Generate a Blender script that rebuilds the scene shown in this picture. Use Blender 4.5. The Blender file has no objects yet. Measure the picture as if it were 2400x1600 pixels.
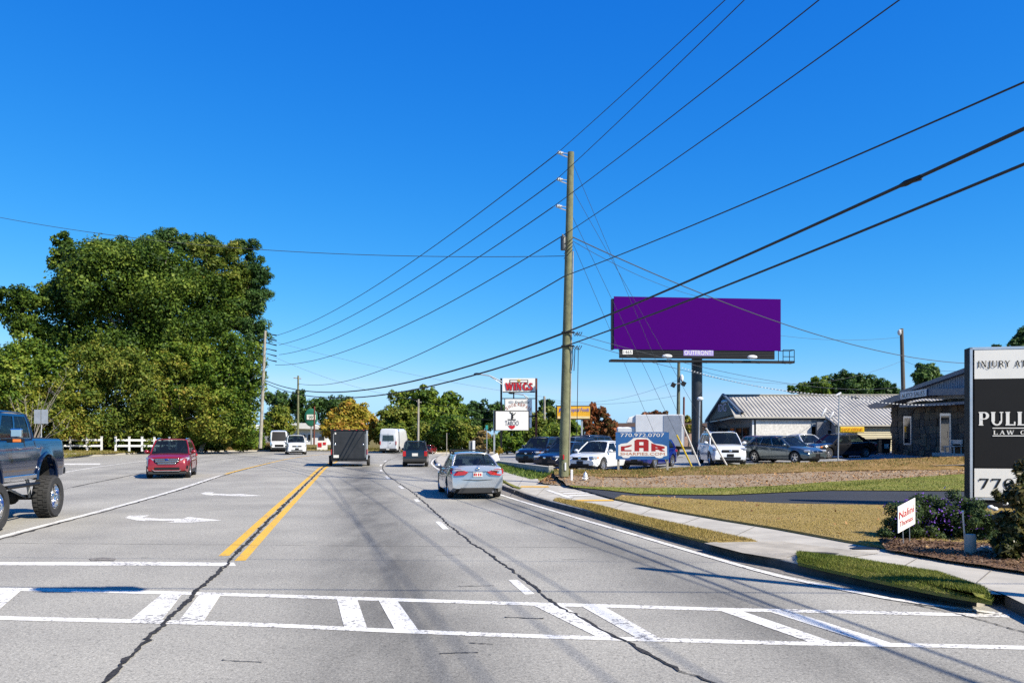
import bpy, bmesh, math, random
import numpy as np
from mathutils import Vector, Matrix
R = math.radians
random.seed(7)
sc = bpy.context.scene
C = sc.collection

# ------------------------------------------------------------------ camera
F, HZ, CH = 1950.0, 1020.0, 2.0          # focal length in px of a 2400 px wide frame, horizon row, eye height
cam_d = bpy.data.cameras.new('camera')
cam = bpy.data.objects.new('camera', cam_d); C.objects.link(cam)
cam.location = (0, 0, CH); cam.rotation_euler = (R(90), 0, 0)
cam_d.sensor_width = 36.0; cam_d.lens = F / 2400 * 36.0
cam_d.shift_y = (HZ - 800) / 2400
cam_d.clip_start = 0.1; cam_d.clip_end = 6000
sc.camera = cam

# ------------------------------------------------------------------ sky, sun, exposure
SUN_EL = R(42); SUN_DIR = Vector((0.81, -0.586, 0))        # horizontal direction towards the sun
w = bpy.data.worlds.new('World'); sc.world = w; w.use_nodes = True
nt = w.node_tree
for n in list(nt.nodes): nt.nodes.remove(n)
out = nt.nodes.new('ShaderNodeOutputWorld'); bg = nt.nodes.new('ShaderNodeBackground')
sky = nt.nodes.new('ShaderNodeTexSky'); sky.sky_type = 'NISHITA'; sky.sun_disc = False
sky.sun_elevation = SUN_EL
sky.sun_rotation = math.atan2(SUN_DIR.x, SUN_DIR.y)
sky.altitude = 300; sky.air_density = 1.0; sky.dust_density = 0.0; sky.ozone_density = 8.0
# the photograph's saturated processing: a contrast curve per channel on the whole sky
sep = nt.nodes.new('ShaderNodeSeparateColor'); com = nt.nodes.new('ShaderNodeCombineColor'); nt.links.new(sky.outputs[0], sep.inputs[0])
def wmath(op, a_, b_):
    m_ = nt.nodes.new('ShaderNodeMath'); m_.operation = op
    for k_, v_ in enumerate((a_, b_)):
        if hasattr(v_, 'is_linked'): nt.links.new(v_, m_.inputs[k_])
        else: m_.inputs[k_].default_value = v_
    return m_.outputs[0]
ch3 = []
for i_, (gain_, gam_) in enumerate(((2.5, 2.15), (0.95, 1.0), (0.925, 0.46))):
    ch3.append(wmath('MULTIPLY', wmath('POWER', wmath('MULTIPLY', sep.outputs[i_], 0.1), gam_), 10 * gain_))
nt.links.new(wmath('MINIMUM', ch3[0], wmath('MULTIPLY', ch3[2], 0.44)), com.inputs[0])
nt.links.new(wmath('MINIMUM', ch3[1], wmath('MULTIPLY', ch3[2], 0.74)), com.inputs[1])
nt.links.new(ch3[2], com.inputs[2])
nt.links.new(com.outputs[0], bg.inputs[0])
bg.inputs[1].default_value = 0.073
nt.links.new(bg.outputs[0], out.inputs[0])
sl = bpy.data.lights.new('sun', 'SUN'); sun = bpy.data.objects.new('sun', sl); C.objects.link(sun)
sl.energy = 5.0; sl.angle = R(0.5); sl.color = (1.0, 0.93, 0.80)
sv = Vector((SUN_DIR.x * math.cos(SUN_EL), SUN_DIR.y * math.cos(SUN_EL), math.sin(SUN_EL)))
sun.rotation_euler = sv.to_track_quat('Z', 'Y').to_euler(); sun.location = (40, -30, 60)
sc.view_settings.view_transform = 'Standard'; sc.view_settings.look = 'None'
sc.view_settings.exposure = 0.90; sc.view_settings.gamma = 1.0; sc.view_settings.use_curve_mapping = False
sc.cycles.max_bounces = 6; sc.cycles.transparent_max_bounces = 12
sc.cycles.use_denoising = False

# ------------------------------------------------------------------ helpers
def P(px, py, Y): return Vector(((px - 1200) / F * Y, Y, CH - (py - HZ) / F * Y))
def G(px, py, z=0.0):
    return P(px, py, F * (CH - z) / (py - HZ))
def V(*a): return Vector(a)

def tag(o, label=None, cat=None, group=None, kind=None):
    if label: o['label'] = label
    if cat: o['category'] = cat
    if group: o['group'] = group
    if kind: o['kind'] = kind
    return o
def thing(name, label, cat, loc=(0, 0, 0), rz=0.0, group=None, scale=1.0):
    o = bpy.data.objects.new(name, None); C.objects.link(o)
    o.empty_display_size = 0.2
    o.location = loc; o.rotation_euler = (0, 0, rz); o.scale = (scale,) * 3
    return tag(o, label, cat, group)
def root_of(o):
    while o.parent: o = o.parent
    return o

class MB:
    """Collects shapes; build() links them as ONE mesh object."""
    def __init__(s): s.v = []; s.f = []; s.m = []; s.cm = 0
    def add(s, vs, fs):
        b = len(s.v); s.v.extend([tuple(x) for x in vs]); s.f.extend([tuple(i + b for i in f) for f in fs]); s.m.extend([s.cm] * len(fs)); return s
    def poly(s, pts): return s.add(pts, [tuple(range(len(pts)))])
    def box(s, c, d, rz=0, M=None):
        hx, hy, hz = d[0] / 2, d[1] / 2, d[2] / 2
        vs = [Vector((x, y, z)) for x in (-hx, hx) for y in (-hy, hy) for z in (-hz, hz)]
        if M is None: M = Matrix.Rotation(rz, 3, 'Z')
        c = Vector(c)
        return s.add([M @ q + c for q in vs], [(0, 1, 3, 2), (4, 6, 7, 5), (0, 4, 5, 1), (2, 3, 7, 6), (0, 2, 6, 4), (1, 5, 7, 3)])
    def prism(s, pts, e):
        n = len(pts); e = Vector(e); a = [Vector(p) for p in pts]
        return s.add(a + [p + e for p in a], [tuple(range(n - 1, -1, -1)), tuple(range(n, 2 * n))] + [(i, (i + 1) % n, n + (i + 1) % n, n + i) for i in range(n)])
    def tube(s, pts, r, n=8, caps=True):
        pts = [Vector(p) for p in pts]; k = len(pts)
        if not hasattr(r, '__len__'): r = [r] * k
        b = len(s.v); prev = None
        for i, p in enumerate(pts):
            d = (pts[min(i + 1, k - 1)] - pts[max(i - 1, 0)]).normalized()
            if prev is None: u = d.orthogonal().normalized()
            else:
                u = prev - d * prev.dot(d); u = u.normalized() if u.length > 1e-6 else d.orthogonal().normalized()
            prev = u; q = d.cross(u)
            for j in range(n):
                a = 2 * math.pi * j / n
                s.v.append(tuple(p + (u * math.cos(a) + q * math.sin(a)) * r[i]))
        for i in range(k - 1):
            for j in range(n):
                s.f.append((b + i * n + j, b + i * n + (j + 1) % n, b + (i + 1) * n + (j + 1) % n, b + (i + 1) * n + j)); s.m.append(s.cm)
        if caps:
            s.f.append(tuple(b + j for j in range(n - 1, -1, -1))); s.f.append(tuple(b + (k - 1) * n + j for j in range(n))); s.m += [s.cm] * 2
        return s
    def lathe(s, prof, M, n=20):
        """prof: (radius, along) about local +Y axis, mapped by 4x4 M"""
        b = len(s.v); k = len(prof)
        for r, a in prof:
            for j in range(n):
                t = 2 * math.pi * j / n
                s.v.append(tuple(M @ Vector((r * math.cos(t), a, r * math.sin(t)))))
        for i in range(k - 1):
            for j in range(n):
                s.f.append((b + i * n + j, b + i * n + (j + 1) % n, b + (i + 1) * n + (j + 1) % n, b + (i + 1) * n + j)); s.m.append(s.cm)
        return s
    def ell(s, c, r, n=10, M=None):
        c = Vector(c); M = M or Matrix.Identity(3); vs = []; fs = []; k = max(5, n // 2 + 1)
        for i in range(k + 1):
            ph = math.pi * i / k
            for j in range(n):
                t = 2 * math.pi * j / n
                vs.append(M @ Vector((r[0] * math.sin(ph) * math.cos(t), r[1] * math.sin(ph) * math.sin(t), r[2] * math.cos(ph))) + c)
        for i in range(k):
            for j in range(n):
                fs.append((i * n + j, (i + 1) * n + j, (i + 1) * n + (j + 1) % n, i * n + (j + 1) % n))
        return s.add(vs, fs)
    def grid(s, fn, nu, nv):
        vs = [fn(i / nu, j / nv) for i in range(nu + 1) for j in range(nv + 1)]
        return s.add(vs, [(i * (nv + 1) + j, (i + 1) * (nv + 1) + j, (i + 1) * (nv + 1) + j + 1, i * (nv + 1) + j + 1) for i in range(nu) for j in range(nv)])
    def build(s, name, mat, parent=None, world=True, smooth=None, bevel=0, seg=2, fix=True, solid=0):
        me = bpy.data.meshes.new(name)
        off = Vector((0, 0, 0))
        if parent is not None and world: off = root_of(parent).location
        vs = [(x - off.x, y - off.y, z - off.z) for x, y, z in s.v] if off.length else s.v
        me.from_pydata(vs, [], s.f)
        mats = mat if isinstance(mat, (list, tuple)) else [mat]
        for m in mats: me.materials.append(m)
        if len(mats) > 1: me.polygons.foreach_set('material_index', s.m)
        if fix:
            bm = bmesh.new(); bm.from_mesh(me); bmesh.ops.recalc_face_normals(bm, faces=bm.faces); bm.to_mesh(me); bm.free()
        if smooth is not None:
            me.polygons.foreach_set('use_smooth', [True] * len(me.polygons)); me.set_sharp_from_angle(angle=R(smooth))
        me.update()
        o = bpy.data.objects.new(name, me); C.objects.link(o); o.parent = parent
        if solid:
            m = o.modifiers.new('solid', 'SOLIDIFY'); m.thickness = solid; m.offset = 0
        if bevel:
            m = o.modifiers.new('bevel', 'BEVEL'); m.width = bevel; m.segments = seg; m.limit_method = 'ANGLE'; m.angle_limit = R(40)
        return o

def raw_mesh(name, verts, faces_n, mat, parent=None, kind=None):
    """verts (N*k,3) numpy, each consecutive faces_n verts are one face"""
    me = bpy.data.meshes.new(name); n = len(verts); k = n // faces_n
    me.vertices.add(n); me.vertices.foreach_set('co', np.asarray(verts, dtype=np.float32).ravel())
    me.loops.add(n); me.loops.foreach_set('vertex_index', np.arange(n, dtype=np.int32))
    me.polygons.add(k); me.polygons.foreach_set('loop_start', np.arange(0, n, faces_n, dtype=np.int32))
    me.polygons.foreach_set('loop_total', np.full(k, faces_n, dtype=np.int32))
    me.materials.append(mat); me.update(calc_edges=True)
    o = bpy.data.objects.new(name, me); C.objects.link(o); o.parent = parent
    if kind: o['kind'] = kind
    return o

# ------------------------------------------------------------------ materials
MATS = {}
ALB = 0.76                                    # overall reflectance scale that goes with the exposure
def nodes_of(m):
    m.use_nodes = True; t = m.node_tree
    return t, t.nodes['Principled BSDF']
def ramp(t, stops, interp='LINEAR'):
    r = t.nodes.new('ShaderNodeValToRGB'); r.color_ramp.interpolation = interp
    e = r.color_ramp.elements
    while len(e) < len(stops): e.new(0.5)
    for i, (p, c) in enumerate(stops):
        e[i].position = p; e[i].color = (*c, 1) if len(c) == 3 else c
    return r
def noise(t, scale, detail=4, rough=0.55, vec=None, dist=0):
    n = t.nodes.new('ShaderNodeTexNoise'); n.inputs['Scale'].default_value = scale; n.inputs['Detail'].default_value = detail
    n.inputs['Roughness'].default_value = rough; n.inputs['Distortion'].default_value = dist
    if vec is not None: t.links.new(vec, n.inputs['Vector'])
    return n
def objvec(t, sx=1, sy=1, sz=1):
    g = t.nodes.new('ShaderNodeNewGeometry'); mp = t.nodes.new('ShaderNodeMapping'); mp.inputs['Scale'].default_value = (sx, sy, sz)
    t.links.new(g.outputs['Position'], mp.inputs['Vector']); return mp.outputs[0]
def mix(t, a, b, fac, mode='MIX'):
    n = t.nodes.new('ShaderNodeMix'); n.data_type = 'RGBA'; n.blend_type = mode
    for k, v in ((0, fac), (6, a), (7, b)):
        if hasattr(v, 'is_linked'): t.links.new(v, n.inputs[k])
        else: n.inputs[k].default_value = v if k == 0 else (*v, 1)
    return n.outputs[2]
def bump(t, b, h, strength=0.3, dist=0.02):
    n = t.nodes.new('ShaderNodeBump'); n.inputs['Strength'].default_value = strength; n.inputs['Distance'].default_value = dist
    t.links.new(h, n.inputs['Height']); t.links.new(n.outputs[0], b.inputs['Normal'])
def mat(name, col, rough=0.6, metal=0.0, var=0.12, scale=3.0, bmp=0.0, bscale=40, coat=0.0, spec=0.5, emit=None):
    if name in MATS: return MATS[name]
    m = bpy.data.materials.new(name); t, b = nodes_of(m)
    b.inputs['Roughness'].default_value = rough; b.inputs['Metallic'].default_value = metal
    b.inputs['Coat Weight'].default_value = coat; b.inputs['Coat Roughness'].default_value = 0.05; b.inputs['Specular IOR Level'].default_value = spec
    v = objvec(t)
    n = noise(t, scale, 5, 0.6, v)
    c = Vector(col) * (ALB if not metal > .5 else 1.0)
    r = ramp(t, [(0.3, tuple(c * (1 - var))), (0.7, tuple(min(1, x * (1 + var)) for x in c))])
    t.links.new(n.outputs['Fac'], r.inputs[0]); t.links.new(r.outputs[0], b.inputs['Base Color'])
    if bmp:
        n2 = noise(t, bscale, 4, 0.6, v); bump(t, b, n2.outputs['Fac'], bmp)
    if emit:
        b.inputs['Emission Color'].default_value = (*col, 1); b.inputs['Emission Strength'].default_value = emit
    MATS[name] = m; return m
def leafmat(name, cols, trans=0.25, rough=0.55, big=0.25):
    """leaf colour varies from leaf to leaf and from patch to patch of the crown"""
    if name in MATS: return MATS[name]
    m = bpy.data.materials.new(name); t, b = nodes_of(m)
    g = t.nodes.new('ShaderNodeNewGeometry')
    v = objvec(t); n = noise(t, big, 3, 0.6, v)
    ad = t.nodes.new('ShaderNodeMath'); ad.operation = 'MULTIPLY_ADD'; ad.inputs[1].default_value = 0.55
    t.links.new(g.outputs['Random Per Island'], ad.inputs[0])
    mu = t.nodes.new('ShaderNodeMath'); mu.operation = 'MULTIPLY_ADD'; mu.inputs[1].default_value = 1.3; mu.inputs[2].default_value = -0.42
    t.links.new(n.outputs['Fac'], mu.inputs[0]); t.links.new(mu.outputs[0], ad.inputs[2])
    k = len(cols); r = ramp(t, [(i / (k - 1), tuple(Vector(c) * .84)) for i, c in enumerate(cols)])
    t.links.new(ad.outputs[0], r.inputs[0]); t.links.new(r.outputs[0], b.inputs['Base Color'])
    b.inputs['Roughness'].default_value = rough; b.inputs['Specular IOR Level'].default_value = 0.18
    tr = t.nodes.new('ShaderNodeBsdfTranslucent'); t.links.new(r.outputs[0], tr.inputs[0])
    ms = t.nodes.new('ShaderNodeMixShader'); ms.inputs[0].default_value = trans
    t.links.new(b.outputs[0], ms.inputs[1]); t.links.new(tr.outputs[0], ms.inputs[2])
    t.links.new(ms.outputs[0], t.nodes['Material Output'].inputs[0])
    MATS[name] = m; return m

# asphalt: speckled aggregate, broad patches, oil stains along the lane centres and polished wheel tracks
def asphalt(name, base, lanes=True):
    m = bpy.data.materials.new(name); t, b = nodes_of(m); L = t.links
    v = objvec(t)
    fine = noise(t, 42, 4, 0.85, v); mid = noise(t, 16, 5, 0.85, v); big = noise(t, 0.35, 5, 0.6, v)
    c0 = Vector(base) * ALB
    r1 = ramp(t, [(0.33, tuple(c0 * 0.28)), (0.45, tuple(c0 * 0.86)), (0.58, tuple(c0 * 1.12)), (0.68, tuple(c0 * 1.75))])
    L.new(fine.outputs['Fac'], r1.inputs[0])
    r2 = ramp(t, [(0.3, (0.78,) * 3), (0.7, (1.12, 1.12, 1.10))]); L.new(big.outputs['Fac'], r2.inputs[0])
    r3 = ramp(t, [(0.34, (0.45,) * 3), (0.44, (0.95,) * 3), (0.56, (1.03,) * 3), (0.68, (1.35,) * 3)]); L.new(mid.outputs['Fac'], r3.inputs[0])
    col = mix(t, r1.outputs[0], r2.outputs[0], 1.0, 'MULTIPLY'); col = mix(t, col, r3.outputs[0], 1.0, 'MULTIPLY')
    if lanes:
        g = t.nodes.new('ShaderNodeNewGeometry'); sp = t.nodes.new('ShaderNodeSeparateXYZ'); L.new(g.outputs['Position'], sp.inputs[0])
        ma = t.nodes.new('ShaderNodeMath'); ma.operation = 'MULTIPLY_ADD'; ma.inputs[1].default_value = 0.19
        L.new(sp.outputs[1], ma.inputs[0]); L.new(sp.outputs[0], ma.inputs[2])       # lateral = X + 0.19 Y
        wob = noise(t, 0.25, 3, 0.5, v)
        mw = t.nodes.new('ShaderNodeMath'); mw.operation = 'MULTIPLY_ADD'; mw.inputs[1].default_value = 0.9; L.new(wob.outputs['Fac'], mw.inputs[0]); L.new(ma.outputs[0], mw.inputs[2])
        mr = t.nodes.new('ShaderNodeMapRange'); mr.inputs[1].default_value = -16; mr.inputs[2].default_value = 10; L.new(mw.outputs[0], mr.inputs[0])
        def pos(x): return (x + 16) / 26
        st = []
        for cx, wd, dk in ((-13.2, 1.3, .78), (-8.6, 1.2, .84), (-4.6, .8, .94), (0.85, 1.6, .42), (5.0, 1.2, .52)):
            st += [(pos(cx - wd), (1,) * 3), (pos(cx), (dk, dk, dk * 1.01)), (pos(cx + wd), (1,) * 3)]
        rs = ramp(t, st, 'EASE'); L.new(mr.outputs[0], rs.inputs[0])
        patch = noise(t, 0.6, 4, 0.65, objvec(t, 1.5, 0.35, 1))
        rp = ramp(t, [(0.30, (0.3,) * 3), (0.58, (1,) * 3)]); L.new(patch.outputs['Fac'], rp.inputs[0])
        stain = mix(t, (1, 1, 1), rs.outputs[0], rp.outputs[0])
        col = mix(t, col, stain, 1.0, 'MULTIPLY')
    L.new(col, b.inputs['Base Color']); b.inputs['Roughness'].default_value = 0.82; b.inputs['Specular IOR Level'].default_value = 0.3
    bump(t, b, fine.outputs['Fac'], 0.45, 0.012)
    MATS[name] = m; return m
def paint(name, col, wear=0.55):
    m = bpy.data.materials.new(name); t, b = nodes_of(m)
    col = tuple(Vector(col) * .86)
    v = objvec(t); n = noise(t, 15, 6, 0.85, v); n2 = noise(t, 1.2, 3, 0.6, v)
    ad = t.nodes.new('ShaderNodeMath'); ad.operation = 'MULTIPLY_ADD'; ad.inputs[1].default_value = 0.35; t.links.new(n2.outputs['Fac'], ad.inputs[0]); t.links.new(n.outputs['Fac'], ad.inputs[2])
    r = ramp(t, [(wear - 0.035, (0.16, 0.15, 0.14)), (wear, tuple(Vector(col) * 0.86)), (0.85, col)]); t.links.new(ad.outputs[0], r.inputs[0])
    t.links.new(r.outputs[0], b.inputs['Base Color']); b.inputs['Roughness'].default_value = 0.6
    MATS[name] = m; return m
def grassmat(name, cols, big=0.5):
    """short turf: colour patches plus fine blade-like grain"""
    m = bpy.data.materials.new(name); t, b = nodes_of(m)
    v = objvec(t); n = noise(t, big, 5, 0.65, v); n2 = noise(t, 30, 4, 0.8, v); n3 = noise(t, 5, 4, 0.7, v)
    a = t.nodes.new('ShaderNodeMath'); a.operation = 'MULTIPLY_ADD'; a.inputs[1].default_value = 0.6; a.inputs[2].default_value = -0.12
    t.links.new(n2.outputs['Fac'], a.inputs[0])
    a2 = t.nodes.new('ShaderNodeMath'); a2.operation = 'MULTIPLY_ADD'; a2.inputs[1].default_value = 0.5; t.links.new(n3.outputs['Fac'], a2.inputs[0]); t.links.new(a.outputs[0], a2.inputs[2])
    a3 = t.nodes.new('ShaderNodeMath'); a3.operation = 'MULTIPLY_ADD'; a3.inputs[1].default_value = 0.6; t.links.new(n.outputs['Fac'], a3.inputs[0]); t.links.new(a2.outputs[0], a3.inputs[2])
    k = len(cols); r = ramp(t, [(0.35 + 0.5 * i / (k - 1), tuple(Vector(c) * ALB)) for i, c in enumerate(cols)]); t.links.new(a3.outputs[0], r.inputs[0])
    t.links.new(r.outputs[0], b.inputs['Base Color']); b.inputs['Roughness'].default_value = 0.9; b.inputs['Specular IOR Level'].default_value = 0.15
    bump(t, b, n2.outputs['Fac'], 0.8, 0.05)
    MATS[name] = m; return m
def glassmat(name, tint=(0.14, 0.18, 0.19), clear=0.55):
    m = bpy.data.materials.new(name); t, b = nodes_of(m)
    b.inputs['Base Color'].default_value = (0.012, 0.016, 0.02, 1); b.inputs['Roughness'].default_value = 0.04; b.inputs['Specular IOR Level'].default_value = 0.7
    tr = t.nodes.new('ShaderNodeBsdfTransparent'); tr.inputs[0].default_value = (*[min(1, 3 * x) for x in tint], 1)
    v = objvec(t); n = noise(t, 2.0, 2, 0.5, v); r = ramp(t, [(0, (0.03,) * 3), (1, (0.07,) * 3)]); t.links.new(n.outputs['Fac'], r.inputs[0]); t.links.new(r.outputs[0], b.inputs['Roughness'])
    ms = t.nodes.new('ShaderNodeMixShader'); ms.inputs[0].default_value = clear
    t.links.new(b.outputs[0], ms.inputs[1]); t.links.new(tr.outputs[0], ms.inputs[2]); t.links.new(ms.outputs[0], t.nodes['Material Output'].inputs[0])
    MATS[name] = m; return m

M_ROAD = asphalt('road_asphalt', (0.402, 0.380, 0.330))
M_DRIVE = asphalt('driveway_asphalt', (0.045, 0.047, 0.052), lanes=False)
M_LOT = asphalt('lot_asphalt', (0.34, 0.335, 0.32), lanes=False)
M_WHITE = paint('road_paint_white', (0.84, 0.805, 0.72), 0.63)
M_YEL = paint('road_paint_yellow', (0.78, 0.45, 0.035), 0.59)
M_TAR = mat('tar', (0.045, 0.042, 0.040), 0.8, var=0.75, scale=25, bmp=0.5, spec=.2)
M_CONC = mat('concrete', (0.47, 0.435, 0.365), 0.85, var=0.2, scale=1.3, bmp=0.2, bscale=60)
M_CONC2 = mat('concrete_old', (0.40, 0.36, 0.29), 0.9, var=0.25, scale=2.0, bmp=0.3, bscale=30)
M_KERBF = mat('kerb_face_shade_grime', (0.085, 0.078, 0.065), 0.95, var=0.4, scale=3.0, bmp=0.4, bscale=25)  # grimy kerb face, coloured darker than the top to deepen its shade
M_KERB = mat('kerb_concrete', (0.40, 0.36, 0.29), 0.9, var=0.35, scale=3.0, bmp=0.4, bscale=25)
M_GRAVEL = mat('gutter_grit', (0.22, 0.20, 0.175), 0.95, var=0.45, scale=14, bmp=0.8, bscale=45)
M_DRYGRASS = grassmat('dry_lawn', [(0.17, 0.15, 0.03), (0.30, 0.225, 0.06), (0.38, 0.27, 0.085), (0.44, 0.32, 0.13)])
M_GREENGRASS = grassmat('green_turf', [(0.045, 0.075, 0.010), (0.13, 0.17, 0.025), (0.22, 0.24, 0.045), (0.33, 0.28, 0.08)])
M_DIRT = grassmat('bank_dirt', [(0.10, 0.065, 0.035), (0.22, 0.145, 0.08), (0.32, 0.225, 0.135), (0.42, 0.33, 0.23)], 0.9)
M_LEAFY = grassmat('leafy_turf', [(0.06, 0.075, 0.012), (0.15, 0.14, 0.03), (0.28, 0.17, 0.055), (0.38, 0.25, 0.11)], 0.8)
M_MULCH = grassmat('mulch', [(0.035, 0.022, 0.014), (0.12, 0.07, 0.04), (0.22, 0.13, 0.075), (0.30, 0.19, 0.12)], 1.2)
M_FARGROUND = grassmat('far_ground', [(0.05, 0.065, 0.015), (0.13, 0.12, 0.03), (0.22, 0.16, 0.055)], 0.3)
M_BLACK = mat('black_paint', (0.008, 0.008, 0.009), 0.5, spec=0.3)
M_DARK = mat('dark_rubber', (0.02, 0.02, 0.02), 0.75, bmp=0.2)
M_TYRE = mat('tyre', (0.028, 0.027, 0.026), 0.85, var=0.25, scale=12, bmp=0.5, bscale=70)
M_CHROME = mat('chrome', (0.75, 0.75, 0.76), 0.12, 1.0, var=0.03)
M_ALLOY = mat('alloy', (0.55, 0.55, 0.56), 0.28, 0.9, var=0.06)
M_STEEL = mat('galvanised', (0.42, 0.43, 0.43), 0.45, 0.6)
M_WHITEP = mat('white_paint', (0.80, 0.80, 0.79), 0.45, var=0.05)
M_SIGNW = mat('sign_white', (0.88, 0.85, 0.78), 0.5, var=0.03)
M_RED = mat('red_print', (0.55, 0.012, 0.018), 0.45, var=0.08)
M_WOOD = mat('pole_wood', (0.17, 0.175, 0.095), 0.9, var=0.3, scale=4, bmp=0.6, bscale=25)
M_WOODG = mat('grey_wood', (0.36, 0.33, 0.27), 0.9, var=0.2, scale=5, bmp=0.5)
M_GLASS = glassmat('car_glass')
M_PANE = glassmat('window_pane', (0.06, 0.07, 0.08), 0.25)
M_REDL = mat('tail_lamp', (0.42, 0.006, 0.008), 0.12, coat=1.0, var=0.2, scale=20)
M_LAMP = mat('head_lamp', (0.62, 0.64, 0.66), 0.08, 0.5, coat=1.0, var=0.35, scale=25)
M_AMB = mat('amber_lamp', (0.75, 0.20, 0.02), 0.15, coat=1.0)
M_PLATE = mat('plate', (0.70, 0.68, 0.62), 0.4, var=0.2, scale=30)
M_SEAT = mat('car_seat', (0.05, 0.05, 0.055), 0.8)
M_WIRE = mat('wire', (0.012, 0.013, 0.015), 0.6)
M_WIREL = mat('wire_grey', (0.06, 0.065, 0.07), 0.6)

# ------------------------------------------------------------------ lettering
FONT_CACHE = {}
def text_geo(s):
    if s in FONT_CACHE: return FONT_CACHE[s]
    cu = bpy.data.curves.new('lettering', 'FONT'); cu.body = s; cu.resolution_u = 3
    o = bpy.data.objects.new('lettering', cu); C.objects.link(o)
    me = bpy.data.meshes.new_from_object(o)
    vs = np.array([v.co[:] for v in me.vertices]); fs = [tuple(p.vertices) for p in me.polygons]
    bpy.data.objects.remove(o); bpy.data.meshes.remove(me)
    FONT_CACHE[s] = (vs, fs); return vs, fs
def arc(cx, cy, rx, ry, a0, a1, wx, wy, n=14):
    """ring piece: outer radii rx ry, stroke wx at the sides and wy at top and bottom"""
    vs = []; fs = []
    for i in range(n + 1):
        a = R(a0 + (a1 - a0) * i / n); c, s = math.cos(a), math.sin(a)
        vs += [(cx + rx * c, cy + ry * s), (cx + (rx - wx) * c, cy + (ry - wy) * s)]
    for i in range(n): fs.append((2 * i, 2 * i + 2, 2 * i + 3, 2 * i + 1))
    return vs, fs
def bx2(x0, y0, x1, y1): return [(x0, y0), (x1, y0), (x1, y1), (x0, y1)], [(0, 1, 2, 3)]
def sl2(x0, y0, x1, y1, wd): return [(x0 - wd / 2, y0), (x0 + wd / 2, y0), (x1 + wd / 2, y1), (x1 - wd / 2, y1)], [(0, 1, 2, 3)]
def serif_glyph(ch, T=0.17, t=0.07, S=0.06):
    """outline pieces of a serif capital or figure, 1 high; returns (advance, pieces)"""
    def foot(x, y, hw=0.14): return bx2(x - hw, y, x + hw, y + S)
    def stem(x, tp=True, bt=True, hw=0.14):
        p = [bx2(x - T / 2, 0, x + T / 2, 1)]
        if tp: p.append(foot(x, 1 - S, hw))
        if bt: p.append(foot(x, 0, hw))
        return p
    if ch == 'I': return .36, stem(.16)
    if ch == 'L': return .68, stem(.16) + [bx2(.16, 0, .62, t), bx2(.62 - t, 0, .62, .28)]
    if ch == 'P': return .70, stem(.16) + [bx2(.16, 1 - t, .36, 1), bx2(.16, .44, .36, .44 + t), arc(.36, .72, .29, .28, -90, 90, T * .9, t)]
    if ch == 'R': return .78, stem(.16) + [bx2(.16, 1 - t, .36, 1), bx2(.16, .46, .36, .46 + t), arc(.36, .73, .27, .27, -90, 90, T * .9, t), sl2(.42, .5, .66, 0, T), foot(.66, 0, .11)]
    if ch == 'U': return .84, [bx2(.16 - T / 2, .3, .16 + T / 2, 1), foot(.16, 1 - S), bx2(.66 - t / 2, .3, .66 + t / 2, 1), foot(.66, 1 - S, .11), arc(.385, .32, .31, .33, 180, 360, (T + t) / 2, t * 1.2)]
    if ch == 'N': return .88, [bx2(.16 - t / 2, 0, .16 + t / 2, 1), foot(.16, 0, .11), foot(.12, 1 - S, .1), bx2(.68 - t / 2, 0, .68 + t / 2, 1), foot(.68, 1 - S, .11), sl2(.18, 1, .66, 0, T)]
    if ch == 'J': return .46, [bx2(.26 - T / 2, .0, .26 + T / 2, 1), foot(.26, 1 - S), arc(.12, .0, .225, .26, 180, 360, T * .8, t)]
    if ch == 'Y': return .76, [sl2(.10, 1, .36, .46, T), sl2(.64, 1, .38, .46, t), bx2(.37 - T / 2, 0, .37 + T / 2, .5), foot(.37, 0), foot(.12, 1 - S, .12), foot(.64, 1 - S, .1)]
    if ch == 'A': return .82, [sl2(.12, 0, .40, 1, t), sl2(.68, 0, .42, 1, T), bx2(.2, .30, .6, .30 + t), foot(.12, 0, .11), foot(.68, 0, .12)]
    if ch == 'T': return .72, stem(.35, False, True) + [bx2(.02, 1 - t, .68, 1), bx2(.02, .74, .02 + t, 1), bx2(.68 - t, .74, .68, 1)]
    if ch == 'W': return 1.14, [sl2(.10, 1, .32, 0, T), sl2(.56, 1, .34, 0, t), sl2(.54, 1, .78, 0, T), sl2(1.0, 1, .80, 0, t), foot(.12, 1 - S, .13), foot(.55, 1 - S, .13), foot(1.0, 1 - S, .11)]
    if ch == 'G': return .86, [arc(.44, .5, .40, .52, 45, 325, T, t), bx2(.62, .0, .62 + T * .8, .42), bx2(.5, .42 - S, .86, .42), bx2(.70, .72, .76, .98)]
    if ch == 'S': return .66, [arc(.32, .74, .27, .27, 20, 255, T * .8, t * 1.2), arc(.32, .27, .29, .28, -160, 75, T * .9, t * 1.2), sl2(.20, .62, .46, .40, T * 1.1), bx2(.52, .72, .58, .98), bx2(.04, .03, .10, .28)]
    if ch == '7': return .60, [bx2(.04, 1 - t * 1.4, .56, 1), bx2(.04, .76, .04 + t, 1), sl2(.24, 0, .52, .95, T * .8)]
    if ch == '0': return .66, [arc(.32, .5, .29, .52, 0, 360, T * .85, t, 24)]
    if ch == '-': return .42, [bx2(.05, .32, .36, .42)]
    if ch == 'O': return .88, [arc(.44, .5, .41, .52, 0, 360, T, t, 24)]
    if ch == 'E': return .70, stem(.16) + [bx2(.16, 0, .64, t), bx2(.16, 1 - t, .62, 1), bx2(.16, .48, .48, .48 + t), bx2(.64 - t, 0, .64, .26), bx2(.62 - t, .76, .62, 1)]
    return .4, []
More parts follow.
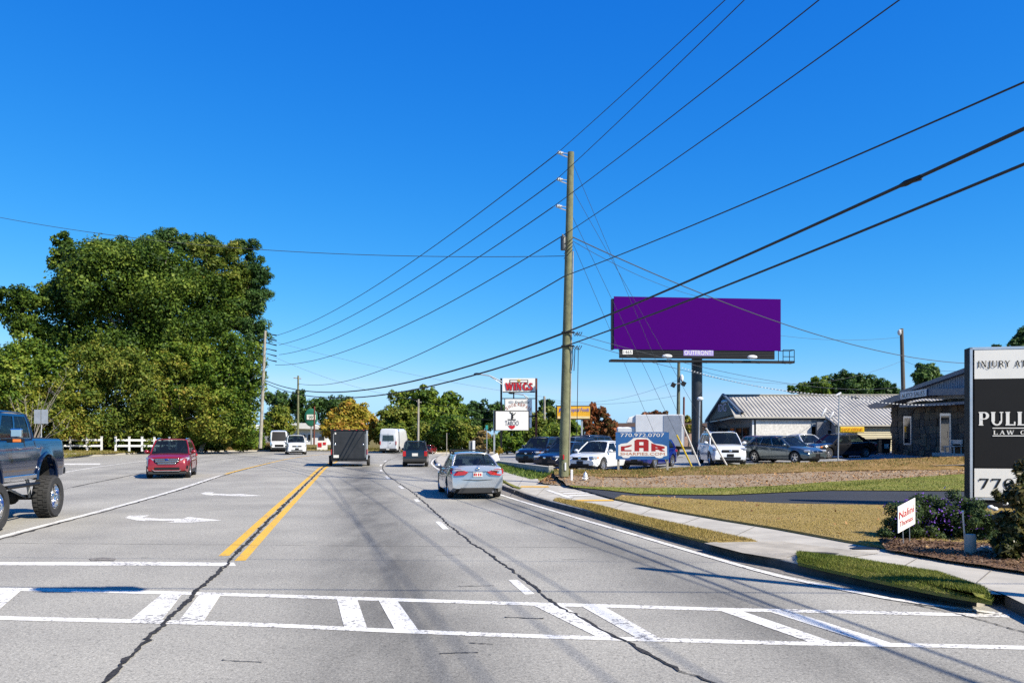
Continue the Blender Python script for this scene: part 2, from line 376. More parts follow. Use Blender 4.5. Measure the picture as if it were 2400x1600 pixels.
def serif_geo(s, T=0.17, t=0.07, S=0.06, gap=0.06):
    x = 0; vs = []; fs = []
    for ch in s:
        adv, ps = serif_glyph(ch, T, t, S)
        for q, (pv, pf) in enumerate(ps):
            b = len(vs); vs += [(a + x, c, q * 0.0012) for a, c in pv]; fs += [tuple(i + b for i in f) for f in pf]
        x += adv + gap
    return np.array(vs), fs
def lettering(name, s, parent, o, r, u, h, wd, m, serif=None, proud=0.006, shear=0, world=True):
    """text box: lower-left corner o, unit right r, unit up u, height h, width wd"""
    vs, fs = serif_geo(s, **serif) if serif is not None else text_geo(s)
    mn = vs.min(0); mx = vs.max(0); r = Vector(r); u = Vector(u); n = r.cross(u).normalized(); o = Vector(o)
    sx = wd / (mx[0] - mn[0]); sy = h / (mx[1] - mn[1])
    mb = MB(); k = 0
    pts = [o + r * ((x - mn[0]) * sx + (y - mn[1]) * sy * shear) + u * ((y - mn[1]) * sy) + n * (proud + z) for x, y, z in vs]
    mb.add(pts, fs)
    return mb.build(name, m, parent, world, fix=False)
# ================================================================== SETTING
def struct(name, mb, m, parent=None, **k):
    o = mb.build(name, m, parent, **k)
    if parent is None: o['kind'] = 'structure'
    return o
def strip(a, b, n=1):
    """quads between two polylines of equal length"""
    mb = MB(); k = len(a)
    for i in range(k):
        for j in range(n + 1): mb.v.append(tuple(a[i].lerp(b[i], j / n)))
    for i in range(k - 1):
        for j in range(n):
            q = i * (n + 1) + j; mb.f.append((q, q + 1, q + n + 2, q + n + 1)); mb.m.append(0)
    return mb
def resample(pts, n):
    d = [0]
    for p, q in zip(pts, pts[1:]): d.append(d[-1] + (q - p).length)
    res = []
    for i in range(n):
        t = d[-1] * i / (n - 1); k = 0
        while k < len(d) - 2 and d[k + 1] < t: k += 1
        f = (t - d[k]) / max(1e-9, d[k + 1] - d[k]); res.append(pts[k].lerp(pts[k + 1], min(1, max(0, f))))
    return res
def ribbon(pts, wd, z, jag=0, seed=0):
    """flat ribbon along ground points; jag makes ragged edges"""
    rn = random.Random(seed); mb = MB(); L = []; Rr = []
    for i, p in enumerate(pts):
        d = (pts[min(i + 1, len(pts) - 1)] - pts[max(i - 1, 0)]); d.z = 0; d.normalize(); q = Vector((d.y, -d.x, 0))
        a = wd / 2 * (1 + rn.uniform(-jag, jag)); b = wd / 2 * (1 + rn.uniform(-jag, jag)); sh = q * rn.uniform(-jag, jag) * wd * 0.5
        L.append(Vector((p.x, p.y, z)) - q * a + sh); Rr.append(Vector((p.x, p.y, z)) + q * b + sh)
    return strip(L, Rr)
def gl(*px, z=0.0): return [G(x, y, z) for x, y in px]
def smooth_line(pts, n):
    """Catmull-Rom resample"""
    q = [pts[0]] + list(pts) + [pts[-1]]; out_ = []
    for i in range(1, len(q) - 2):
        for j in range(8):
            t = j / 8; a, b, c, d = q[i - 1], q[i], q[i + 1], q[i + 2]
            out_.append(0.5 * ((2 * b) + (c - a) * t + (2 * a - 5 * b + 4 * c - d) * t * t + (3 * b - a - 3 * c + d) * t ** 3))
    out_.append(pts[-1]); return resample(out_, n)

struct('ground', MB().poly([V(-900, -60, -0.06), V(900, -60, -0.06), V(900, 1500, -0.06), V(-900, 1500, -0.06)]), M_FARGROUND)
road = struct('road', MB().grid(lambda u, v: V(-75 + 150 * u, -25 + 165 * v, 0), 30, 33), M_ROAD)

# ---- painted markings (sheets 4 mm above the asphalt), cracks 8 mm
def mark(name, poly, m=M_WHITE, z=0.004):
    return MB().poly([Vector((p.x, p.y, z)) for p in poly]).build(name, m, road)
LATDIR = Vector((-0.187, 1, 0)).normalized()
lane_pts = smooth_line(gl((2066, 1700), (1640, 1590), (1480, 1513), (1290, 1409), (1190, 1332), (1060, 1240), (968, 1156), (913, 1118), (899, 1103), (896, 1095), (900, 1086), (911, 1078), (930, 1071), (965, 1067), (1010, 1064)), 160)
yel_pts = resample(gl((120, 1725), (250, 1590), (535, 1316), (642, 1208), (755, 1097), (790, 1078)), 120)
left_pts = smooth_line(gl((-160, 1300), (0, 1258), (102, 1231), (250, 1193), (408, 1149), (530, 1110), (600, 1092), (680, 1074), (740, 1066), (800, 1061)), 120)
def sub(pts, y0, y1): return [p for p in pts if y0 <= p.y <= y1]
def shift(pts, d): return [p + Vector((d, 0, 0)) for p in pts]
# dashed lane line
for y0, y1 in ((4.6, 5.2), (10.15, 11.9), (17.6, 19.6), (24.6, 26.6), (31.0, 33.0), (38, 41), (46, 49), (54, 58), (63, 67)):
    q = sub(lane_pts, y0, y1)
    if len(q) > 1: ribbon(shift(q, -0.13), 0.13, 0.004).build('lane_dash', M_WHITE, road)
ribbon(shift(sub(yel_pts, 13.35, 90), -0.17), 0.17, 0.004).build('centre_line', M_YEL, road)
ribbon(shift(sub(yel_pts, 13.2, 90), 0.17), 0.17, 0.004).build('centre_line', M_YEL, road)
ribbon(sub(left_pts, 10, 42), 0.17, 0.004).build('turn_lane_line', M_WHITE, road)
ribbon(sub(left_pts, 43, 120), 0.17, 0.004).build('turn_lane_line', M_YEL, road)
fog = smooth_line(gl((2346, 1439), (2112, 1408), (1997, 1386), (1825, 1350), (1653, 1302), (1500, 1257), (1400, 1228), (1303, 1199), (1200, 1168), (1120, 1141), (1060, 1114), (1030, 1101), (1016, 1091), (1012, 1083), (1022, 1073), (1045, 1067), (1100, 1063)), 140)
ribbon(fog, 0.13, 0.010).build('edge_line', M_WHITE, road)
ribbon(resample(gl((60, 1128), (140, 1108), (232, 1093), (327, 1081), (450, 1070), (560, 1064)), 40), 0.16, 0.004).build('edge_line', M_WHITE, road)
mark('stop_bar', gl((130, 1085.5), (235, 1085.5), (235, 1088.5), (120, 1088.5)))
ldash = smooth_line(gl((60, 1166), (143, 1147), (295, 1116), (458, 1084), (536, 1074), (595, 1068), (680, 1062)), 100)
for y0, y1 in ((29, 32), (48, 52), (60, 65), (74, 80)): ribbon(sub(ldash, y0, y1), 0.14, 0.004).build('lane_dash', M_WHITE, road)
ribbon(ldash, 0.07, 0.009, 0.5, 3).build('sealed_crack', M_TAR, road)
# stop bar across the turn lane, crosswalk
mark('stop_bar', gl((-120, 1317), (300, 1316), (548, 1318), (553, 1326), (300, 1325), (-120, 1324)))
def yline(pts, x):
    for (x0, y0), (x1, y1) in zip(pts, pts[1:]):
        if x <= x1: return y0 + (y1 - y0) * (x - x0) / (x1 - x0)
    return pts[-1][1]
top_l = [(-200, 1378), (0, 1380), (200, 1384), (480, 1391), (800, 1401), (1240, 1415), (1400, 1419), (1700, 1428), (2000, 1434), (2366, 1443)]
bot_l = [(-200, 1440), (0, 1448), (300, 1455), (600, 1463), (900, 1477), (1200, 1489), (1500, 1498), (1850, 1507), (2100, 1511), (2420, 1518), (2700, 1524)]
def hline(name, l, th):
    a = []; b = []
    xs = [l[0][0] + (l[-1][0] - l[0][0]) * i / 24 for i in range(25)]
    for x in xs:
        y = yline(l, x); a.append(G(x, y - th / 2)); b.append(G(x, y + th / 2))
    for p in a + b: p.z = 0.004
    strip(a, b).build(name, M_WHITE, road)
hline('crosswalk_line', top_l, 7.5); hline('crosswalk_line', bot_l, 9)
for a, b, c, d in ((-20, 48, -75, -18), (378, 426, 308, 380), (466, 516, 420, 478), (790, 838, 806, 860), (888, 932, 924, 980), (1252, 1322, 1395, 1442), (1366, 1420, 1490, 1545), (1690, 1742, 1893, 1952), (1806, 1862, 2030, 2088)):
    mark('crosswalk_bar', [G(x, y) for x, y in ((a, yline(top_l, a) + 4), (b, yline(top_l, b) + 4), (d, yline(bot_l, d) - 4.6), (c, yline(bot_l, c) - 4.6))], z=0.005)
# turn arrows
mark('turn_arrow', gl((293, 1213), (303, 1208), (352, 1207), (335, 1212), (372, 1215), (430, 1215), (441, 1211), (520, 1219), (450, 1224), (390, 1224), (410, 1221), (338, 1219), (344, 1221), (318, 1219)), z=0.005)
mark('turn_arrow', gl((470, 1156), (482, 1153), (503, 1153), (496, 1156), (540, 1158), (562, 1157), (617, 1161.5), (565, 1162.5), (520, 1161), (498, 1159), (503, 1161), (480, 1159)), z=0.005)
# ragged sealed cracks
def wavy(pts, amp, seed):
    rn = random.Random(seed); r_ = []; o_ = 0
    for p in pts:
        o_ = o_ * 0.8 + rn.uniform(-amp, amp); r_.append(p + Vector((o_, rn.uniform(-amp, amp), 0)))
    return r_
near_y = resample(gl((120, 1725), (250, 1590), (380, 1466), (535, 1316), (642, 1208), (755, 1097), (772, 1085)), 700)
ribbon(wavy(near_y, 0.014, 4), 0.036, 0.009, 0.95, 5).build('sealed_crack', M_TAR, road)
ribbon(wavy(sub(near_y, 5, 13), 0.02, 14), 0.035, 0.010, 0.95, 15).build('sealed_crack', M_TAR, road)
ribbon(wavy(sub(near_y, 14, 60), 0.02, 6), 0.055, 0.012, 0.85, 7).build('sealed_crack', M_TAR, road)
lp2 = smooth_line(gl((2066, 1700), (1640, 1590), (1480, 1513), (1290, 1409), (1190, 1332), (1060, 1240), (968, 1156), (913, 1118), (899, 1103), (896, 1095), (900, 1086), (911, 1078), (930, 1071)), 700)
ribbon(wavy(shift(lp2, 0.03), 0.012, 8), 0.036, 0.009, 0.9, 9).build('sealed_crack', M_TAR, road)
ribbon(wavy(resample(shift(sub(left_pts, 8, 60), 0.17), 160), 0.012, 10), 0.06, 0.009, 0.8, 11).build('sealed_crack', M_TAR, road)
ribbon(wavy(resample(gl((2112, 1409), (2250, 1440), (2400, 1480), (2520, 1520)), 60), 0.01, 12), 0.02, 0.009, 0.8, 13).build('crack', M_TAR, road)
rn = random.Random(33)
for k in range(13):                                       # short stray cracks and tar spots
    x, y = rn.uniform(-300, 2300), rn.uniform(1200, 1590)
    p = G(x, y)
    if p.x > 5.2 - 0.02 * p.y and p.y > 9: continue
    ln = rn.uniform(0.12, 0.5); a = rn.uniform(-0.3, 0.3)
    q = [p + Vector((math.cos(a) * ln * i / 6, math.sin(a) * ln * i / 6 + rn.uniform(-.01, .01), 0)) for i in range(7)]
    ribbon(q, rn.uniform(0.008, 0.02), 0.007, 0.95, k).build('tar_spot', M_TAR, road)
MB().poly([Vector((p.x, p.y, 0.007)) for p in gl((208, 1309), (240, 1306), (272, 1309), (268, 1314), (238, 1313), (214, 1314))]).build('utility_lid', M_GRAVEL, road)
rn = random.Random(5)
# cross joints in the slab
for yv, x0, x1 in ((15.0, -12, 4.5), (62, -26, -6), (68, -26, -9)):
    ribbon(wavy(resample([V(x0, yv + .6, 0), V(x1, yv - .35, 0)], 60), 0.012, int(yv)), 0.012, 0.007, 0.8, int(yv)).build('crack', M_TAR, road)

# ---- right kerb, gutter grit, sidewalk
kb = smooth_line(gl((1040, 1066), (1026, 1072), (1019, 1082), (1027, 1093), (1052, 1106), (1100, 1122), (1178, 1147), (1241, 1171), (1300, 1189), (1395, 1214), (1500, 1243), (1649, 1288), (1829, 1334), (1997, 1368), (2150, 1396), (2288, 1422)), 90)
def offs(pts, d, z):
    r_ = []
    for i, p in enumerate(pts):
        t = pts[min(i + 1, len(pts) - 1)] - pts[max(i - 1, 0)]; t.z = 0; t.normalize(); q = Vector((-t.y, t.x, 0))
        r_.append(Vector((p.x, p.y, z)) + q * d)
    return r_
KH = 0.15
side = 1 if offs(kb, 1, 0)[60].x > kb[60].x else -1
grit = strip(kb, offs(kb, -side * 0.34, 0.005), 3)
gm = []
for i, vv in enumerate(grit.v): gm.append((vv[0] + (random.uniform(-.06, .06) if i % 4 == 3 else 0), vv[1] + (random.uniform(-.2, .2) if i % 4 == 3 else 0), 0.006))
grit.v = gm; grit.build('gutter_grit', M_GRAVEL, road)
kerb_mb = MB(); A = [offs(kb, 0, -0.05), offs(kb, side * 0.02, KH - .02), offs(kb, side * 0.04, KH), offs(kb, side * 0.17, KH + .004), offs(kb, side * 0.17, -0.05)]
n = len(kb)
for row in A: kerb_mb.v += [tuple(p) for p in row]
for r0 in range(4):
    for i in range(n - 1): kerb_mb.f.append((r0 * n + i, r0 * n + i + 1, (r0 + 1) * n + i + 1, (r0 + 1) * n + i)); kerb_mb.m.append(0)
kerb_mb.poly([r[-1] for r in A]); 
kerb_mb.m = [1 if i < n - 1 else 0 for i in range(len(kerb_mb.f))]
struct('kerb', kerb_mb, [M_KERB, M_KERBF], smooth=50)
# concrete between the kerb and the back of the sidewalk
back = smooth_line(gl((1090, 1078), (1120, 1088), (1150, 1098), (1200, 1113), (1271, 1132), (1342, 1142), (1400, 1152), (1440, 1169), (1575, 1200), (1700, 1222), (1818, 1241), (1990, 1273), (2074, 1287), (2219, 1311), (2400, 1340), (2560, 1366), (2760, 1398)), 80)
for p in back: p.z = KH
kin = resample(offs(kb, side * 0.168, KH - 0.004)[10:] , 70)
corner = resample([kin[-1], G(2346, 1388, KH), G(2420, 1424, KH), G(2520, 1470, KH), G(2760, 1520, KH)], 10)
front = (kin + corner[1:])[::-1]
back2 = resample(back[::-1], len(front))
for p in back2 + front: p.z = KH - 0.004
sidewalk = struct('sidewalk', strip(front, back2, 3), M_CONC)
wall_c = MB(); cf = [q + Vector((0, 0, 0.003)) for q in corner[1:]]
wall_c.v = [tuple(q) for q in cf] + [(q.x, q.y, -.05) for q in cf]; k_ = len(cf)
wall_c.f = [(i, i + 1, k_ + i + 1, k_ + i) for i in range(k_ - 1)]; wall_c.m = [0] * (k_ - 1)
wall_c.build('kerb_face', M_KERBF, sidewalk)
# expansion joints
for (x0, y0), (x1, y1) in (((1600, 1226), (1640, 1212)), ((1720, 1256), (1768, 1234)), ((1500, 1206), (1530, 1190)), ((1960, 1308), (2010, 1277)), ((2110, 1330), (2160, 1302)), ((2280, 1372), (2330, 1330)), ((1440, 1190), (1466, 1176)), ((1330, 1178), (1362, 1147)), ((1255, 1163), (1285, 1136)), ((1205, 1152), (1226, 1121))):
    ribbon([G(x0, y0, KH), G(x1, y1, KH)], 0.018, KH + .001).build('joint', M_GRAVEL, sidewalk)
MB().poly([Vector((p.x, p.y, KH + .003)) for p in gl((1650, 1272), (1775, 1268), (1830, 1268), (1990, 1288), (2060, 1296), (1985, 1306), (1870, 1298), (1832, 1310), (1740, 1295), z=KH)]).build('drain_apron', M_CONC2, sidewalk)
MB().poly([Vector((p.x, p.y, KH + .007)) for p in gl((1862, 1297), (1885, 1293), (1935, 1294), (1967, 1297), (1950, 1302), (1880, 1302), z=KH)]).build('drain_lid', M_TAR, sidewalk)
MB().poly([Vector((p.x, p.y, KH + .007)) for p in gl((1990, 1284), (2008, 1281), (2068, 1282), (2062, 1287), (2000, 1287), z=KH)]).build('meter_lid', M_BLACK, sidewalk)
# yellow tactile strips and the painted crossing on the driveway apron
for q in (((1221, 1138.5), (1284, 1138.5), (1288, 1141.5), (1219, 1141.5)), ((1349, 1171), (1436, 1170), (1440, 1173.5), (1345, 1174))):
    MB().poly([Vector((p.x, p.y, KH + .004)) for p in gl(*q, z=KH)]).build('tactile_strip', M_YEL, sidewalk)
for q in (((1278, 1148), (1288, 1148), (1346, 1166), (1330, 1167)), ((1308, 1150.5), (1396, 1148.5), (1398, 1150), (1312, 1152)), ((1318, 1155), (1408, 1152.5), (1412, 1154.5), (1322, 1157)), ((1330, 1160), (1424, 1157), (1428, 1159), (1336, 1162.5))):
    MB().poly([Vector((p.x, p.y, KH + .004)) for p in gl(*q, z=KH)]).build('crossing_bar', M_WHITE, sidewalk)

# ---- turf strips, lawn, driveway, bank
def turf(name, outline, z0, edge, m, nsub=0):
    """raised turf slab with rounded shoulder"""
    c = sum(outline, Vector()) / len(outline); mb = MB(); k = len(outline)
    ring0 = [Vector((p.x, p.y, z0 - 0.03)) for p in outline]
    ring1 = [Vector((p.x, p.y, z0 + edge * .25)) for p in outline]
    ring2 = []
    for i, p in enumerate(outline):
        a, b = outline[i - 1], outline[(i + 1) % k]; t = (b - a); t.z = 0; t.normalize(); q = Vector((-t.y, t.x, 0))
        if (c - p).dot(q) < 0: q = -q
        ring2.append(Vector((p.x, p.y, z0 + edge)) + q * 0.16)
    mb.v = [tuple(p) for p in ring0 + ring1 + ring2]
    for r0 in range(2):
        for i in range(k): j = (i + 1) % k; mb.f.append((r0 * k + i, r0 * k + j, (r0 + 1) * k + j, (r0 + 1) * k + i)); mb.m.append(0)
    mb.f.append(tuple(2 * k + i for i in range(k))); mb.m.append(0)
    o = struct(name, mb, m); return o
def pairstrip(a, b, n=30): return resample(a, n), resample(b, n)
def blades(name, a, b, count, h, m, seed, z_off=0.0, wd=0.012, parent=None, tuft=0.5, dome=0.0):
    """short grass blades spread between two polylines (stuff)"""
    rs = np.random.RandomState(seed); A_, B_ = np.array([p[:] for p in a]), np.array([p[:] for p in b]); k = len(A_)
    seg = np.linalg.norm((A_[1:] + B_[1:] - A_[:-1] - B_[:-1]) / 2, axis=1) * np.linalg.norm((B_[1:] - A_[1:]), axis=1).clip(.05) + 1e-6
    i = rs.choice(k - 1, count, p=seg / seg.sum()); t = rs.rand(count)[:, None]; u = rs.rand(count)[:, None]
    pa = A_[i] * (1 - t) + A_[i + 1] * t; pb = B_[i] * (1 - t) + B_[i + 1] * t; p = pa * (1 - u) + pb * u; p[:, 2] += z_off + dome * np.clip(np.minimum(u, 1 - u)[:, 0] / .22, 0, 1)
    ang = rs.rand(count) * np.pi; d = np.stack([np.cos(ang), np.sin(ang), np.zeros(count)], 1) * (wd * (0.6 + 0.8 * rs.rand(count)))[:, None]
    tip = p + np.stack([rs.randn(count) * h * tuft, rs.randn(count) * h * tuft, h * (0.5 + rs.rand(count))], 1)
    vs = np.stack([p - d, p + d, tip], 1).reshape(-1, 3)
    return raw_mesh(name, vs, 3, m, parent, 'stuff')
M_BLADE_DRY = leafmat('dry_blades', [(0.22, 0.18, 0.04), (0.33, 0.25, 0.07), (0.42, 0.31, 0.10), (0.50, 0.38, 0.16)], 0.2, big=0.6)
M_BLADE_GRN = leafmat('green_blades', [(0.05, 0.085, 0.012), (0.11, 0.15, 0.022), (0.21, 0.23, 0.04), (0.36, 0.31, 0.09)], 0.2, big=0.7)
M_BLADE_LF = leafmat('bank_blades', [(0.07, 0.09, 0.012), (0.14, 0.15, 0.03), (0.26, 0.21, 0.06), (0.36, 0.26, 0.11)], 0.2, big=0.5)
M_LITTER = leafmat('fallen_leaves', [(0.08, 0.045, 0.02), (0.24, 0.12, 0.045), (0.40, 0.22, 0.08), (0.52, 0.36, 0.18)], 0.1, big=1.0)
def litter(name, a, b, count, size, m, seed, parent=None):
    rs = np.random.RandomState(seed); A_, B_ = np.array([p[:] for p in a]), np.array([p[:] for p in b]); k = len(A_)
    i = rs.randint(0, k - 1, count); t = rs.rand(count)[:, None]; u = rs.rand(count)[:, None]
    p = (A_[i] * (1 - t) + A_[i + 1] * t) * (1 - u) + (B_[i] * (1 - t) + B_[i + 1] * t) * u; p[:, 2] += 0.012 + 0.02 * rs.rand(count)
    ang = rs.rand(count) * 6.28; s_ = size * (0.5 + rs.rand(count))
    d = np.stack([np.cos(ang) * s_, np.sin(ang) * s_, rs.randn(count) * s_ * .35], 1); e = np.stack([-np.sin(ang) * s_ * .6, np.cos(ang) * s_ * .6, rs.randn(count) * s_ * .35], 1)
    return raw_mesh(name, np.stack([p - d, p - e, p + d, p + e], 1).reshape(-1, 3), 4, m, parent, 'stuff')

# strip 1 and 2 along the kerb
s1a, s1b = pairstrip(gl((1296, 1173), (1395, 1199), (1500, 1228), (1600, 1255), (1660, 1270), z=KH), gl((1310, 1170), (1400, 1184), (1500, 1210), (1640, 1240), (1775, 1269), z=KH))
s2a, s2b = pairstrip(gl((1870, 1319), (1940, 1335), (2074, 1364), (2200, 1390), (2325, 1411), z=KH), gl((1868, 1299), (1978, 1310), (2100, 1330), (2208, 1347), (2300, 1385), z=KH))
for nm, a, b, m, bm_, cnt, e in (('grass_strip', s1a, s1b, M_DRYGRASS, M_BLADE_DRY, 22000, 0.04), ('grass_strip', s2a, s2b, M_GREENGRASS, M_BLADE_GRN, 34000, 0.06)):
    o = turf(nm, a + b[::-1], KH, e, m)
    blades('turf_blades', a, b, cnt, 0.04, bm_, cnt, -.005, 0.006, o, .5, e)
s0a, s0b = gl((1150, 1118), (1178, 1131), (1200, 1141), (1214, 1146), z=KH), gl((1166, 1116), (1185, 1127), (1204, 1138), (1214, 1143), z=KH)
turf('grass_strip', s0a + s0b[::-1], KH, 0.04, M_GREENGRASS)

drive_top = gl((1342, 1141.5), (1407, 1147), (1498, 1157), (1600, 1158.5), (1700, 1159), (1830, 1153), (1944, 1148), (2100, 1149), (2300, 1150), (2700, 1152), z=0.2)
drive_bot = gl((1440, 1166), (1457, 1161), (1567, 1166), (1700, 1174), (1830, 1180), (1950, 1182), (2079, 1184), (2300, 1187), (2500, 1189), (2800, 1191), z=0.2)
dA, dB = pairstrip(drive_top, drive_bot, 40)
struct('driveway', strip([p + V(0, .35, -.012) for p in dA], [p - V(0, .35, .012) for p in dB], 2), M_DRIVE)
apr = gl((1330, 1139), (1350, 1142), (1407, 1147), (1470, 1156), (1457, 1161), (1440, 1171), (1380, 1168), (1310, 1150), z=KH)
lawn_f = gl((1440, 1171), (1575, 1199), (1700, 1221), (1818, 1240), (1990, 1272), (2074, 1286), (2219, 1310), (2400, 1339), (2560, 1365), (2760, 1397), z=KH)
lA, lB = pairstrip(lawn_f, drive_bot[1:], 60)
lawn_mb = strip([p + V(0, 0, .045) for p in lA], [Vector((p.x, p.y, .215)) for p in lB], 6)
lawn_mb.v += [(p.x, p.y, .10) for p in lA]; q0 = len(lawn_mb.v) - len(lA)
for i in range(len(lA) - 1): lawn_mb.f.append((i * 7, (i + 1) * 7, q0 + i + 1, q0 + i)); lawn_mb.m.append(0)
lawn = struct('lawn', lawn_mb, M_DRYGRASS)
blades('turf_blades', [p + V(0, 0, .05) for p in lA], [Vector((p.x, p.y, .215)) for p in lB], 80000, 0.022, M_BLADE_DRY, 5, -0.005, 0.005, lawn)
litter('fallen_leaf', [p + V(0, 0, .06) for p in lA], [Vector((p.x, p.y, .225)) for p in lB], 160, 0.035, M_LITTER, 8, lawn)
# bank lines
b0 = gl((1345, 1141), (1420, 1147), (1498, 1156), (1600, 1158), (1700, 1158.5), (1830, 1152.5), (1944, 1147.5), (2100, 1148.5), (2300, 1149.5), (2700, 1151), z=.215)
b1 = gl((1330, 1137), (1420, 1142), (1498, 1143), (1600, 1143), (1700, 1144), (1830, 1138), (1944, 1129), (2100, 1121), (2256, 1111), (2700, 1100), z=.24)
b2 = gl((1300, 1112), (1400, 1117), (1498, 1118), (1600, 1114), (1700, 1112), (1830, 1108), (1944, 1104), (2100, 1101), (2256, 1100), (2700, 1092), z=.40)
zt = [.46, .47, .48, .50, .54, .60, .72, .85, .95, 1.15]
b3 = [G(x, y, z) for (x, y), z in zip(((1296, 1099), (1360, 1099), (1440, 1101), (1530, 1098), (1640, 1093), (1761, 1087), (1944, 1081), (2100, 1074), (2256, 1069), (2700, 1055)), zt)]
B0, B1, B2, B3 = (resample(q, 70) for q in (b0, b1, b2, b3))
rn = random.Random(21)
def roughen(mb, a): mb.v = [(x + rn.uniform(-a, a), y + rn.uniform(-a, a), z + rn.uniform(-a, a) * .45) for x, y, z in mb.v]; return mb
gband = struct('grass_band', strip(B0, [p + V(0, .1, .012) for p in B1], 3), M_GREENGRASS)
blades('turf_blades', B0, B1, 26000, 0.035, M_BLADE_GRN, 15, 0.0, 0.012, gband)
bank = struct('dirt_bank', roughen(strip(B1, B2, 5), .05), M_DIRT, smooth=80)
litter('fallen_leaf', B1, B2, 5200, 0.034, M_LITTER, 9, bank)
leafy = struct('bank_top', roughen(strip([p + V(0, -.1, .02) for p in B2], B3, 4), .04), M_LEAFY, smooth=80)
blades('turf_blades', B2, B3, 34000, 0.05, M_BLADE_LF, 16, 0.0, 0.014, leafy)
litter('fallen_leaf', B2, B3, 2600, 0.04, M_LITTER, 10, leafy)
# far slope of the bank down to the lot
def lotz(x): return 0.05 + 0.026 * x
B4 = [Vector((p.x * 1.05, p.y + 2.2, lotz(p.x) - .02)) for p in B3]
struct('bank_back', strip([p + V(0, -.02, 0) for p in B3], B4, 1), M_LEAFY)
lot_l = [V(1.1, 39.5, 0), V(-1.0, 52, 0), V(-3, 66, 0), V(-3, 75, 0), V(6, 140, 0)]; lot_r = [V(75, 39.5, 0), V(75, 52, 0), V(80, 66, 0), V(90, 75, 0), V(150, 140, 0)]
for p in lot_l + lot_r: p.z = lotz(p.x)
struct('parking_lot', strip(lot_l, lot_r, 8), M_LOT)
# mound and weeds between the sidewalk and the low wall
w0 = gl((1100, 1081), (1150, 1098), (1200, 1112), (1271, 1132), (1340, 1142), z=KH - .03)
w1 = [P(1120, 1078, 53), P(1165, 1090, 50), P(1225, 1100, 44.5), P(1290, 1113, 37.5), P(1330, 1120, 33)]
W0, W1 = pairstrip(w0, w1, 24)
weeds = struct('weedy_slope', roughen(strip(W0, W1, 4), .03), M_GREENGRASS, smooth=80)
M_WEED = leafmat('weed_blades', [(0.02, 0.05, 0.008), (0.05, 0.10, 0.012), (0.12, 0.18, 0.03), (0.26, 0.30, 0.06)], 0.2, big=0.6)
blades('weed_blades', W0[:20], W1[:20], 9000, 0.13, M_WEED, 31, 0, 0.03, weeds, .6)
m1 = [P(1290, 1113, 37.6), P(1296, 1102, 38.4), P(1340, 1099, 38.6)]; m0 = [P(1262, 1130, 31.6), P(1300, 1135, 30.9), P(1345, 1140, 30.2)]
mA, mB = pairstrip(m0, m1, 14)
mound = struct('dirt_mound', roughen(strip(mA, mB, 6), .045), M_DIRT, smooth=80)
litter('fallen_leaf', mA, mB, 900, 0.036, M_LITTER, 12, mound)
blades('weed_blades', W1[18:], [p + V(.2, .3, 0) for p in W1[18:]], 500, 0.2, M_WEED, 32, 0, 0.03, mound, .6)

# low retaining wall
def wallseg(p_top0, p_bot0, p_top1, p_bot1, th):
    d = (p_top1 - p_top0); d.z = 0; q = Vector((d.y, -d.x, 0)).normalized() * th
    return MB().add([p_bot0, p_bot1, p_top1, p_top0, p_bot0 + q, p_bot1 + q, p_top1 + q, p_top0 + q], [(0, 1, 2, 3), (7, 6, 5, 4), (0, 4, 5, 1), (3, 2, 6, 7), (0, 3, 7, 4), (1, 5, 6, 2)])
wt = thing('retaining_wall', 'low weathered concrete retaining wall beside the sidewalk below the parked dark cars', 'wall', P(1288, 1115, 37.8))
wallseg(P(1286, 1095, 37.8), P(1286, 1122, 37.8), P(1160, 1080, 52), P(1160, 1096, 52), 0.2).build('wall_body', M_CONC2, wt, bevel=.02)
MB().box(P(1291, 1107, 37.6), (.22, .22, .62)).build('end_post', M_CONC, wt, bevel=.02)
wallseg(P(1286, 1093.5, 37.75), P(1286, 1095.1, 37.75), P(1160, 1079, 52.05), P(1160, 1080.1, 52.05), 0.3).build('coping', M_CONC, wt)

# ---- left verge and far ground
v0 = gl((60, 1088), (137, 1079), (185, 1071), (260, 1066), (336, 1062.5), (460, 1059), (560, 1057.5), (640, 1057), (720, 1058), (800, 1059), (900, 1061), (1000, 1063), (1100, 1062), (1300, 1060))
v1 = [P(x, y, Y) for x, y, Y in ((-20, 1060, 84), (80, 1056, 85), (160, 1054, 87), (240, 1053, 90), (336, 1052, 97), (460, 1049, 106), (560, 1047, 112), (640, 1047, 118), (720, 1047, 122), (800, 1049, 124), (900, 1050, 126), (1000, 1051, 128), (1100, 1052, 130), (1300, 1052, 132))]
A0, A1 = pairstrip(v0, v1, 50)
vk = MB()
kk = [p + V(0, 0, 0) for p in A0]
vk.v = [(p.x, p.y, -.03) for p in kk] + [(p.x, p.y, .14) for p in kk] + [(p.x - .08, p.y + .35, .15) for p in kk]; n = len(kk)
vk.f = [(r * n + i, r * n + i + 1, (r + 1) * n + i + 1, (r + 1) * n + i) for r in range(2) for i in range(n - 1)]; vk.m = [0] * len(vk.f)
struct('far_kerb', vk, M_CONC)
verge = struct('grass_verge', roughen(strip([p + V(-.08, .3, .147) for p in A0], A1, 4), .05), M_LEAFY)
blades('turf_blades', [p + V(-.08, .4, .15) for p in A0], A1, 30000, 0.12, M_BLADE_LF, 41, 0, 0.05, verge)
far1 = [V(p.x * 3.5, p.y * 3.5, .6 + .004 * p.y) for p in A1]
struct('far_field', strip(A1, far1, 1), M_FARGROUND)
struct('left_field', MB().poly([V(-300, 84, .45), A1[0] + V(-.3, 0, .02), A0[0] + V(-.3, 0, .1), V(-300, 40, .2)]), M_LEAFY)
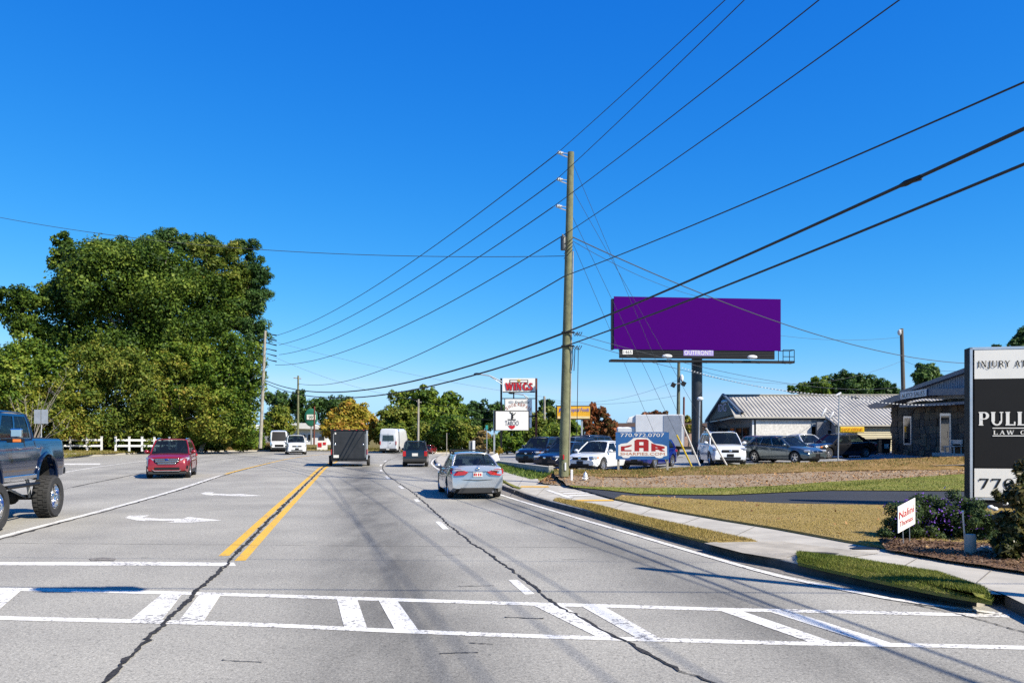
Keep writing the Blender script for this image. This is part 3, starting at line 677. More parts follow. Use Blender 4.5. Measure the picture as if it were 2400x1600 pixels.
# verge footpath seen between the kerb and the fence
fp0 = [a.lerp(b, .34) + V(-.08, .2, .13) for a, b in zip(A0[:14], A1[:14])]; fp1 = [a.lerp(b, .5) + V(-.08, .2, .11) for a, b in zip(A0[:14], A1[:14])]
strip(fp0, fp1).build('footpath', M_CONC, verge)
# ================================================================== VEHICLES
def carpaint(name, col, metal=0.25, rough=0.28):
    return mat(name, col, rough, metal, var=0.05, scale=1.5, coat=1.0)
def xform(loc, axis_deg=0):
    return Matrix.Translation(loc)
def wheel(parent, x, y, r, wd, rimf=0.66, spokes=5, rim_m=None, deep=False):
    """wheel whose axle lies along Y; outer face away from the car's centre line. tyre mesh > rim"""
    s = 1 if y > 0 else -1; M = Matrix.Translation((x, y, r)) @ Matrix.Scale(s, 4, (0, 1, 0))
    h = wd / 2; rr = r * rimf
    t = MB().lathe([(rr, -h * .9), (r * .93, -h), (r * .985, -h * .8), (r, -h * .4), (r, h * .4), (r * .985, h * .8), (r * .93, h), (rr * 1.04, h * .92), (rr, h * .75)], M, 28)
    if deep:                                                # tread blocks
        for k in range(28):
            a = 2 * math.pi * k / 28
            for q in (-.55, 0, .55):
                c = M @ Vector((r * 1.0 * math.cos(a + q * .2), h * q, r * 1.0 * math.sin(a + q * .2)))
                t.box(c, (.03, wd * .24, .085), M=Matrix.Rotation(-a, 3, 'Y'))
    tw = t.build('wheel', M_TYRE, parent, False, smooth=40)
    rm = MB(); d = h * (.25 if deep else .55)
    rm.lathe([(rr, h * .80), (rr * .93, h * .80), (rr * .86, d), (rr * .84, d - .03)], M, 28)
    for k in range(spokes):
        a = 2 * math.pi * k / spokes + .3
        for j in (0,):
            c0 = Vector((math.cos(a), 0, math.sin(a))); q = Vector((-math.sin(a), 0, math.cos(a)))
            w0, w1 = rr * .20, rr * .12
            pts = [c0 * rr * .15 - q * w0 + V(0, h * .55, 0), c0 * rr * .15 + q * w0 + V(0, h * .55, 0), c0 * rr * .92 + q * w1 + V(0, d + .02, 0), c0 * rr * .92 - q * w1 + V(0, d + .02, 0)]
            rm.prism([M @ p for p in pts], (0, -s * .025, 0))
    rm.lathe([(rr * .26, h * .3), (rr * .26, h * .6), (rr * .2, h * .66), (0.001, h * .66)], M, 14)
    rm.build('rim', rim_m or M_ALLOY, tw, False, smooth=35)
    MB().lathe([(rr * .9, h * .02), (0.001, h * .02)], M, 20).build('brake_disc', M_DARK, tw, False)
    return tw

def interp(tab, x):
    if x <= tab[0][0]: return tab[0][1]
    for (a, b), (c, d) in zip(tab, tab[1:]):
        if x <= c:
            t = (x - a) / (c - a); return b + (d - b) * t
    return tab[-1][1]
def ring(w, zl, zs, zt, crown=0.03, tuck=1.0):
    """half cross-section (y, z); zl bottom at this station, zs nominal sill, zt top"""
    h = zt - zs
    pts = [(0, zl), (w * .82, zl), (w * .965, max(zl + .006, zs + .05 * h)), (w, max(zl + .012, zs + .34 * h)), (w * .998, max(zl + .018, zs + .52 * h)), (w * (1 - .028 * tuck), max(zl + .024, zs + .78 * h)), (w * (1 - .075 * tuck), max(zl + .03, zs + .95 * h)), (w * (1 - .16 * tuck), zt), (w * .45, zt + crown * .75), (0, zt + crown)]
    return pts
def loft(root, L, W, prof, sill, arches, mats, clear_front=.12, clear_rear=.16, tf=(.55, .17), tr=(.62, .10), dark_top=None, name='body', crown=.03, tuck=1.0):
    hl = L / 2
    xs = set(np.linspace(-hl, hl, 30).tolist()) | {p[0] for p in prof}
    for xc, rw, ra in arches:
        for k in range(-8, 9): xs.add(xc + ra * math.sin(k / 8 * math.pi / 2) * .999)
        xs.add(xc - ra * 1.004); xs.add(xc + ra * 1.004)
    if dark_top: xs |= set(dark_top)
    xs = sorted(x for x in xs if -hl - 1e-6 <= x <= hl + 1e-6); xs2 = [xs[0]]
    for x in xs[1:]:
        if x - xs2[-1] > 0.003: xs2.append(x)
    xs = xs2
    mb = MB(); k = None; secs = []
    for x in xs:
        f = max(0, (x / hl - tf[0]) / (1 - tf[0])); g = max(0, (-x / hl - tr[0]) / (1 - tr[0]))
        w = W / 2 * (1 - tf[1] * f ** 2.2 - tr[1] * g ** 2.2)
        zs = sill + clear_front * max(0, f - .6) / .4 + clear_rear * max(0, g - .6) / .4
        zl = zs
        for xc, rw, ra in arches:
            dd = ra * ra - (x - xc) ** 2
            if dd > 0: zl = max(zl, rw + math.sqrt(dd))
        zt_ = interp(prof, x); zl = min(zl, zt_ - .1)
        half = ring(w, zl, zs, zt_, crown, tuck)
        secs.append([(x, -y, z) for y, z in half[:0:-1]] + [(x, y, z) for y, z in half][1:-1] if False else [(x, y, z) for y, z in half] + [(x, -y, z) for y, z in half[-2:0:-1]])
    n = len(secs[0]); hn = 10
    for s_ in secs: mb.v += s_
    for i in range(len(secs) - 1):
        for j in range(n):
            jj = (j + 1) % n
            mb.f.append((i * n + j, i * n + jj, (i + 1) * n + jj, (i + 1) * n + j))
            jm = min(j, n - 1 - j)
            xm = (secs[i][0][0] + secs[i + 1][0][0]) / 2
            dk = jm == 0 or (dark_top and jm >= 7 and dark_top[0] < xm < dark_top[1])
            mb.m.append(1 if dk else 0)
    mb.f.append(tuple(range(n))); mb.m.append(0); q = (len(secs) - 1) * n
    mb.f.append(tuple(q + j for j in range(n - 1, -1, -1))); mb.m.append(0)
    return mb.build(name, mats, root, False, smooth=38)

def lerp(a, b, t): return Vector(a).lerp(Vector(b), t)
def greenhouse(root, cab, W, paint_m, glass=None):
    """pillars, roof and window panes; returns nothing. cab: bf tf tr br (x), zf zr belt, zt roof, wb wt half-width fractions, wins"""
    glass = glass or M_GLASS
    wb, wt = W / 2 * cab.get('wb', .86), W / 2 * cab.get('wt', .66); zt_ = cab['zt']
    def cor(s): return V(cab['bf'], s * wb, cab['zf']), V(cab['tf'], s * wt, zt_ - .02), V(cab['tr'], s * wt, zt_ - cab.get('drop', .03)), V(cab['br'], s * wb, cab['zr'])
    for s in (1, -1):
        fr = MB()
        Bf, Tf, Tr, Br = cor(s)
        def sp(u, v, o=0.0):
            b = Bf.lerp(Br, u) ; t = Tf.lerp(Tr, u)
            p = b.lerp(t, v); p.y += s * (o + .03 * math.sin(v * math.pi * .9)); return p
        wins = cab['wins']; edges = [0] + [e for w_ in wins for e in w_] + [1]
        for k in range(0, len(edges), 2):
            if edges[k + 1] - edges[k] > .004: fr.grid(lambda a, b, e0=edges[k], e1=edges[k + 1]: sp(e0 + (e1 - e0) * a, b), 1, 5)
        for e0, e1 in wins:
            fr.grid(lambda a, b: sp(e0 + (e1 - e0) * a, .90 + .10 * b), 4, 1); fr.grid(lambda a, b: sp(e0 + (e1 - e0) * a, .04 * b), 4, 1)
            MB().grid(lambda a, b: sp(e0 + (e1 - e0) * a, .03 + .88 * b, -.012), 2, 5).build('side_window', glass, root, False, smooth=60)
        fr.tube([Bf, Bf.lerp(Tf, .5) + V(0, s * .02, 0), Tf], .035, 6); fr.tube([Br, Br.lerp(Tr, .5) + V(0, s * .02, 0), Tr], .035, 6)
        fr.build('window_frame', paint_m, root, False, smooth=50)
    (Bf, Tf, Tr, Br), (Bf2, Tf2, Tr2, Br2) = cor(1), cor(-1)
    def pane(a, b, c, d, bow):
        def fn(u, v):
            p = a.lerp(b, u).lerp(d.lerp(c, u), v); k = 4 * u * (1 - u); p.x += bow * k * (1 - .5 * v); return p
        return fn
    MB().grid(pane(Bf, Bf2, Tf2, Tf, .10), 8, 3).build('windscreen', glass, root, False, smooth=60)
    MB().grid(pane(Br, Br2, Tr2, Tr, -.08), 8, 3).build('rear_window', glass, root, False, smooth=60)
    def roof(u, v):
        p = Tf.lerp(Tf2, v).lerp(Tr.lerp(Tr2, v), u); k = 4 * v * (1 - v)
        p.z += .035 * (1 - (2 * u - 1) ** 2) * 1 + .045 * k ** .6 + .004; p.x += (.06 * k if u < .01 else 0) - (.05 * k if u > .99 else 0); return p
    MB().grid(roof, 8, 8).build('roof', paint_m, root, False, smooth=60, solid=.03)
    # interior
    for s in (1, -1):
        x = cab['bf'] * .45 + cab['br'] * .55 + .25
        MB().box((x, s * W * .19, cab['zf'] - .02), (.16, W * .24, .42)).box((x - .02, s * W * .19, cab['zf'] + .25), (.1, W * .13, .2)).build('seat', M_SEAT, root, False, bevel=.05)
def lamp(root, name, c, d, rz, m, bev=.03, parent=None):
    return MB().box((0, 0, 0), d).build(name, m, parent or root, False, bevel=bev, seg=3) if False else MB().box(c, d, rz).build(name, m, parent or root, False, bevel=bev, seg=3)
def mirrors(root, x, W, z, m, s_=1.0):
    for s in (1, -1):
        o = MB().ell((x, s * (W / 2 + .06), z), (.09 * s_, .12 * s_, .085 * s_), 10).tube([(x + .02, s * (W / 2 - .06), z - .04), (x + .02, s * (W / 2 + .02), z - .02)], .025, 6).build('wing_mirror', m, root, False, smooth=60)
def handles(root, xs, W, z, m):
    for s in (1, -1):
        for x in xs: MB().box((x, s * (W / 2 * .995), z), (.18, .045, .03)).build('door_handle', m, root, False, bevel=.01)
def seams(root, xs, W, z0, z1):
    for s in (1, -1):
        for x in xs: MB().tube([(x, s * W / 2 * .968, z0), (x - .01, s * W / 2 * 1.0, z0 + (z1 - z0) * .4), (x + .01, s * W / 2 * .955, z1)], .006, 5).build('door_seam', M_DARK, root, False)

def car(name, label, cat, loc, face, paint_m, L=4.7, W=1.83, H=1.47, scale=1.0, kind='sedan', group=None, sill=.2, rw=.33, rimf=.66, spokes=5, cladding=False, rails=None, rear=None, front=None, rim_m=None, tilt=0):
    """face: unit direction the car points. kind chooses the profile"""
    root = thing(name, label, cat, loc, math.atan2(face[1], face[0]), group, scale)
    hl = L / 2; xf, xr = hl - L * .185, -hl + L * .205
    belt = H * .625
    if kind == 'sedan':
        prof = [(-hl, belt * .86), (-hl + .06, belt * 1.05), (-hl + .5, belt * 1.08), (-hl + 1.0, belt * 1.08), (0, belt * 1.02), (hl - 1.35, belt * 1.02), (hl - .6, belt * .93), (hl - .18, belt * .79), (hl, belt * .60)]
        cab = dict(bf=hl - 1.30, tf=hl - 2.05, tr=-hl + 1.35, br=-hl + .62, zf=belt * 1.01, zr=belt * 1.09, zt=H, wins=[(.07, .46), (.50, .84)], wt=.64)
    elif kind == 'suv':
        prof = [(-hl, belt * .80), (-hl + .05, belt * 1.02), (-hl + .3, belt * 1.07), (0, belt * 1.03), (hl - 1.15, belt * 1.02), (hl - .55, belt * .96), (hl - .16, belt * .86), (hl - .03, belt * .72), (hl, belt * .60)]
        cab = dict(bf=hl - 1.12, tf=hl - 1.75, tr=-hl + .55, br=-hl + .16, zf=belt * 1.01, zr=belt * 1.06, zt=H, wins=[(.06, .36), (.39, .66), (.70, .92)], wt=.70, drop=.05)
    elif kind == 'boxy':
        prof = [(-hl, belt * .80), (-hl + .04, belt * 1.04), (-hl + .3, belt * 1.06), (0, belt * 1.04), (hl - 1.25, belt * 1.03), (hl - .4, belt * 1.0), (hl - .10, belt * .93), (hl - .02, belt * .72), (hl, belt * .60)]
        cab = dict(bf=hl - 1.28, tf=hl - 1.72, tr=-hl + .22, br=-hl + .10, zf=belt * 1.02, zr=belt * 1.05, zt=H, wins=[(.05, .34), (.37, .64), (.67, .95)], wt=.75, drop=.03)
    else:
        prof = kind['prof']; cab = kind['cab']
    arches = [(xf, rw, rw * 1.20), (xr, rw, rw * 1.20)]
    loft(root, L, W, prof, sill, arches, [paint_m, M_DARK], dark_top=(cab['br'] + .05, cab['bf'] - .05))
    greenhouse(root, cab, W, paint_m)
    MB().box((0, 0, sill + .12), (L * .86, W - .58, .34)).build('underbody', M_DARK, root, False, bevel=.05)
    for x in (xf, xr):
        for s in (1, -1): wheel(root, x, s * (W / 2 - .135), rw, .22, rimf, spokes, rim_m)
    mirrors(root, cab['bf'] - .22, W, belt * 1.10, paint_m)
    handles(root, (.05 * L - .25, -.2 * L - .02), W, belt * .9, paint_m)
    seams(root, (cab['bf'] - .1, -.1, -.26 * L), W, sill + .1, belt * .99)
    if cladding:
        for s in (1, -1): MB().box((0, s * (W / 2 - .02), sill + .08), (xf - xr - 2.3 * rw, .06, .16)).build('side_cladding', M_DARK, root, False, bevel=.02)
    if rails:
        for s in (1, -1):
            y = s * W / 2 * cab.get('wt', .66) * .93
            MB().tube([(cab['tf'] - .12, y, H + .01), (cab['tf'] - .3, y, H + .075), (cab['tr'] + .25, y, H + .07), (cab['tr'] + .08, y, H - .02)], .022, 6).build('roof_rail', rails, root, False, smooth=60)
    fz = belt
    if front: front(root, hl, W, fz, paint_m)
    else: front_default(root, hl, W, fz, paint_m)
    if rear: rear(root, hl, W, fz, paint_m)
    else: rear_default(root, hl, W, fz, paint_m)
    return root
def front_default(root, hl, W, b, pm, gm=None, amber=True, hz=.76):
    for s in (1, -1):
        h = lamp(root, 'headlight', (hl - .20, s * W * .355, b * hz), (.30, .36, .13), -s * .50, M_LAMP, .05)
        if amber: lamp(root, 'indicator', (hl - .36, s * W * .447, b * hz), (.14, .06, .09), -s * .25, M_AMB, .02, h)
        lamp(root, 'fog_lamp', (hl - .12, s * W * .34, b * .40), (.12, .20, .11), -s * .4, M_BLACK, .03)
    lamp(root, 'grille', (hl - .035, 0, b * .70), (.10, W * .46, .15), 0, gm or M_BLACK, .03)
    MB().ell((hl + .022, 0, b * .71), (.012, .09, .055), 10).build('emblem', M_CHROME, root, False, smooth=60)
    lamp(root, 'lower_grille', (hl - .045, 0, b * .36), (.12, W * .56, .13), 0, M_BLACK, .03)
    lamp(root, 'number_plate', (hl + .005, 0, b * .50), (.03, .36, .15), 0, M_BLACK, .01)
def rear_default(root, hl, W, b, pm):
    for s in (1, -1): lamp(root, 'tail_light', (-hl + .13, s * W * .38, b * .90), (.26, .36, .15), s * .30, M_REDL, .04)
    lamp(root, 'number_plate', (-hl - .006, 0, b * .72), (.03, .34, .16), 0, M_PLATE, .01)
    lamp(root, 'rear_bumper', (-hl + .07, 0, b * .36), (.2, W * .86, .18), 0, M_DARK, .04)

DIR = Vector((-0.187, 1, 0)).normalized()

# ---- silver sedan ahead in the right lane
def sedan_rear(root, hl, W, b, pm):
    b = 1.02
    for s in (1, -1):
        t = MB().prism([(-hl, s * W * .16, b * .88), (-hl, s * W * .22, b * .79), (-hl, s * W * .40, b * .77), (-hl + .12, s * W * .462, b * .84), (-hl + .28, s * W * .475, b * .95), (-hl + .10, s * W * .45, b * .99), (-hl, s * W * .30, b * .98)], (-.06, s * .02, 0)).build('tail_light', M_REDL, root, False, bevel=.012)
        lamp(root, 'reverse_lamp', (-hl - .062, s * W * .33, b * .945), (.03, .30, .035), -s * .05, M_LAMP, .01, t)
    lamp(root, 'number_plate', (-hl - .012, 0, b * .80), (.03, .32, .16), 0, M_PLATE, .01)
    mb = MB()
    for k, (dy, m_) in enumerate(((-.10, 0), (-.03, 0), (.05, 0), (.11, 0))): mb.box((-hl - .029, dy, b * .80), (.004, .045, .08))
    mb.build('plate_figures', M_RED, root, False)
    MB().ell((-hl - .02, 0, b * .985), (.015, .075, .04), 12).build('emblem', M_CHROME, root, False, smooth=60)
    MB().box((-hl + .0, 0, b * .905), (.05, W * .38, .035)).build('trunk_trim', M_CHROME, root, False, bevel=.01)
    MB().tube([(-hl + .02, -W * .38, b * .64), (-hl - .02, 0, b * .62), (-hl + .02, W * .38, b * .64)], .012, 5).build('bumper_crease', M_DARK, root, False)
    MB().prism([(-hl - .03, -W * .36, b * .20), (-hl - .03, -W * .30, b * .38), (-hl - .03, W * .30, b * .38), (-hl - .03, W * .36, b * .20)], (.14, 0, 0)).build('lower_bumper', M_DARK, root, False, bevel=.02)
    MB().tube([(-hl + .3, -W * .27, b * .26), (-hl - .05, -W * .27, b * .25)], .04, 10).build('exhaust', M_CHROME, root, False)
    MB().box((-hl + .28, 0, 1.095), (.4, W * .68, .02)).build('trunk_lip', pm, root, False, bevel=.01)
    for x in (.15, -.75):
        r_ = MB().box((x, 0, 1.47 + .115), (.08, W * .72, .03)).build('roof_bar', M_BLACK, root, False, bevel=.01)
        for s in (1, -1): MB().box((x, s * W * .33, 1.47 + .05), (.12, .06, .13)).build('bar_foot', M_BLACK, r_, False, bevel=.01)
M_SILVER = carpaint('silver_paint', (0.46, 0.47, 0.485), 0.65, 0.24)
SED = dict(prof=[(-2.4, .92), (-2.36, 1.06), (-2.2, 1.085), (-1.9, 1.09), (-1.4, 1.06), (0, .95), (1.05, .94), (1.8, .86), (2.22, .73), (2.4, .55)], cab=dict(bf=1.10, tf=.35, tr=-1.05, br=-1.80, zf=.93, zr=1.075, zt=1.47, wins=[(.07, .46), (.50, .84)], wb=.82, wt=.62))
p = G(1118, 1169)
sed = car('sedan', 'silver sedan with black roof bars driving away in the right lane', 'car', p + DIR * 2.15, DIR, M_SILVER, 4.8, 1.86, 1.47, .95, SED, rear=sedan_rear)

# ---- red compact SUV coming the other way
def red_front(root, hl, W, b, pm):
    for s in (1, -1):
        h = MB().prism([(hl - .08, s * W * .27, b * .80), (hl - .10, s * W * .30, b * .71), (hl - .22, s * W * .42, b * .72), (hl - .40, s * W * .468, b * .80), (hl - .46, s * W * .47, b * .88), (hl - .24, s * W * .40, b * .88)], (.05, s * .02, 0)).build('headlight', M_LAMP, root, False, bevel=.012)
        f = lamp(root, 'fog_lamp_pod', (hl - .16, s * W * .385, b * .47), (.16, .26, .14), -s * .45, M_BLACK, .03)
        lamp(root, 'fog_lamp', (hl - .11, s * W * .375, b * .47), (.12, .09, .10), -s * .45, M_LAMP, .03, f)
    g = MB().prism([(hl - .02, -W * .27, b * .85), (hl - .02, W * .27, b * .85), (hl - .02, W * .27, b * .72), (hl - .02, W * .20, b * .60), (hl - .02, -W * .20, b * .60), (hl - .02, -W * .27, b * .72)], (.05, 0, 0)).build('grille', M_BLACK, root, False, bevel=.01)
    for z, wd in ((.80, .52), (.72, .50), (.635, .40)): MB().box((hl + .035, 0, b * z), (.025, W * wd, .055)).build('grille_bar', M_CHROME, g, False, bevel=.012)
    MB().ell((hl + .055, 0, b * .80), (.012, .085, .04), 12).build('emblem', mat('emblem_blue', (0.01, 0.04, 0.25), 0.3), g, False, smooth=60)
    lamp(root, 'lower_grille', (hl - .03, 0, b * .42), (.10, W * .56, .12), 0, M_BLACK, .03)
    MB().prism([(hl + .01, -W * .33, b * .40), (hl + .01, -W * .27, b * .31), (hl + .01, W * .27, b * .31), (hl + .01, W * .33, b * .40), (hl + .01, W * .26, b * .34), (hl + .01, -W * .26, b * .34)], (.03, 0, 0)).build('skid_plate', M_CHROME, root, False)
    lamp(root, 'lower_bumper', (hl - .14, 0, b * .24), (.26, W * .84, .12), 0, M_DARK, .04)
M_REDCAR = carpaint('red_car_paint', (0.25, 0.002, 0.004), 0.1, 0.4)
p = G(392, 1121)
car('compact_suv', 'red compact SUV driving towards the camera in the oncoming lanes', 'car', p + Vector((-.29, 1, 0)) * 2.15, Vector((.29, -1, 0)).normalized(), M_REDCAR, 4.5, 1.86, 1.68, 1.06, 'suv', front=red_front, cladding=True, rails=M_CHROME, sill=.22, rw=.35)

# ---- black SUV ahead
M_BLACKCAR = carpaint('black_car_paint', (0.008, 0.009, 0.012), 0.1, 0.22)
def suv_rear(root, hl, W, b, pm):
    for s in (1, -1): lamp(root, 'tail_light', (-hl + .03, s * W * .41, b * .84), (.16, .22, .36), s * .12, M_REDL, .03)
    lamp(root, 'number_plate', (-hl - .02, 0, b * .78), (.03, .40, .2), 0, M_PLATE, .01)
    lamp(root, 'rear_bumper', (-hl + .02, 0, b * .42), (.2, W * .9, .2), 0, M_DARK, .04)
    lamp(root, 'brake_lamp', (-hl + .55, 0, b * 1.58), (.04, .36, .03), 0, M_REDL, .005)
p = G(972, 1094)
car('black_suv', 'black SUV driving away on the bend ahead of the silver sedan', 'car', p + Vector((-.08, 1, 0)) * 2.1, Vector((-.085, 1, 0)).normalized(), M_BLACKCAR, 4.5, 1.80, 1.74, .92, 'boxy', rear=suv_rear, sill=.26, rw=.36, rails=M_BLACK)
M_DRED = carpaint('dark_red_paint', (0.25, 0.008, 0.012), 0.3)
car('hatchback', 'small dark red car just beyond the black SUV on the bend', 'car', G(1003, 1064) + V(.0, 2, 0), Vector((.15, 1, 0)).normalized(), M_DRED, 4.2, 1.75, 1.5, .62, 'suv')

# ---- black enclosed cargo trailer
tr = thing('cargo_trailer', 'black enclosed cargo trailer with a flat rear ramp door', 'trailer', G(822, 1093) + V(-.5, 2.2, 0), math.atan2(DIR.y, DIR.x))
TW, TH, TL = 2.34, 2.35, 4.6
M_TRB = mat('trailer_black', (0.020, 0.021, 0.023), 0.42, var=0.35, scale=2.5)
MB().box((0, 0, .42 + (TH - .42) / 2), (TL, TW, TH - .42)).build('box_body', M_TRB, tr, False, bevel=.03)
MB().box((0, 0, TH - .02), (TL + .06, TW + .06, .10)).build('roof_trim', M_BLACK, tr, False, bevel=.02)
for s in (1, -1):
    MB().box((-TL / 2 - .012, s * (TW / 2 - .05), .42 + (TH - .42) / 2), (.04, .10, TH - .50)).build('corner_post', M_STEEL if s < 0 else M_BLACK, tr, False, bevel=.01)
    MB().box((-TL / 2 - .045, s * (TW / 2 - .045), .95), (.03, .05, .34)).build('tail_light', M_REDL, tr, False, bevel=.01)
    h = MB().box((-TL / 2 - .04, s * (TW / 2 - .28), 1.42), (.05, .10, .13)).build('door_latch', M_CHROME, tr, False, bevel=.02)
    MB().tube([(-TL / 2 - .04, s * (TW / 2 - .17), .6), (-TL / 2 - .04, s * (TW / 2 - .17), 2.1)], .015, 6).build('lock_bar', M_STEEL, h, False)
    MB().box((0, s * (TW / 2 + .08), .62), (1.9, .2, .06)).build('mudguard', M_BLACK, tr, False, bevel=.02)
    for x in (-.45, .45): wheel(tr, x, s * (TW / 2 + .06), .34, .2, .6, 6)
MB().box((-TL / 2 - .03, 0, .42 + (TH - .42) / 2), (.03, TW - .24, TH - .62)).build('ramp_door', M_TRB, tr, False, bevel=.012)
MB().box((-TL / 2 - .06, TW / 2 - .34, .66), (.03, .34, .18)).build('number_plate', M_PLATE, tr, False, bevel=.01)
MB().box((-TL / 2 - .05, TW / 2 - .3, 2.13), (.02, .09, .12)).build('sticker', M_PLATE, tr, False)
MB().box((-TL / 2 + .05, 0, .40), (.2, TW - .1, .12)).build('rear_beam', M_BLACK, tr, False, bevel=.02)
for y in (-.9, -.45, 0, .45, .9): MB().box((-TL / 2 - .04, y, TH + .0), (.03, .09, .035)).build('marker_lamp', M_REDL, tr, False)
MB().tube([(TL / 2, .5, .45), (TL / 2 + 1.1, 0, .45)], .05, 6).tube([(TL / 2, -.5, .45), (TL / 2 + 1.1, 0, .45)], .05, 6).build('tow_bar', M_BLACK, tr, False)

# ---- high-roof vans (one-box loft)
def van(name, label, loc, face, pm, L, W, H, scale, showrear, front_m=None, nose=1.0, box=False):
    root = thing(name, label, 'van', loc, math.atan2(face[1], face[0]), None, scale); hl = L / 2; rw = .36
    b = H * .43
    prof = [(-hl, H * .80), (-hl + .05, H * .965), (-hl + .25, H * .995), (hl - 1.9 * nose - .5, H), (hl - 1.75 * nose, H * .96), (hl - .95 * nose, b * 1.12), (hl - .3, b * .93), (hl - .06, b * .72), (hl, b * .5)]
    loft(root, L, W, prof, .26, [(hl - .95, rw, .44), (-hl + 1.1, rw, .44)], [pm, M_DARK], tf=(.6, .14), tr=(.9, .05), tuck=1.15)
    for x in (hl - .95, -hl + 1.1):
        for s in (1, -1): wheel(root, x, s * (W / 2 - .13), rw, .24, .6, 6)
    MB().box((0, 0, .42), (L * .9, W - .6, .34)).build('underbody', M_DARK, root, False)
    x0, z0, x1, z1 = hl - 1.0 * nose, b * 1.15, hl - 1.70 * nose, H * .935
    MB().grid(lambda u, v: V(x0 + (x1 - x0) * v + .03 + .02 * (1 - (2 * u - 1) ** 2), (u - .5) * W * (.84 - .10 * v), z0 + (z1 - z0) * v + .035), 6, 2).build('windscreen', M_BLACK if not showrear else M_GLASS, root, False, smooth=60)
    for s in (1, -1):
        MB().prism([(hl - 1.35 * nose, s * W / 2 * .965, b * 1.1), (hl - 2.2 * nose, s * W / 2 * .965, b * 1.1), (hl - 2.2 * nose, s * W / 2 * .885, H * .82), (hl - 1.75 * nose, s * W / 2 * .89, H * .82)], (0, s * .02, 0)).build('side_window', M_GLASS, root, False)
        lamp(root, 'headlight', (hl - .2, s * W * .37, b * .76), (.25, .3, .2), -s * .4, M_LAMP, .04)
        lamp(root, 'tail_light', (-hl + .01, s * W * .445, b * .98), (.10, .11, .42), 0, M_REDL, .02)
        MB().box((hl - 1.5 * nose, s * (W / 2 + .12), b * 1.25), (.1, .18, .32)).build('wing_mirror', M_BLACK, root, False, bevel=.03)
    lamp(root, 'grille', (hl - .03, 0, b * .68), (.12, W * .5, .3), 0, M_BLACK, .03)
    lamp(root, 'front_bumper', (hl - .06, 0, b * .36), (.25, W * .88, .3), 0, front_m or pm, .06)
    rb = lamp(root, 'rear_bumper', (-hl + .0, 0, .42), (.24, W * .95, .24), 0, M_DARK, .04)
    rd = MB()
    if showrear:
        MB().grid(lambda u, v: V(-hl - .02 - .02 * (1 - (2 * u - 1) ** 2), (u - .5) * W * (.66 - .05 * v), H * .50 + H * .24 * v), 6, 2).build('rear_window', M_GLASS, root, False, smooth=60)
        MB().box((-hl - .01, 0, H * .5), (.015, .014, H * .62)).build('door_seam', M_DARK, root, False)
        lamp(root, 'number_plate', (-hl - .14, 0, .46), (.03, .34, .15), 0, M_PLATE, .01)
        MB().box((-hl - .02, -.25, H * .42), (.05, .14, .05)).build('door_handle', M_BLACK, root, False)
    return root
M_VANW = carpaint('van_white', (0.74, 0.75, 0.76), 0.0, 0.3)
van('passenger_van', 'white high-roof van seen from behind on the bend', G(906, 1062) + V(.6, 2.9, 0), Vector((.16, 1, 0)).normalized(), M_VANW, 5.6, 2.05, 2.75, 1.0, True)
van('delivery_van', 'white delivery van with dark grille at far left of the road', G(655, 1059) + V(-1.2, 4.0, 0), Vector((.30, -1, 0)).normalized(), M_VANW, 6.0, 2.1, 2.6, 1.0, False, M_BLACK, 1.05)
M_WCAR = carpaint('white_car_paint', (0.76, 0.77, 0.77), 0.0, 0.3)
def chrome_front(root, hl, W, b, pm): front_default(root, hl, W, b, pm, M_CHROME, False)
car('white_suv', 'white SUV coming round the far bend in front of the delivery van', 'car', G(690, 1065) + V(-.4, 2.0, 0), Vector((.32, -1, 0)).normalized(), M_WCAR, 4.6, 1.9, 1.8, 1.10, 'boxy', rails=M_BLACK, rw=.37)

# ---- lifted dark blue pickup at the left edge
M_BLUE = carpaint('dark_blue_paint', (0.004, 0.014, 0.050), 0.2, 0.15)
TD = Vector((.16, -1, 0)).normalized(); tyn = Vector((-TD.y, TD.x, 0))
p_rear = G(120, 1211); rz = math.atan2(TD.y, TD.x)
LFT = .56
tk = thing('pickup_truck', 'lifted dark blue pickup truck on oversized tyres at the left edge', 'truck', (0, 0, 0), rz, None, .90)
L_, W_ = 5.9, 2.02; hl = L_ / 2; xr_, xf_ = -hl + 1.35, -hl + 1.35 + 3.45
org = p_rear - TD * (xr_ * .90) - tyn * ((W_ / 2 + .10) * .90); tk.location = (org.x, org.y, 0)
body_prof = [(-hl, 1.80), (-hl + .03, 2.12), (-hl + .2, 2.14), (-hl + 2.0, 2.14), (0, 2.12), (hl - 1.6, 2.12), (hl - .8, 2.10), (hl - .25, 2.02), (hl - .06, 1.86), (hl, 1.58)]
loft(tk, L_, W_, body_prof, 1.05, [(xf_, 1.06, .66), (xr_, 1.06, .66)], [M_BLUE, M_DARK], clear_front=.06, clear_rear=.08, tf=(.75, .10), tr=(.93, .04), dark_top=(-hl + .12, hl - 1.62), tuck=.8)
cabd = dict(bf=hl - 1.55, tf=hl - 2.25, tr=-hl + 2.15, br=-hl + 2.02, zf=2.12, zr=2.14, zt=2.80, wins=[(.10, .47), (.52, .93)], wb=.88, wt=.74)
greenhouse(tk, cabd, W_, M_BLUE)
MB().box((-hl + 1.06, 0, 1.80), (1.9, W_ - .3, .5)).build('bed_floor', M_DARK, tk, False)
MB().box((0, 0, 1.12), (L_ * .9, 1.0, .26)).build('chassis_frame', M_DARK, tk, False, bevel=.03)
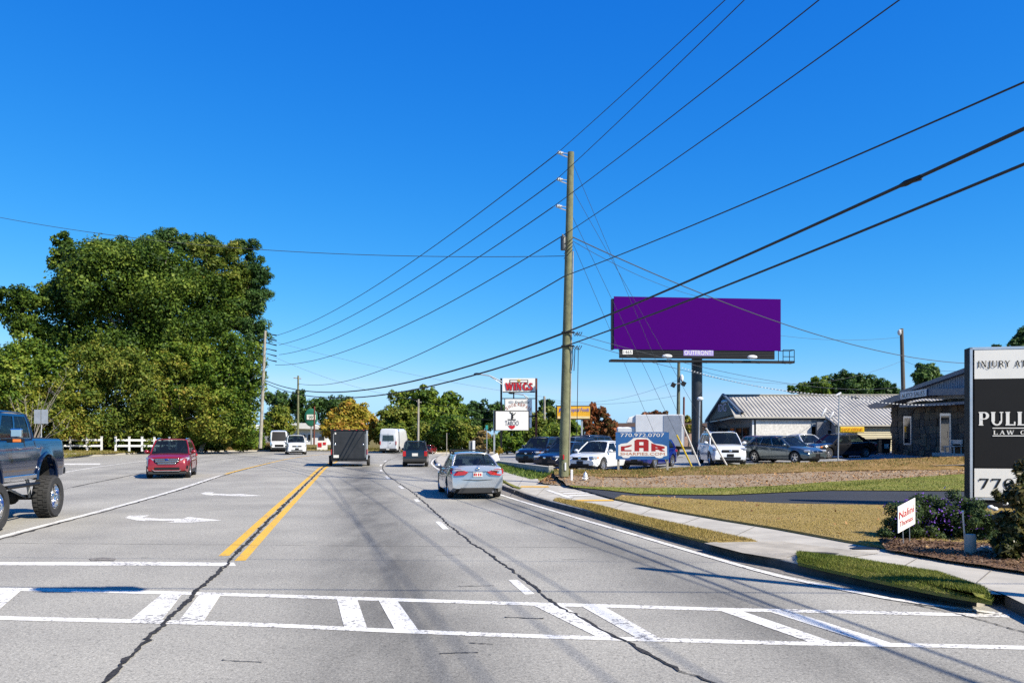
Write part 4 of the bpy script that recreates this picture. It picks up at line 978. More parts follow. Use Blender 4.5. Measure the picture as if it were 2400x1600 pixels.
for x in (xf_, xr_):
    ax = MB().tube([(x, -W_ / 2, .55), (x, W_ / 2, .55)], .07, 8).ell((x, .1, .55), (.2, .2, .2), 10).build('axle', M_DARK, tk, False, smooth=50)
    for s in (1, -1):
        MB().tube([(x + .12, s * .62, .55), (x + .2, s * .55, 1.25)], .05, 8).build('shock_absorber', M_STEEL, ax, False)
        MB().tube([(x - .1, s * .5, .5), (0, s * .42, 1.0)], .03, 6).build('link_arm', M_STEEL, ax, False)
        wheel(tk, x, s * (W_ / 2 + .02), .56, .44, .60, 8, M_CHROME, True)
        # flared arch lips
        MB().tube([(x + .69 * math.cos(a), s * (W_ / 2 + .0), 1.06 + .68 * math.sin(a)) for a in [math.pi * k / 12 for k in range(13)]], .05, 6).build('wheel_arch', M_BLUE, tk, False, smooth=60)
for s in (1, -1):
    MB().tube([(xr_ + .75, s * (W_ / 2 + .06), .96), (xf_ - .75, s * (W_ / 2 + .06), .96)], .05, 8).build('side_step', M_BLACK, tk, False)
    MB().box(((xf_ + xr_) / 2, s * (W_ / 2 - .005), 1.16), (2.0, .05, .12)).build('rocker_trim', M_CHROME, tk, False, bevel=.02)
    mm = MB().box((hl - 1.95, s * (W_ / 2 + .26), 2.28), (.12, .26, .22)).build('tow_mirror', M_CHROME, tk, False, bevel=.03)
    MB().box((hl - 1.95, s * (W_ / 2 + .24), 2.10), (.14, .36, .10)).tube([(hl - 1.95, s * (W_ / 2 - .1), 2.12), (hl - 1.95, s * (W_ / 2 + .2), 2.12)], .03, 6).build('mirror_arm', M_BLACK, mm, False, bevel=.02)
    MB().box((hl - 1.875, s * (W_ / 2 + .30), 2.10), (.03, .18, .07)).build('indicator', M_AMB, mm, False)
    for x in (.12, -1.0): MB().box((x, s * (W_ / 2 * .985), 1.90), (.2, .06, .05)).build('door_handle', M_CHROME, tk, False, bevel=.015)
    lamp(tk, 'headlight', (hl - .18, s * W_ * .40, 1.80), (.2, .34, .26), -s * .2, M_LAMP, .04)
    lamp(tk, 'tail_light', (-hl + .01, s * W_ * .43, 1.82), (.10, .10, .40), 0, M_REDL, .03)
seams(tk, (hl - 1.68, -.02 - .22, -hl + 2.06), W_, 1.2, 2.10)
lamp(tk, 'grille', (hl - .02, 0, 1.78), (.12, W_ * .6, .36), 0, M_CHROME, .04)
lamp(tk, 'front_bumper', (hl + .02, 0, 1.40), (.28, W_ * .98, .26), 0, M_CHROME, .06)
lamp(tk, 'rear_bumper', (-hl - .06, 0, 1.22), (.2, W_ * .95, .2), 0, M_BLACK, .04)

# ---- parked cars on the lot
def parked(name, label, px, Y, face, pm, **k):
    x = (px - 1200) / F * Y
    return car(name, label, 'car', (x, Y, lotz(x) + k.pop('dz', 0)), Vector(face).normalized(), pm, group='cars parked on the dealer lot', **k)
M_NAVY = carpaint('navy_paint', (0.012, 0.016, 0.030), 0.3, 0.2)
parked('parked_suv', 'dark navy SUV parked leftmost on the lot beside the retaining wall', 1275, 54, (-.62, -1, 0), M_NAVY, L=4.6, W=1.85, H=1.72, kind='suv', rails=M_BLACK, rw=.36, dz=.02)
parked('parked_suv', 'dark SUV parked directly behind the tall wooden utility pole', 1338, 52, (-.70, -1, 0), carpaint('graphite_paint', (0.022, 0.026, 0.034), 0.4, 0.2), L=4.7, W=1.85, H=1.70, kind='suv', rw=.36)
parked('parked_minivan', 'long dark blue minivan roof showing behind the white sedan', 1375, 57, (-.78, -1, 0), M_NAVY, L=5.0, W=1.95, H=1.78, kind='suv', rw=.35)
parked('parked_sedan', 'dark blue sedan half hidden between utility pole and white sedan', 1330, 47.5, (-.75, -1, 0), M_NAVY, L=4.6, W=1.8, H=1.45, kind='sedan')
parked('parked_sedan', 'white sedan with dark grille parked left of the blue CAR sign', 1408, 43.5, (-.62, -1, 0), M_WCAR, L=4.8, W=1.83, H=1.47, kind='sedan', spokes=9, dz=.03)
M_RBLUE = carpaint('royal_blue_paint', (0.004, 0.012, 0.20), 0.3, 0.2)
parked('parked_hatchback', 'bright blue car parked behind the blue CAR sign', 1522, 45.5, (-.60, -1, 0), M_RBLUE, L=4.3, W=1.8, H=1.55, kind='suv', dz=.02)
def kia_front(root, hl, W, b, pm): front_default(root, hl, W, b, pm, M_BLACK, False, .80)
parked('parked_suv', 'white SUV parked right of the billboard column, facing the road', 1690, 47.5, (-.04, -1, 0), M_WCAR, L=4.7, W=1.95, H=1.74, scale=1.03, kind='suv', rails=M_CHROME, front=kia_front, rw=.36, dz=-.0)
M_TEAL = carpaint('grey_green_paint', (0.10, 0.125, 0.13), 0.6, 0.22)
wag = dict(prof=[(-2.35, .70), (-2.30, .95), (-2.0, 1.0), (0, .96), (1.05, .95), (1.8, .86), (2.2, .72), (2.35, .52)], cab=dict(bf=1.08, tf=.35, tr=-1.55, br=-2.1, zf=.95, zr=1.0, zt=1.48, wins=[(.07, .36), (.39, .66), (.69, .92)], wt=.66))
parked('parked_wagon', 'grey-green station wagon parked in front of the white block wall', 1836, 47.5, (.62, -1, 0), M_TEAL, L=4.7, W=1.78, H=1.48, kind=wag, front=chrome_front)
parked('parked_hatchback', 'dark red car peeking out left behind the grey-green wagon', 1772, 52.5, (-.1, 1, 0), M_DRED, L=4.2, W=1.75, H=1.5, kind='suv')
parked('parked_sedan', 'white car mostly hidden between the grey wagon and black sedan', 1886, 55, (.3, -1, 0), M_WCAR, L=4.5, W=1.8, H=1.48, kind='sedan')
parked('parked_sedan', 'black sedan parked side-on near the shoe repair sign', 1963, 52.5, (-1, -.42, 0), M_BLACKCAR, L=4.9, W=1.86, H=1.48, kind='sedan', spokes=7)

# ---- box truck behind the CAR sign
bt = thing('box_truck', 'white box truck with grey rear parked behind the blue CAR sign', 'truck', P(1540, 1076, 62) * 1.0, 0)
bt.location.z = lotz(bt.location.x); bt.rotation_euler.z = math.atan2(.25, -1)
M_BOXG = mat('box_grey', (0.30, 0.33, 0.38), 0.5)
MB().box((-.2, 0, 2.05), (3.4, 2.2, 2.3)).build('cargo_box', M_WHITEP, bt, False, bevel=.03)
MB().box((-1.92, 0, 2.0), (.06, 2.15, 2.3)).build('rear_door', M_BOXG, bt, False, bevel=.02)
MB().box((-1.2, 1.115, 2.02), (1.3, .02, 2.2)).build('side_panel', M_BOXG, bt, False)
MB().prism([(1.5, -1.0, 2.6), (1.5, -1.0, 3.15), (2.0, -.9, 3.0), (2.2, -.9, 2.6)], (0, 1.95, 0)).build('wind_deflector', M_WHITEP, bt, False, bevel=.05)
MB().box((2.2, 0, 1.4), (1.4, 1.95, 1.8)).build('cab', M_WHITEP, bt, False, bevel=.12)
MB().box((0, 0, .75), (5, 1.0, .2)).build('chassis', M_DARK, bt, False)
for x in (-1.2, 2.2):
    for s in (1, -1): wheel(bt, x, s * .92, .42, .26, .6, 6)
# ================================================================== BILLBOARD, SIGNS, BUILDINGS
UP = V(0, 0, 1)
def frame(px0, py0, Y0, px1, py1, Y1):
    """lower-left and lower-right points -> origin, right, width"""
    a, b = P(px0, py0, Y0), P(px1, py1, Y1); d = b - a; d.z = 0; return a, d.normalized(), d.length
def slab(o, r, w, h, t):
    """vertical board: lower-left-front corner o, right r, thickness t away from the viewer"""
    n = r.cross(UP).normalized(); b = -n * t
    return MB().add([o, o + r * w, o + r * w + UP * h, o + UP * h, o + b, o + r * w + b, o + r * w + UP * h + b, o + UP * h + b], [(0, 1, 2, 3), (7, 6, 5, 4), (0, 4, 5, 1), (3, 2, 6, 7), (0, 3, 7, 4), (1, 5, 6, 2)])

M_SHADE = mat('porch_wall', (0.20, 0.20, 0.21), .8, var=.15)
# ---- billboard
M_PURPLE = mat('billboard_vinyl', (0.060, 0.0004, 0.150), 0.9, var=0.02, spec=0.05)
bo, br, bw = frame(1439, 818, 67, 1830, 822, 68.4)
bn = br.cross(UP).normalized()
bb = thing('billboard', 'large blank purple billboard on a thick black column', 'billboard', P(1634, 1085, 68.5)); bb.location.z = .3
slab(bo, br, bw, 4.25, .08).build('vinyl_panel', M_PURPLE, bb)
slab(bo + UP * -.02 - bn * .085 - br * .14, br, .14, 4.1, .5).build('side_frame', M_BLACK, bb)
slab(bo - bn * .12 + UP * .1 + br * .1, br, bw - .2, 4.0, .25).build('back_frame', M_BLACK, bb)
sk = slab(bo - UP * .70 + br * .45 - bn * .06, br, bw - .95, .70, .1).build('skirt_panel', M_BLACK, bb)
for k in range(5): slab(bo - UP * (.62 - k * .13) + br * .46 - bn * .03, br, bw - .97, .03, .03).build('skirt_slat', M_DARK, sk)
po = bo - UP * .46 + br * (bw * .413) - bn * .02
slab(po, br, 2.5, .47, .03).build('name_plate', mat('plate_lilac', (0.33, 0.26, 0.60), .5), sk)
lettering('name_lettering', 'OUTFRONT/', sk, po + br * .06 + UP * .06 , br, UP, .36, 2.38, M_SIGNW, proud=.012)
qo = bo - UP * .40 + br * .72 - bn * .02
slab(qo, br, .82, .36, .03).build('number_plate', M_SIGNW, sk)
lettering('plate_number', '1465', sk, qo + br * .08 + UP * .06, br, UP, .24, .66, M_BLACK, proud=.01)
cw = bo - UP * 1.02 - br * .35 + bn * .55
beam = MB()
def obox(mb, o, r, w, h, t):
    n = r.cross(UP).normalized(); b = -n * t
    return mb.add([o, o + r * w, o + r * w + UP * h, o + UP * h, o + b, o + r * w + b, o + r * w + UP * h + b, o + UP * h + b], [(0, 1, 2, 3), (7, 6, 5, 4), (0, 4, 5, 1), (3, 2, 6, 7), (0, 3, 7, 4), (1, 5, 6, 2)])
obox(beam, cw, br, bw + 1.3, .16, .9); beam.build('catwalk', M_BLACK, bb)
for k in range(7):
    q = cw + br * (1.2 + k * (bw - .9) / 6) + UP * .02
    arm = MB().tube([q - bn * .3, q + bn * 1.0 - UP * .18 - br * .25], .035, 6).build('bracket_arm', M_BLACK, bb)
    if k in (1, 2, 4, 5) :
        pass
for t_ in (.295, .80):
    q = bo + br * (bw * t_) - UP * .62 + bn * .9
    MB().ell(q, (.42, .2, .17), 12).build('flood_lamp', M_WHITEP, bb, smooth=60)
rail = MB(); e0 = cw + br * (bw + .3); hts = 1.05
for a, b in ((V(0, 0, 0), UP * hts), (br * .95, br * .95 + UP * hts), (UP * hts, br * .95 + UP * hts), (UP * .5, br * .95 + UP * .5), (br * .95, br * .95 - bn * .9), (br * .95 + UP * hts, br * .95 - bn * .9 + UP * hts), (br * .95 - bn * .9, br * .95 - bn * .9 + UP * hts), (-bn * .9, -bn * .9 + UP * hts), (-bn * .9 + UP * hts, br * .95 - bn * .9 + UP * hts)):
    rail.tube([e0 + a, e0 + b], .03, 6)
rail.build('end_railing', M_BLACK, bb)
cx = P(1634, 840, 68.6); MB().tube([V(cx.x, 68.7, .2), V(cx.x, 68.7, cx.z + .2)], .44, 24).build('column', mat('column_black', (0.025, 0.028, 0.034), .4, var=.3), bb, smooth=50)
MB().tube([V(cx.x, 68.7, cx.z - .1), V(cx.x, 68.7, cx.z + 3.8)], .40, 12).build('upper_column', M_BLACK, bb)
MB().box((cx.x, 68.7, .3), (1.6, 1.6, .3)).build('footing', M_CONC2, bb, bevel=.04)

# ---- law-office sign at the right edge
fo, fr_, fw = frame(2273, 1180, 20.6, 2560, 1192, 20.0)
lw = thing('pylon_sign', 'tall black and white law office sign standing at the right edge', 'sign', fo + V(0, 0, 0)); lw.location.z = .2
fn_ = fr_.cross(UP).normalized()
zt_ = P(2273, 814, 20.6).z; hgt = zt_ - fo.z
zb = .15
M_SBLACK = mat('sign_black', (0.009, 0.009, 0.010), .6, var=.1, spec=.2)
slab(Vector((fo.x, fo.y, zb)), fr_, 3.4, zt_ - zb, .46).build('cabinet', M_SBLACK, lw, bevel=.01)
def pan(name, y0, y1, x0, m, pr):
    """panel on the face between pixel rows y0 (top) and y1 at the left corner"""
    za, zb_ = P(2273, y1, 20.6).z, P(2273, y0, 20.6).z
    o = Vector((fo.x, fo.y, za)) + fr_ * x0 + fn_ * pr
    return slab(o, fr_, 3.3 - x0, zb_ - za, .02).build(name, m, lw), o, zb_ - za
M_ALU = mat('aluminium_trim', (0.55, 0.57, 0.60), .35, .7)
slab(Vector((fo.x, fo.y, P(2273, 1168, 20.6).z)) + fn_ * .03, fr_, .055, zt_ - P(2273, 1168, 20.6).z, .05).build('edge_trim', M_ALU, lw)
slab(Vector((fo.x, fo.y, zt_ - .06)) + fn_ * .03, fr_, 3.35, .06, .05).build('edge_trim', M_ALU, lw)
slab(Vector((fo.x, fo.y, P(2273, 1170, 20.6).z)) + fn_ * .03, fr_, 3.35, .05, .05).build('edge_trim', M_ALU, lw)
p1, o1, h1 = pan('top_panel', 820, 888, .10, M_SIGNW, .022)
s_fine = dict(T=.16, t=.085, S=.06, gap=.07); s_bold = dict(T=.21, t=.085, S=.07, gap=.04)
lettering('heading', 'INJURY ATT', p1, o1 + fr_ * .07 + UP * (h1 * .34), fr_, UP, h1 * .27, 1.20, M_BLACK, s_fine, .012)
p2, o2, h2 = pan('name_panel', 889, 1094, .10, M_SBLACK, .022)
lettering('firm_name', 'PULL', p2, o2 + fr_ * .09 + UP * (P(2273, 997, 20.6).z - o2.z), fr_, UP, .335, 1.08, M_SIGNW, s_bold, .012)
zr0 = P(2273, 1003, 20.6).z
for y in (1003, 1021): slab(o2 + fr_ * .40 + UP * (P(2273, y, 20.6).z - o2.z - .01) + fn_ * .012, fr_, 2.6, .022, .008).build('rule_line', M_SIGNW, p2)
lettering('firm_line', 'LAW G', p2, o2 + fr_ * .42 + UP * (P(2273, 1018, 20.6).z - o2.z), fr_, UP, .105, .72, M_SIGNW, dict(T=.17, t=.08, S=.07, gap=.22), .012)
p3, o3, h3 = pan('phone_panel', 1097, 1164, .10, M_SIGNW, .022)
lettering('phone_number', '770-5', p3, o3 + fr_ * .10 + UP * (h3 * .30), fr_, UP, h3 * .36, .98, M_BLACK, s_fine, .012)

# ---- blue CAR board
co, cr, cwid = frame(1443, 1076, 36.5, 1568, 1076, 36.2); cn = cr.cross(UP).normalized()
cs = thing('board_sign', 'blue board sign reading CAR with a phone number on two posts', 'sign', P(1505, 1110, 36.5)); ch_ = P(1443, 1012, 36.5).z - co.z
M_SBLUE = mat('sign_blue', (0.025, 0.13, 0.36), .5, var=.15, scale=2)
slab(co, cr, cwid, ch_, .03).build('board', M_SBLUE, cs)
for t_ in (.05, .97): 
    q = co + cr * (cwid * t_) - cn * .09; MB().box((q.x, q.y, co.z + ch_ / 2 - .35), (.09, .09, ch_ + .75)).build('post', M_WOODG, cs)
def cpt(u, v): return co + cr * (cwid * u) + UP * (ch_ * v)
MB().poly([cpt(u, v) + cn * .004 for u, v in ((.05, .14), (.05, .52), (.10, .57), (.22, .60), (.34, .78), (.46, .80), (.60, .78), (.72, .58), (.88, .54), (.96, .48), (.965, .14), (.90, .12), (.87, .06), (.82, .05), (.76, .07), (.73, .12), (.28, .12), (.25, .06), (.20, .05), (.14, .06), (.11, .12))]).build('car_outline', M_SIGNW, cs)
lettering('phone_number', '770.972.0707', cs, cpt(.09, .825), cr, UP, ch_ * .13, cwid * .82, M_SIGNW, proud=.008)
M_CRED = mat('sign_red', (0.40, 0.012, 0.012), .5, var=.1)
def lay(polys, z, m, nm):
    mb = MB()
    for k, pl in enumerate(polys): mb.poly([cpt(u, v) + cn * z for u, v in pl])
    return mb.build(nm, m, cs, fix=False)
lay([[(.10, .30), (.10, .48), (.17, .485), (.17, .30)], [(.17, .425), (.17, .485), (.30, .54), (.305, .50), (.24, .445)], [(.17, .30), (.17, .345), (.30, .345), (.30, .30)]], .008, M_CRED, 'letter_c')
lay([[(.355, .30), (.355, .69), (.445, .69), (.445, .30)], [(.525, .30), (.525, .69), (.62, .69), (.62, .30)], [(.355, .69), (.40, .735), (.585, .735), (.62, .69)], [(.445, .42), (.445, .52), (.525, .52), (.525, .42)], [(.445, .64), (.445, .69), (.525, .69), (.525, .64)]], .008, M_CRED, 'letter_a')
lay([[(.67, .30), (.67, .60), (.75, .55), (.75, .30)], [(.75, .46), (.75, .54), (.92, .475), (.92, .40), (.86, .38)], [(.75, .36), (.75, .42), (.86, .42), (.86, .36)], [(.80, .36), (.86, .38), (.93, .30), (.85, .30)]], .008, M_CRED, 'letter_r')
lettering('web_address', 'SHARPIES.COM', cs, cpt(.09, .155), cr, UP, ch_ * .10, cwid * .83, mat('sign_orange', (0.55, 0.16, 0.05), .5), proud=.009)

# ---- plaza pylon: WINGS on top, shoe repair below, and the white box sign before it
Yp = 72
wg = thing('plaza_sign', 'tall two-post plaza sign with red WINGS panel on top', 'sign', P(1216, 1058, Yp)); 
def vbox(mb, px0, py0, px1, py1, Y, t):
    a, b = P(px0, py1, Y), P(px1, py0, Y); return obox(mb, a, V(1, 0, 0), b.x - a.x, b.z - a.z, t)
def vb(name, px0, py0, px1, py1, Y, t, m, par, **k): return vbox(MB(), px0, py0, px1, py1, Y, t).build(name, m, par, **k)
def vtext(name, s, px0, py0, px1, py1, Y, m, par, serif=None, proud=.02, shear=0):
    a, b = P(px0, py1, Y), P(px1, py0, Y); return lettering(name, s, par, a, V(1, 0, 0), UP, b.z - a.z, b.x - a.x, m, serif, proud, shear)
M_RUST = mat('rusty_steel', (0.14, 0.035, 0.018), .8, var=.4)
vb('post', 1172.5, 886, 1177, 1062, Yp, .2, M_BLACK, wg); vb('post', 1254.5, 886, 1259.5, 1062, Yp, .2, M_RUST, wg)
q = vb('wings_panel', 1178, 886, 1254, 918.5, Yp - .06, .12, M_SIGNW, wg)
vb('panel_trim', 1178, 917.5, 1254, 919.5, Yp - .1, .2, M_BLACK, wg)
vtext('wings_shadow', 'WINGS', 1184.6, 897.2, 1249, 914.8, Yp - .075, M_BLACK, q, dict(T=.30, t=.13, S=.12, gap=.03), .008)
vtext('wings_lettering', 'WINGS', 1184, 896.5, 1248, 914, Yp - .10, M_RED, q, dict(T=.28, t=.12, S=.12, gap=.03), .02)
vb('ribbon_banner', 1194, 889.5, 1238, 896.8, Yp - .072, .008, M_BLACK, q); vb('ribbon_inner', 1196, 891, 1236, 895, Yp - .084, .008, M_SIGNW, q)
MB().ell(P(1216, 891.5, Yp - .095), (.16, .012, .12), 12).build('ribbon_badge', mat('badge_gold', (.5, .35, .08), .5), q)
vb('hanger', 1202.5, 919, 1205.5, 934, Yp, .1, M_BLACK, wg)
vb('cross_beam', 1176, 932.5, 1256, 934.5, Yp, .1, M_BLACK, wg)
q = vb('shoe_panel', 1184, 935, 1247, 974, Yp - .05, .12, M_SIGNW, wg)
vb('panel_frame', 1182.3, 934.5, 1184, 974, Yp - .07, .14, M_BLACK, wg)
M_ORG = mat('sign_brown_orange', (0.45, 0.13, 0.05), .5)
for s_, x, y, a in (('S', 1188, 957.5, .6), ('H', 1194, 953, .45), ('O', 1200, 950, .3), ('E', 1206, 948.4, .12), ('R', 1214, 947.5, 0), ('E', 1220, 948, -.1), ('P', 1225.5, 949.5, -.25), ('A', 1231, 952, -.4), ('I', 1236.5, 955, -.5), ('R', 1239.5, 957.5, -.6)):
    r_ = V(math.cos(a), 0, math.sin(a)); u_ = V(-math.sin(a), 0, math.cos(a)); lettering('shoe_letter', s_, q, P(x, y + 3.5, Yp - .05), r_, u_, .27, .17 if s_ != 'I' else .06, M_ORG, None, .02)
vtext('owner_script', 'Snellville', 1206, 938.5, 1240, 945.5, Yp - .05, mat('script_grey', (.12, .13, .14), .5), q, None, .02, .25)
MB().ell(P(1198, 942, Yp - .06), (.24, .012, .13), 14).build('shoe_mark', mat('mark_grey', (.45, .46, .47), .5), q)
MB().prism([P(1216 + 13 * math.cos(t), 975 - 12 * math.sin(t), Yp - .058) for t in [math.pi * k / 12 for k in range(13)]], (0, -.01, 0)).build('sunset_mark', mat('sunset', (.65, .13, .02), .5, var=.4, scale=8), q)
MB().prism([P(1216 + 8 * math.cos(t), 975 - 6 * math.sin(t), Yp - .072) for t in [math.pi * k / 12 for k in range(13)]], (0, -.01, 0)).build('boot_mark', M_BLACK, q)
vb('lower_panel', 1238, 974.5, 1246, 1002, Yp, .1, M_SIGNW, wg); vb('lower_brace', 1240, 972, 1258, 977, Yp, .1, M_BLACK, wg)
Yb = 66
bs = thing('box_sign', 'white box sign with black dancer figure below the WINGS panel', 'sign', P(1160, 1060, Yb))
vb('cabinet', 1158, 961.5, 1241, 1009, Yb, .5, M_BLACK, bs)
q = vb('sign_face', 1162, 963.5, 1238.5, 1007.5, Yb - .02, .02, M_SIGNW, bs)
vb('post', 1156.5, 961, 1160.5, 1062, Yb + .1, .14, M_STEEL, bs)
def pt(*l): return [P(x, y, Yb - .03) for x, y in l]
fig = MB()
for pl in (((1198.5, 970), (1202, 970), (1203.5, 978), (1201.5, 981.5), (1198, 981.5)), ((1198.5, 970), (1194.5, 967), (1196, 965.5), (1200, 969)), ((1202, 970), (1206.5, 969), (1208, 966), (1209, 966.5), (1207, 971), (1203, 973))): fig.prism(pt(*pl), (0, -.01, 0))
fig.ell(P(1200.5, 967.8, Yb - .035), (.055, .012, .065), 10); fig.ell(P(1195.5, 963.9 + 1.2, Yb - .035), (.05, .012, .05), 8)
fig.build('dancer_mark', M_BLACK, q)
vb('mark_bar', 1190, 981.8, 1209, 984.4, Yb - .032, .01, M_BLACK, q)
vtext('mark_lettering', 'TABOO', 1184, 985.5, 1216, 996.5, Yb - .03, mat('mark_dark', (.05, .05, .07), .5), q, None, .02)
fig = MB().prism(pt((1191, 997), (1208, 997), (1206, 1002), (1200, 1005.5), (1194, 1002)), (0, -.012, 0)); fig.build('mark_red', M_RED, q)

# ---- yellow food sign
ys = thing('yellow_sign', 'yellow food store sign partly hidden behind the tall wooden pole', 'sign', P(1345, 1040, 84))
vb('cabinet', 1304, 950, 1385, 983, 84, .4, M_BLACK, ys)
M_SY = mat('sign_yellow', (0.80, 0.42, 0.02), .45, var=.25, scale=.5)
q = vb('sign_face', 1306, 952, 1383, 981, 83.97, .02, M_SY, ys)
M_SB = mat('sign_letter_blue', (0.01, 0.07, 0.55), .5)
vtext('sign_lettering', 'P', 1310, 956, 1317, 966, 83.95, M_SB, q, None, .02, .2); vtext('sign_lettering', 'Tropical Foods', 1330, 955, 1380, 967, 83.95, M_SB, q, None, .02, .15)
vb('pale_band', 1307, 975, 1382, 980.5, 83.955, .01, mat('sign_cream', (.75, .6, .3), .5), q)
for x in (1322, 1362): vb('post', x, 982, x + 4, 1052, 84.1, .25, M_STEEL, ys)

# ---- wing restaurant and shoe repair building
bd = thing('shop_building', 'low shop building with ribbed metal roof and dark gable end', 'building', (22, 66, .5))
M_ROOF = mat('metal_roof', (0.52, 0.485, 0.41), .5, .1, var=.15, scale=.6); M_ROOFD = mat('roof_fascia', (0.03, 0.032, 0.036), .5)
YE, ZE, YR, ZR = 65.0, 3.45, 70.0, 5.38
def roofp(x, y): return V(x, y, ZE + (y - YE) * (ZR - ZE) / (YR - YE))
xl, xr2 = (1722 - 1200) / F * YE, 36.0; xg = (1698 - 1200) / F * YR; Y2 = 63.3; xj = (1935 - 1200) / F * YE; xj2 = (1965 - 1200) / F * Y2
rp = MB(); rp.prism([roofp(xl, YE), roofp(xj, YE), roofp(xj2, Y2), roofp(xr2, Y2), roofp(xr2, YR), roofp(xg, YR)], (0, 0, -.10)); rp = rp.build('roof', M_ROOF, bd)
rib = MB(); sl_ = Vector((0, YR - YE, ZR - ZE)).normalized()
x = xg + .1
while x < xr2:
    y0 = YE if x < xj else Y2
    a, b = roofp(x, y0), roofp(x, YR); e = V(.05, 0, 0); u_ = V(0, 0, .065)
    rib.add([a - e, a + e, a + u_, b - e, b + e, b + u_], [(0, 1, 2), (0, 2, 5, 3), (1, 4, 5, 2), (3, 5, 4)]); x += .30
rb_ = rib.build('roof_ribs', M_ROOF, rp); rb_['kind'] = 'stuff'
MB().box(((xg + xr2) / 2, YR, ZR + .04), (xr2 - xg, .35, .07)).build('ridge_cap', M_ROOF, rp)
MB().add([roofp(xg, YR), roofp(xr2, YR), V(xr2, 76, 3.2), V(xg - .3, 76, 3.2)], [(0, 1, 2, 3)]).build('rear_roof', M_ROOF, rp, solid=.06)
# gable end over the porch
ga = [P(1698, 926, 69.9), P(1738, 966, 65.4), P(1657, 987, 75)]
gb = MB().prism(ga, (.25, 0, 0)).build('gable_end', M_ROOFD, bd)
M_VERGE = mat('verge_board', (0.10, 0.14, 0.20), .5)
for a, b in ((ga[0], ga[1]), (ga[0], ga[2])):
    a2, b2 = a + V(-.12, 0, .08), b + V(-.12, 0, .02); MB().tube([a2, b2], .11, 4).build('verge_board', M_VERGE if b == ga[1] else M_VERGE, gb)
gr = (ga[1] - ga[2]); gr.z = 0; gr.normalize()
lettering('gable_sign', 'IDG', gb, P(1689.5, 965, 70.2) + V(-.25, -.3, 0), gr, UP, .62, 2.2, mat('gable_letter', (.55, .42, .62), .5), None, .05)
MB().ell(P(1703, 941, 69.5) + V(-.2, -.2, 0), (.25, .8, .17), 12).build('gable_logo', mat('gable_cap', (.5, .66, .72), .5), gb)
MB().tube([ga[2] + V(-.2, 0, -.12), ga[1].lerp(ga[2], .35) + V(-.25, 0, -.30), roofp(xl, YE) + V(0, -.05, -.02)], .07, 4).build('porch_eave', M_ROOF, bd)
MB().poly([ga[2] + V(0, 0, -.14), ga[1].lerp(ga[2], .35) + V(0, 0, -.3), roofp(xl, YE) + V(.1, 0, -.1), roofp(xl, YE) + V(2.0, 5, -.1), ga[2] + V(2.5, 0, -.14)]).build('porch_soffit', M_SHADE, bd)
# walls
M_WB = mat('white_block', (0.76, 0.73, 0.66), .85, var=.22, scale=6, bmp=.6, bscale=5)
M_CREAM = mat('cream_siding', (0.62, 0.55, 0.36), .7, var=.06)
xw = (1772 - 1200) / F * 65.3
xw1 = (1902 - 1200) / F * 65.3
MB().box(((xw + xw1) / 2, 65.45, 1.85), (xw1 - xw, .3, 2.9)).build('block_wall', M_WB, bd)
MB().box(((xw1 + 24.8) / 2, 66.3, 1.85), (24.8 - xw1, .3, 2.9)).build('recess_wall', mat('recess_black', (.03, .03, .032), .8), bd)
MB().box((xw1 + .65, 65.5, 2.98), (1.3, .5, .55)).build('awning', mat('awning_cloth', (.22, .26, .30), .8, var=.5, scale=9), bd)
MB().prism([V(xw1 + .65, 65.2, 2.55), V(xw1 + .85, 65.2, 2.55), V(xw1 + 1.25, 65.15, 3.2), V(xw1 + .95, 65.15, 3.2)], (0, .05, 0)).build('awning_strut', M_WHITEP, bd)
eave = MB().box(((xl + xj) / 2, 65.25, 3.30), (xj - xl, .3, .16)).build('eave_fascia', M_ROOFD, bd)
MB().box((xw - .22, 65.4, 1.85), (.14, .14, 2.9)).build('corner_trim', M_WHITEP, bd); MB().box((xw - .07, 65.42, 1.85), (.12, .1, 2.9)).build('down_pipe', M_ROOFD, bd)
# porch side with shop windows (runs back from the corner)
pc0, pc1 = V(xw - .32, 65.6, .4), V((1676 - 1200) / F * 75.5, 75.5, .4); pd = (pc0 - pc1); pd.z = 0; plen = pd.length; pd.normalize(); pn = pd.cross(UP).normalized()
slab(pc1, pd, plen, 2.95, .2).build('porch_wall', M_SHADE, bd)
for k in range(5):
    q = pc1 + pd * (.5 + k * (plen - .6) / 5) + UP * .55 + pn * .03
    f_ = slab(q, pd, (plen - 1.6) / 5, 1.75, .03).build('window', M_ROOFD, bd)
    slab(q + pd * .08 + UP * .1 + pn * .02, pd, (plen - 1.6) / 5 - .16, 1.55, .015).build('pane', M_PANE, f_)
for px_, Y_ in ((1702, 70.0), (1730, 67.2), (1672, 73.6)):
    q = P(px_, 1000, Y_) + V(-.7, 0, 0); MB().tube([V(q.x, q.y, .4), V(q.x, q.y, 2.7), V(q.x - .9, q.y + .2, 3.25)], .06, 6).build('porch_brace', M_ROOFD, bd)
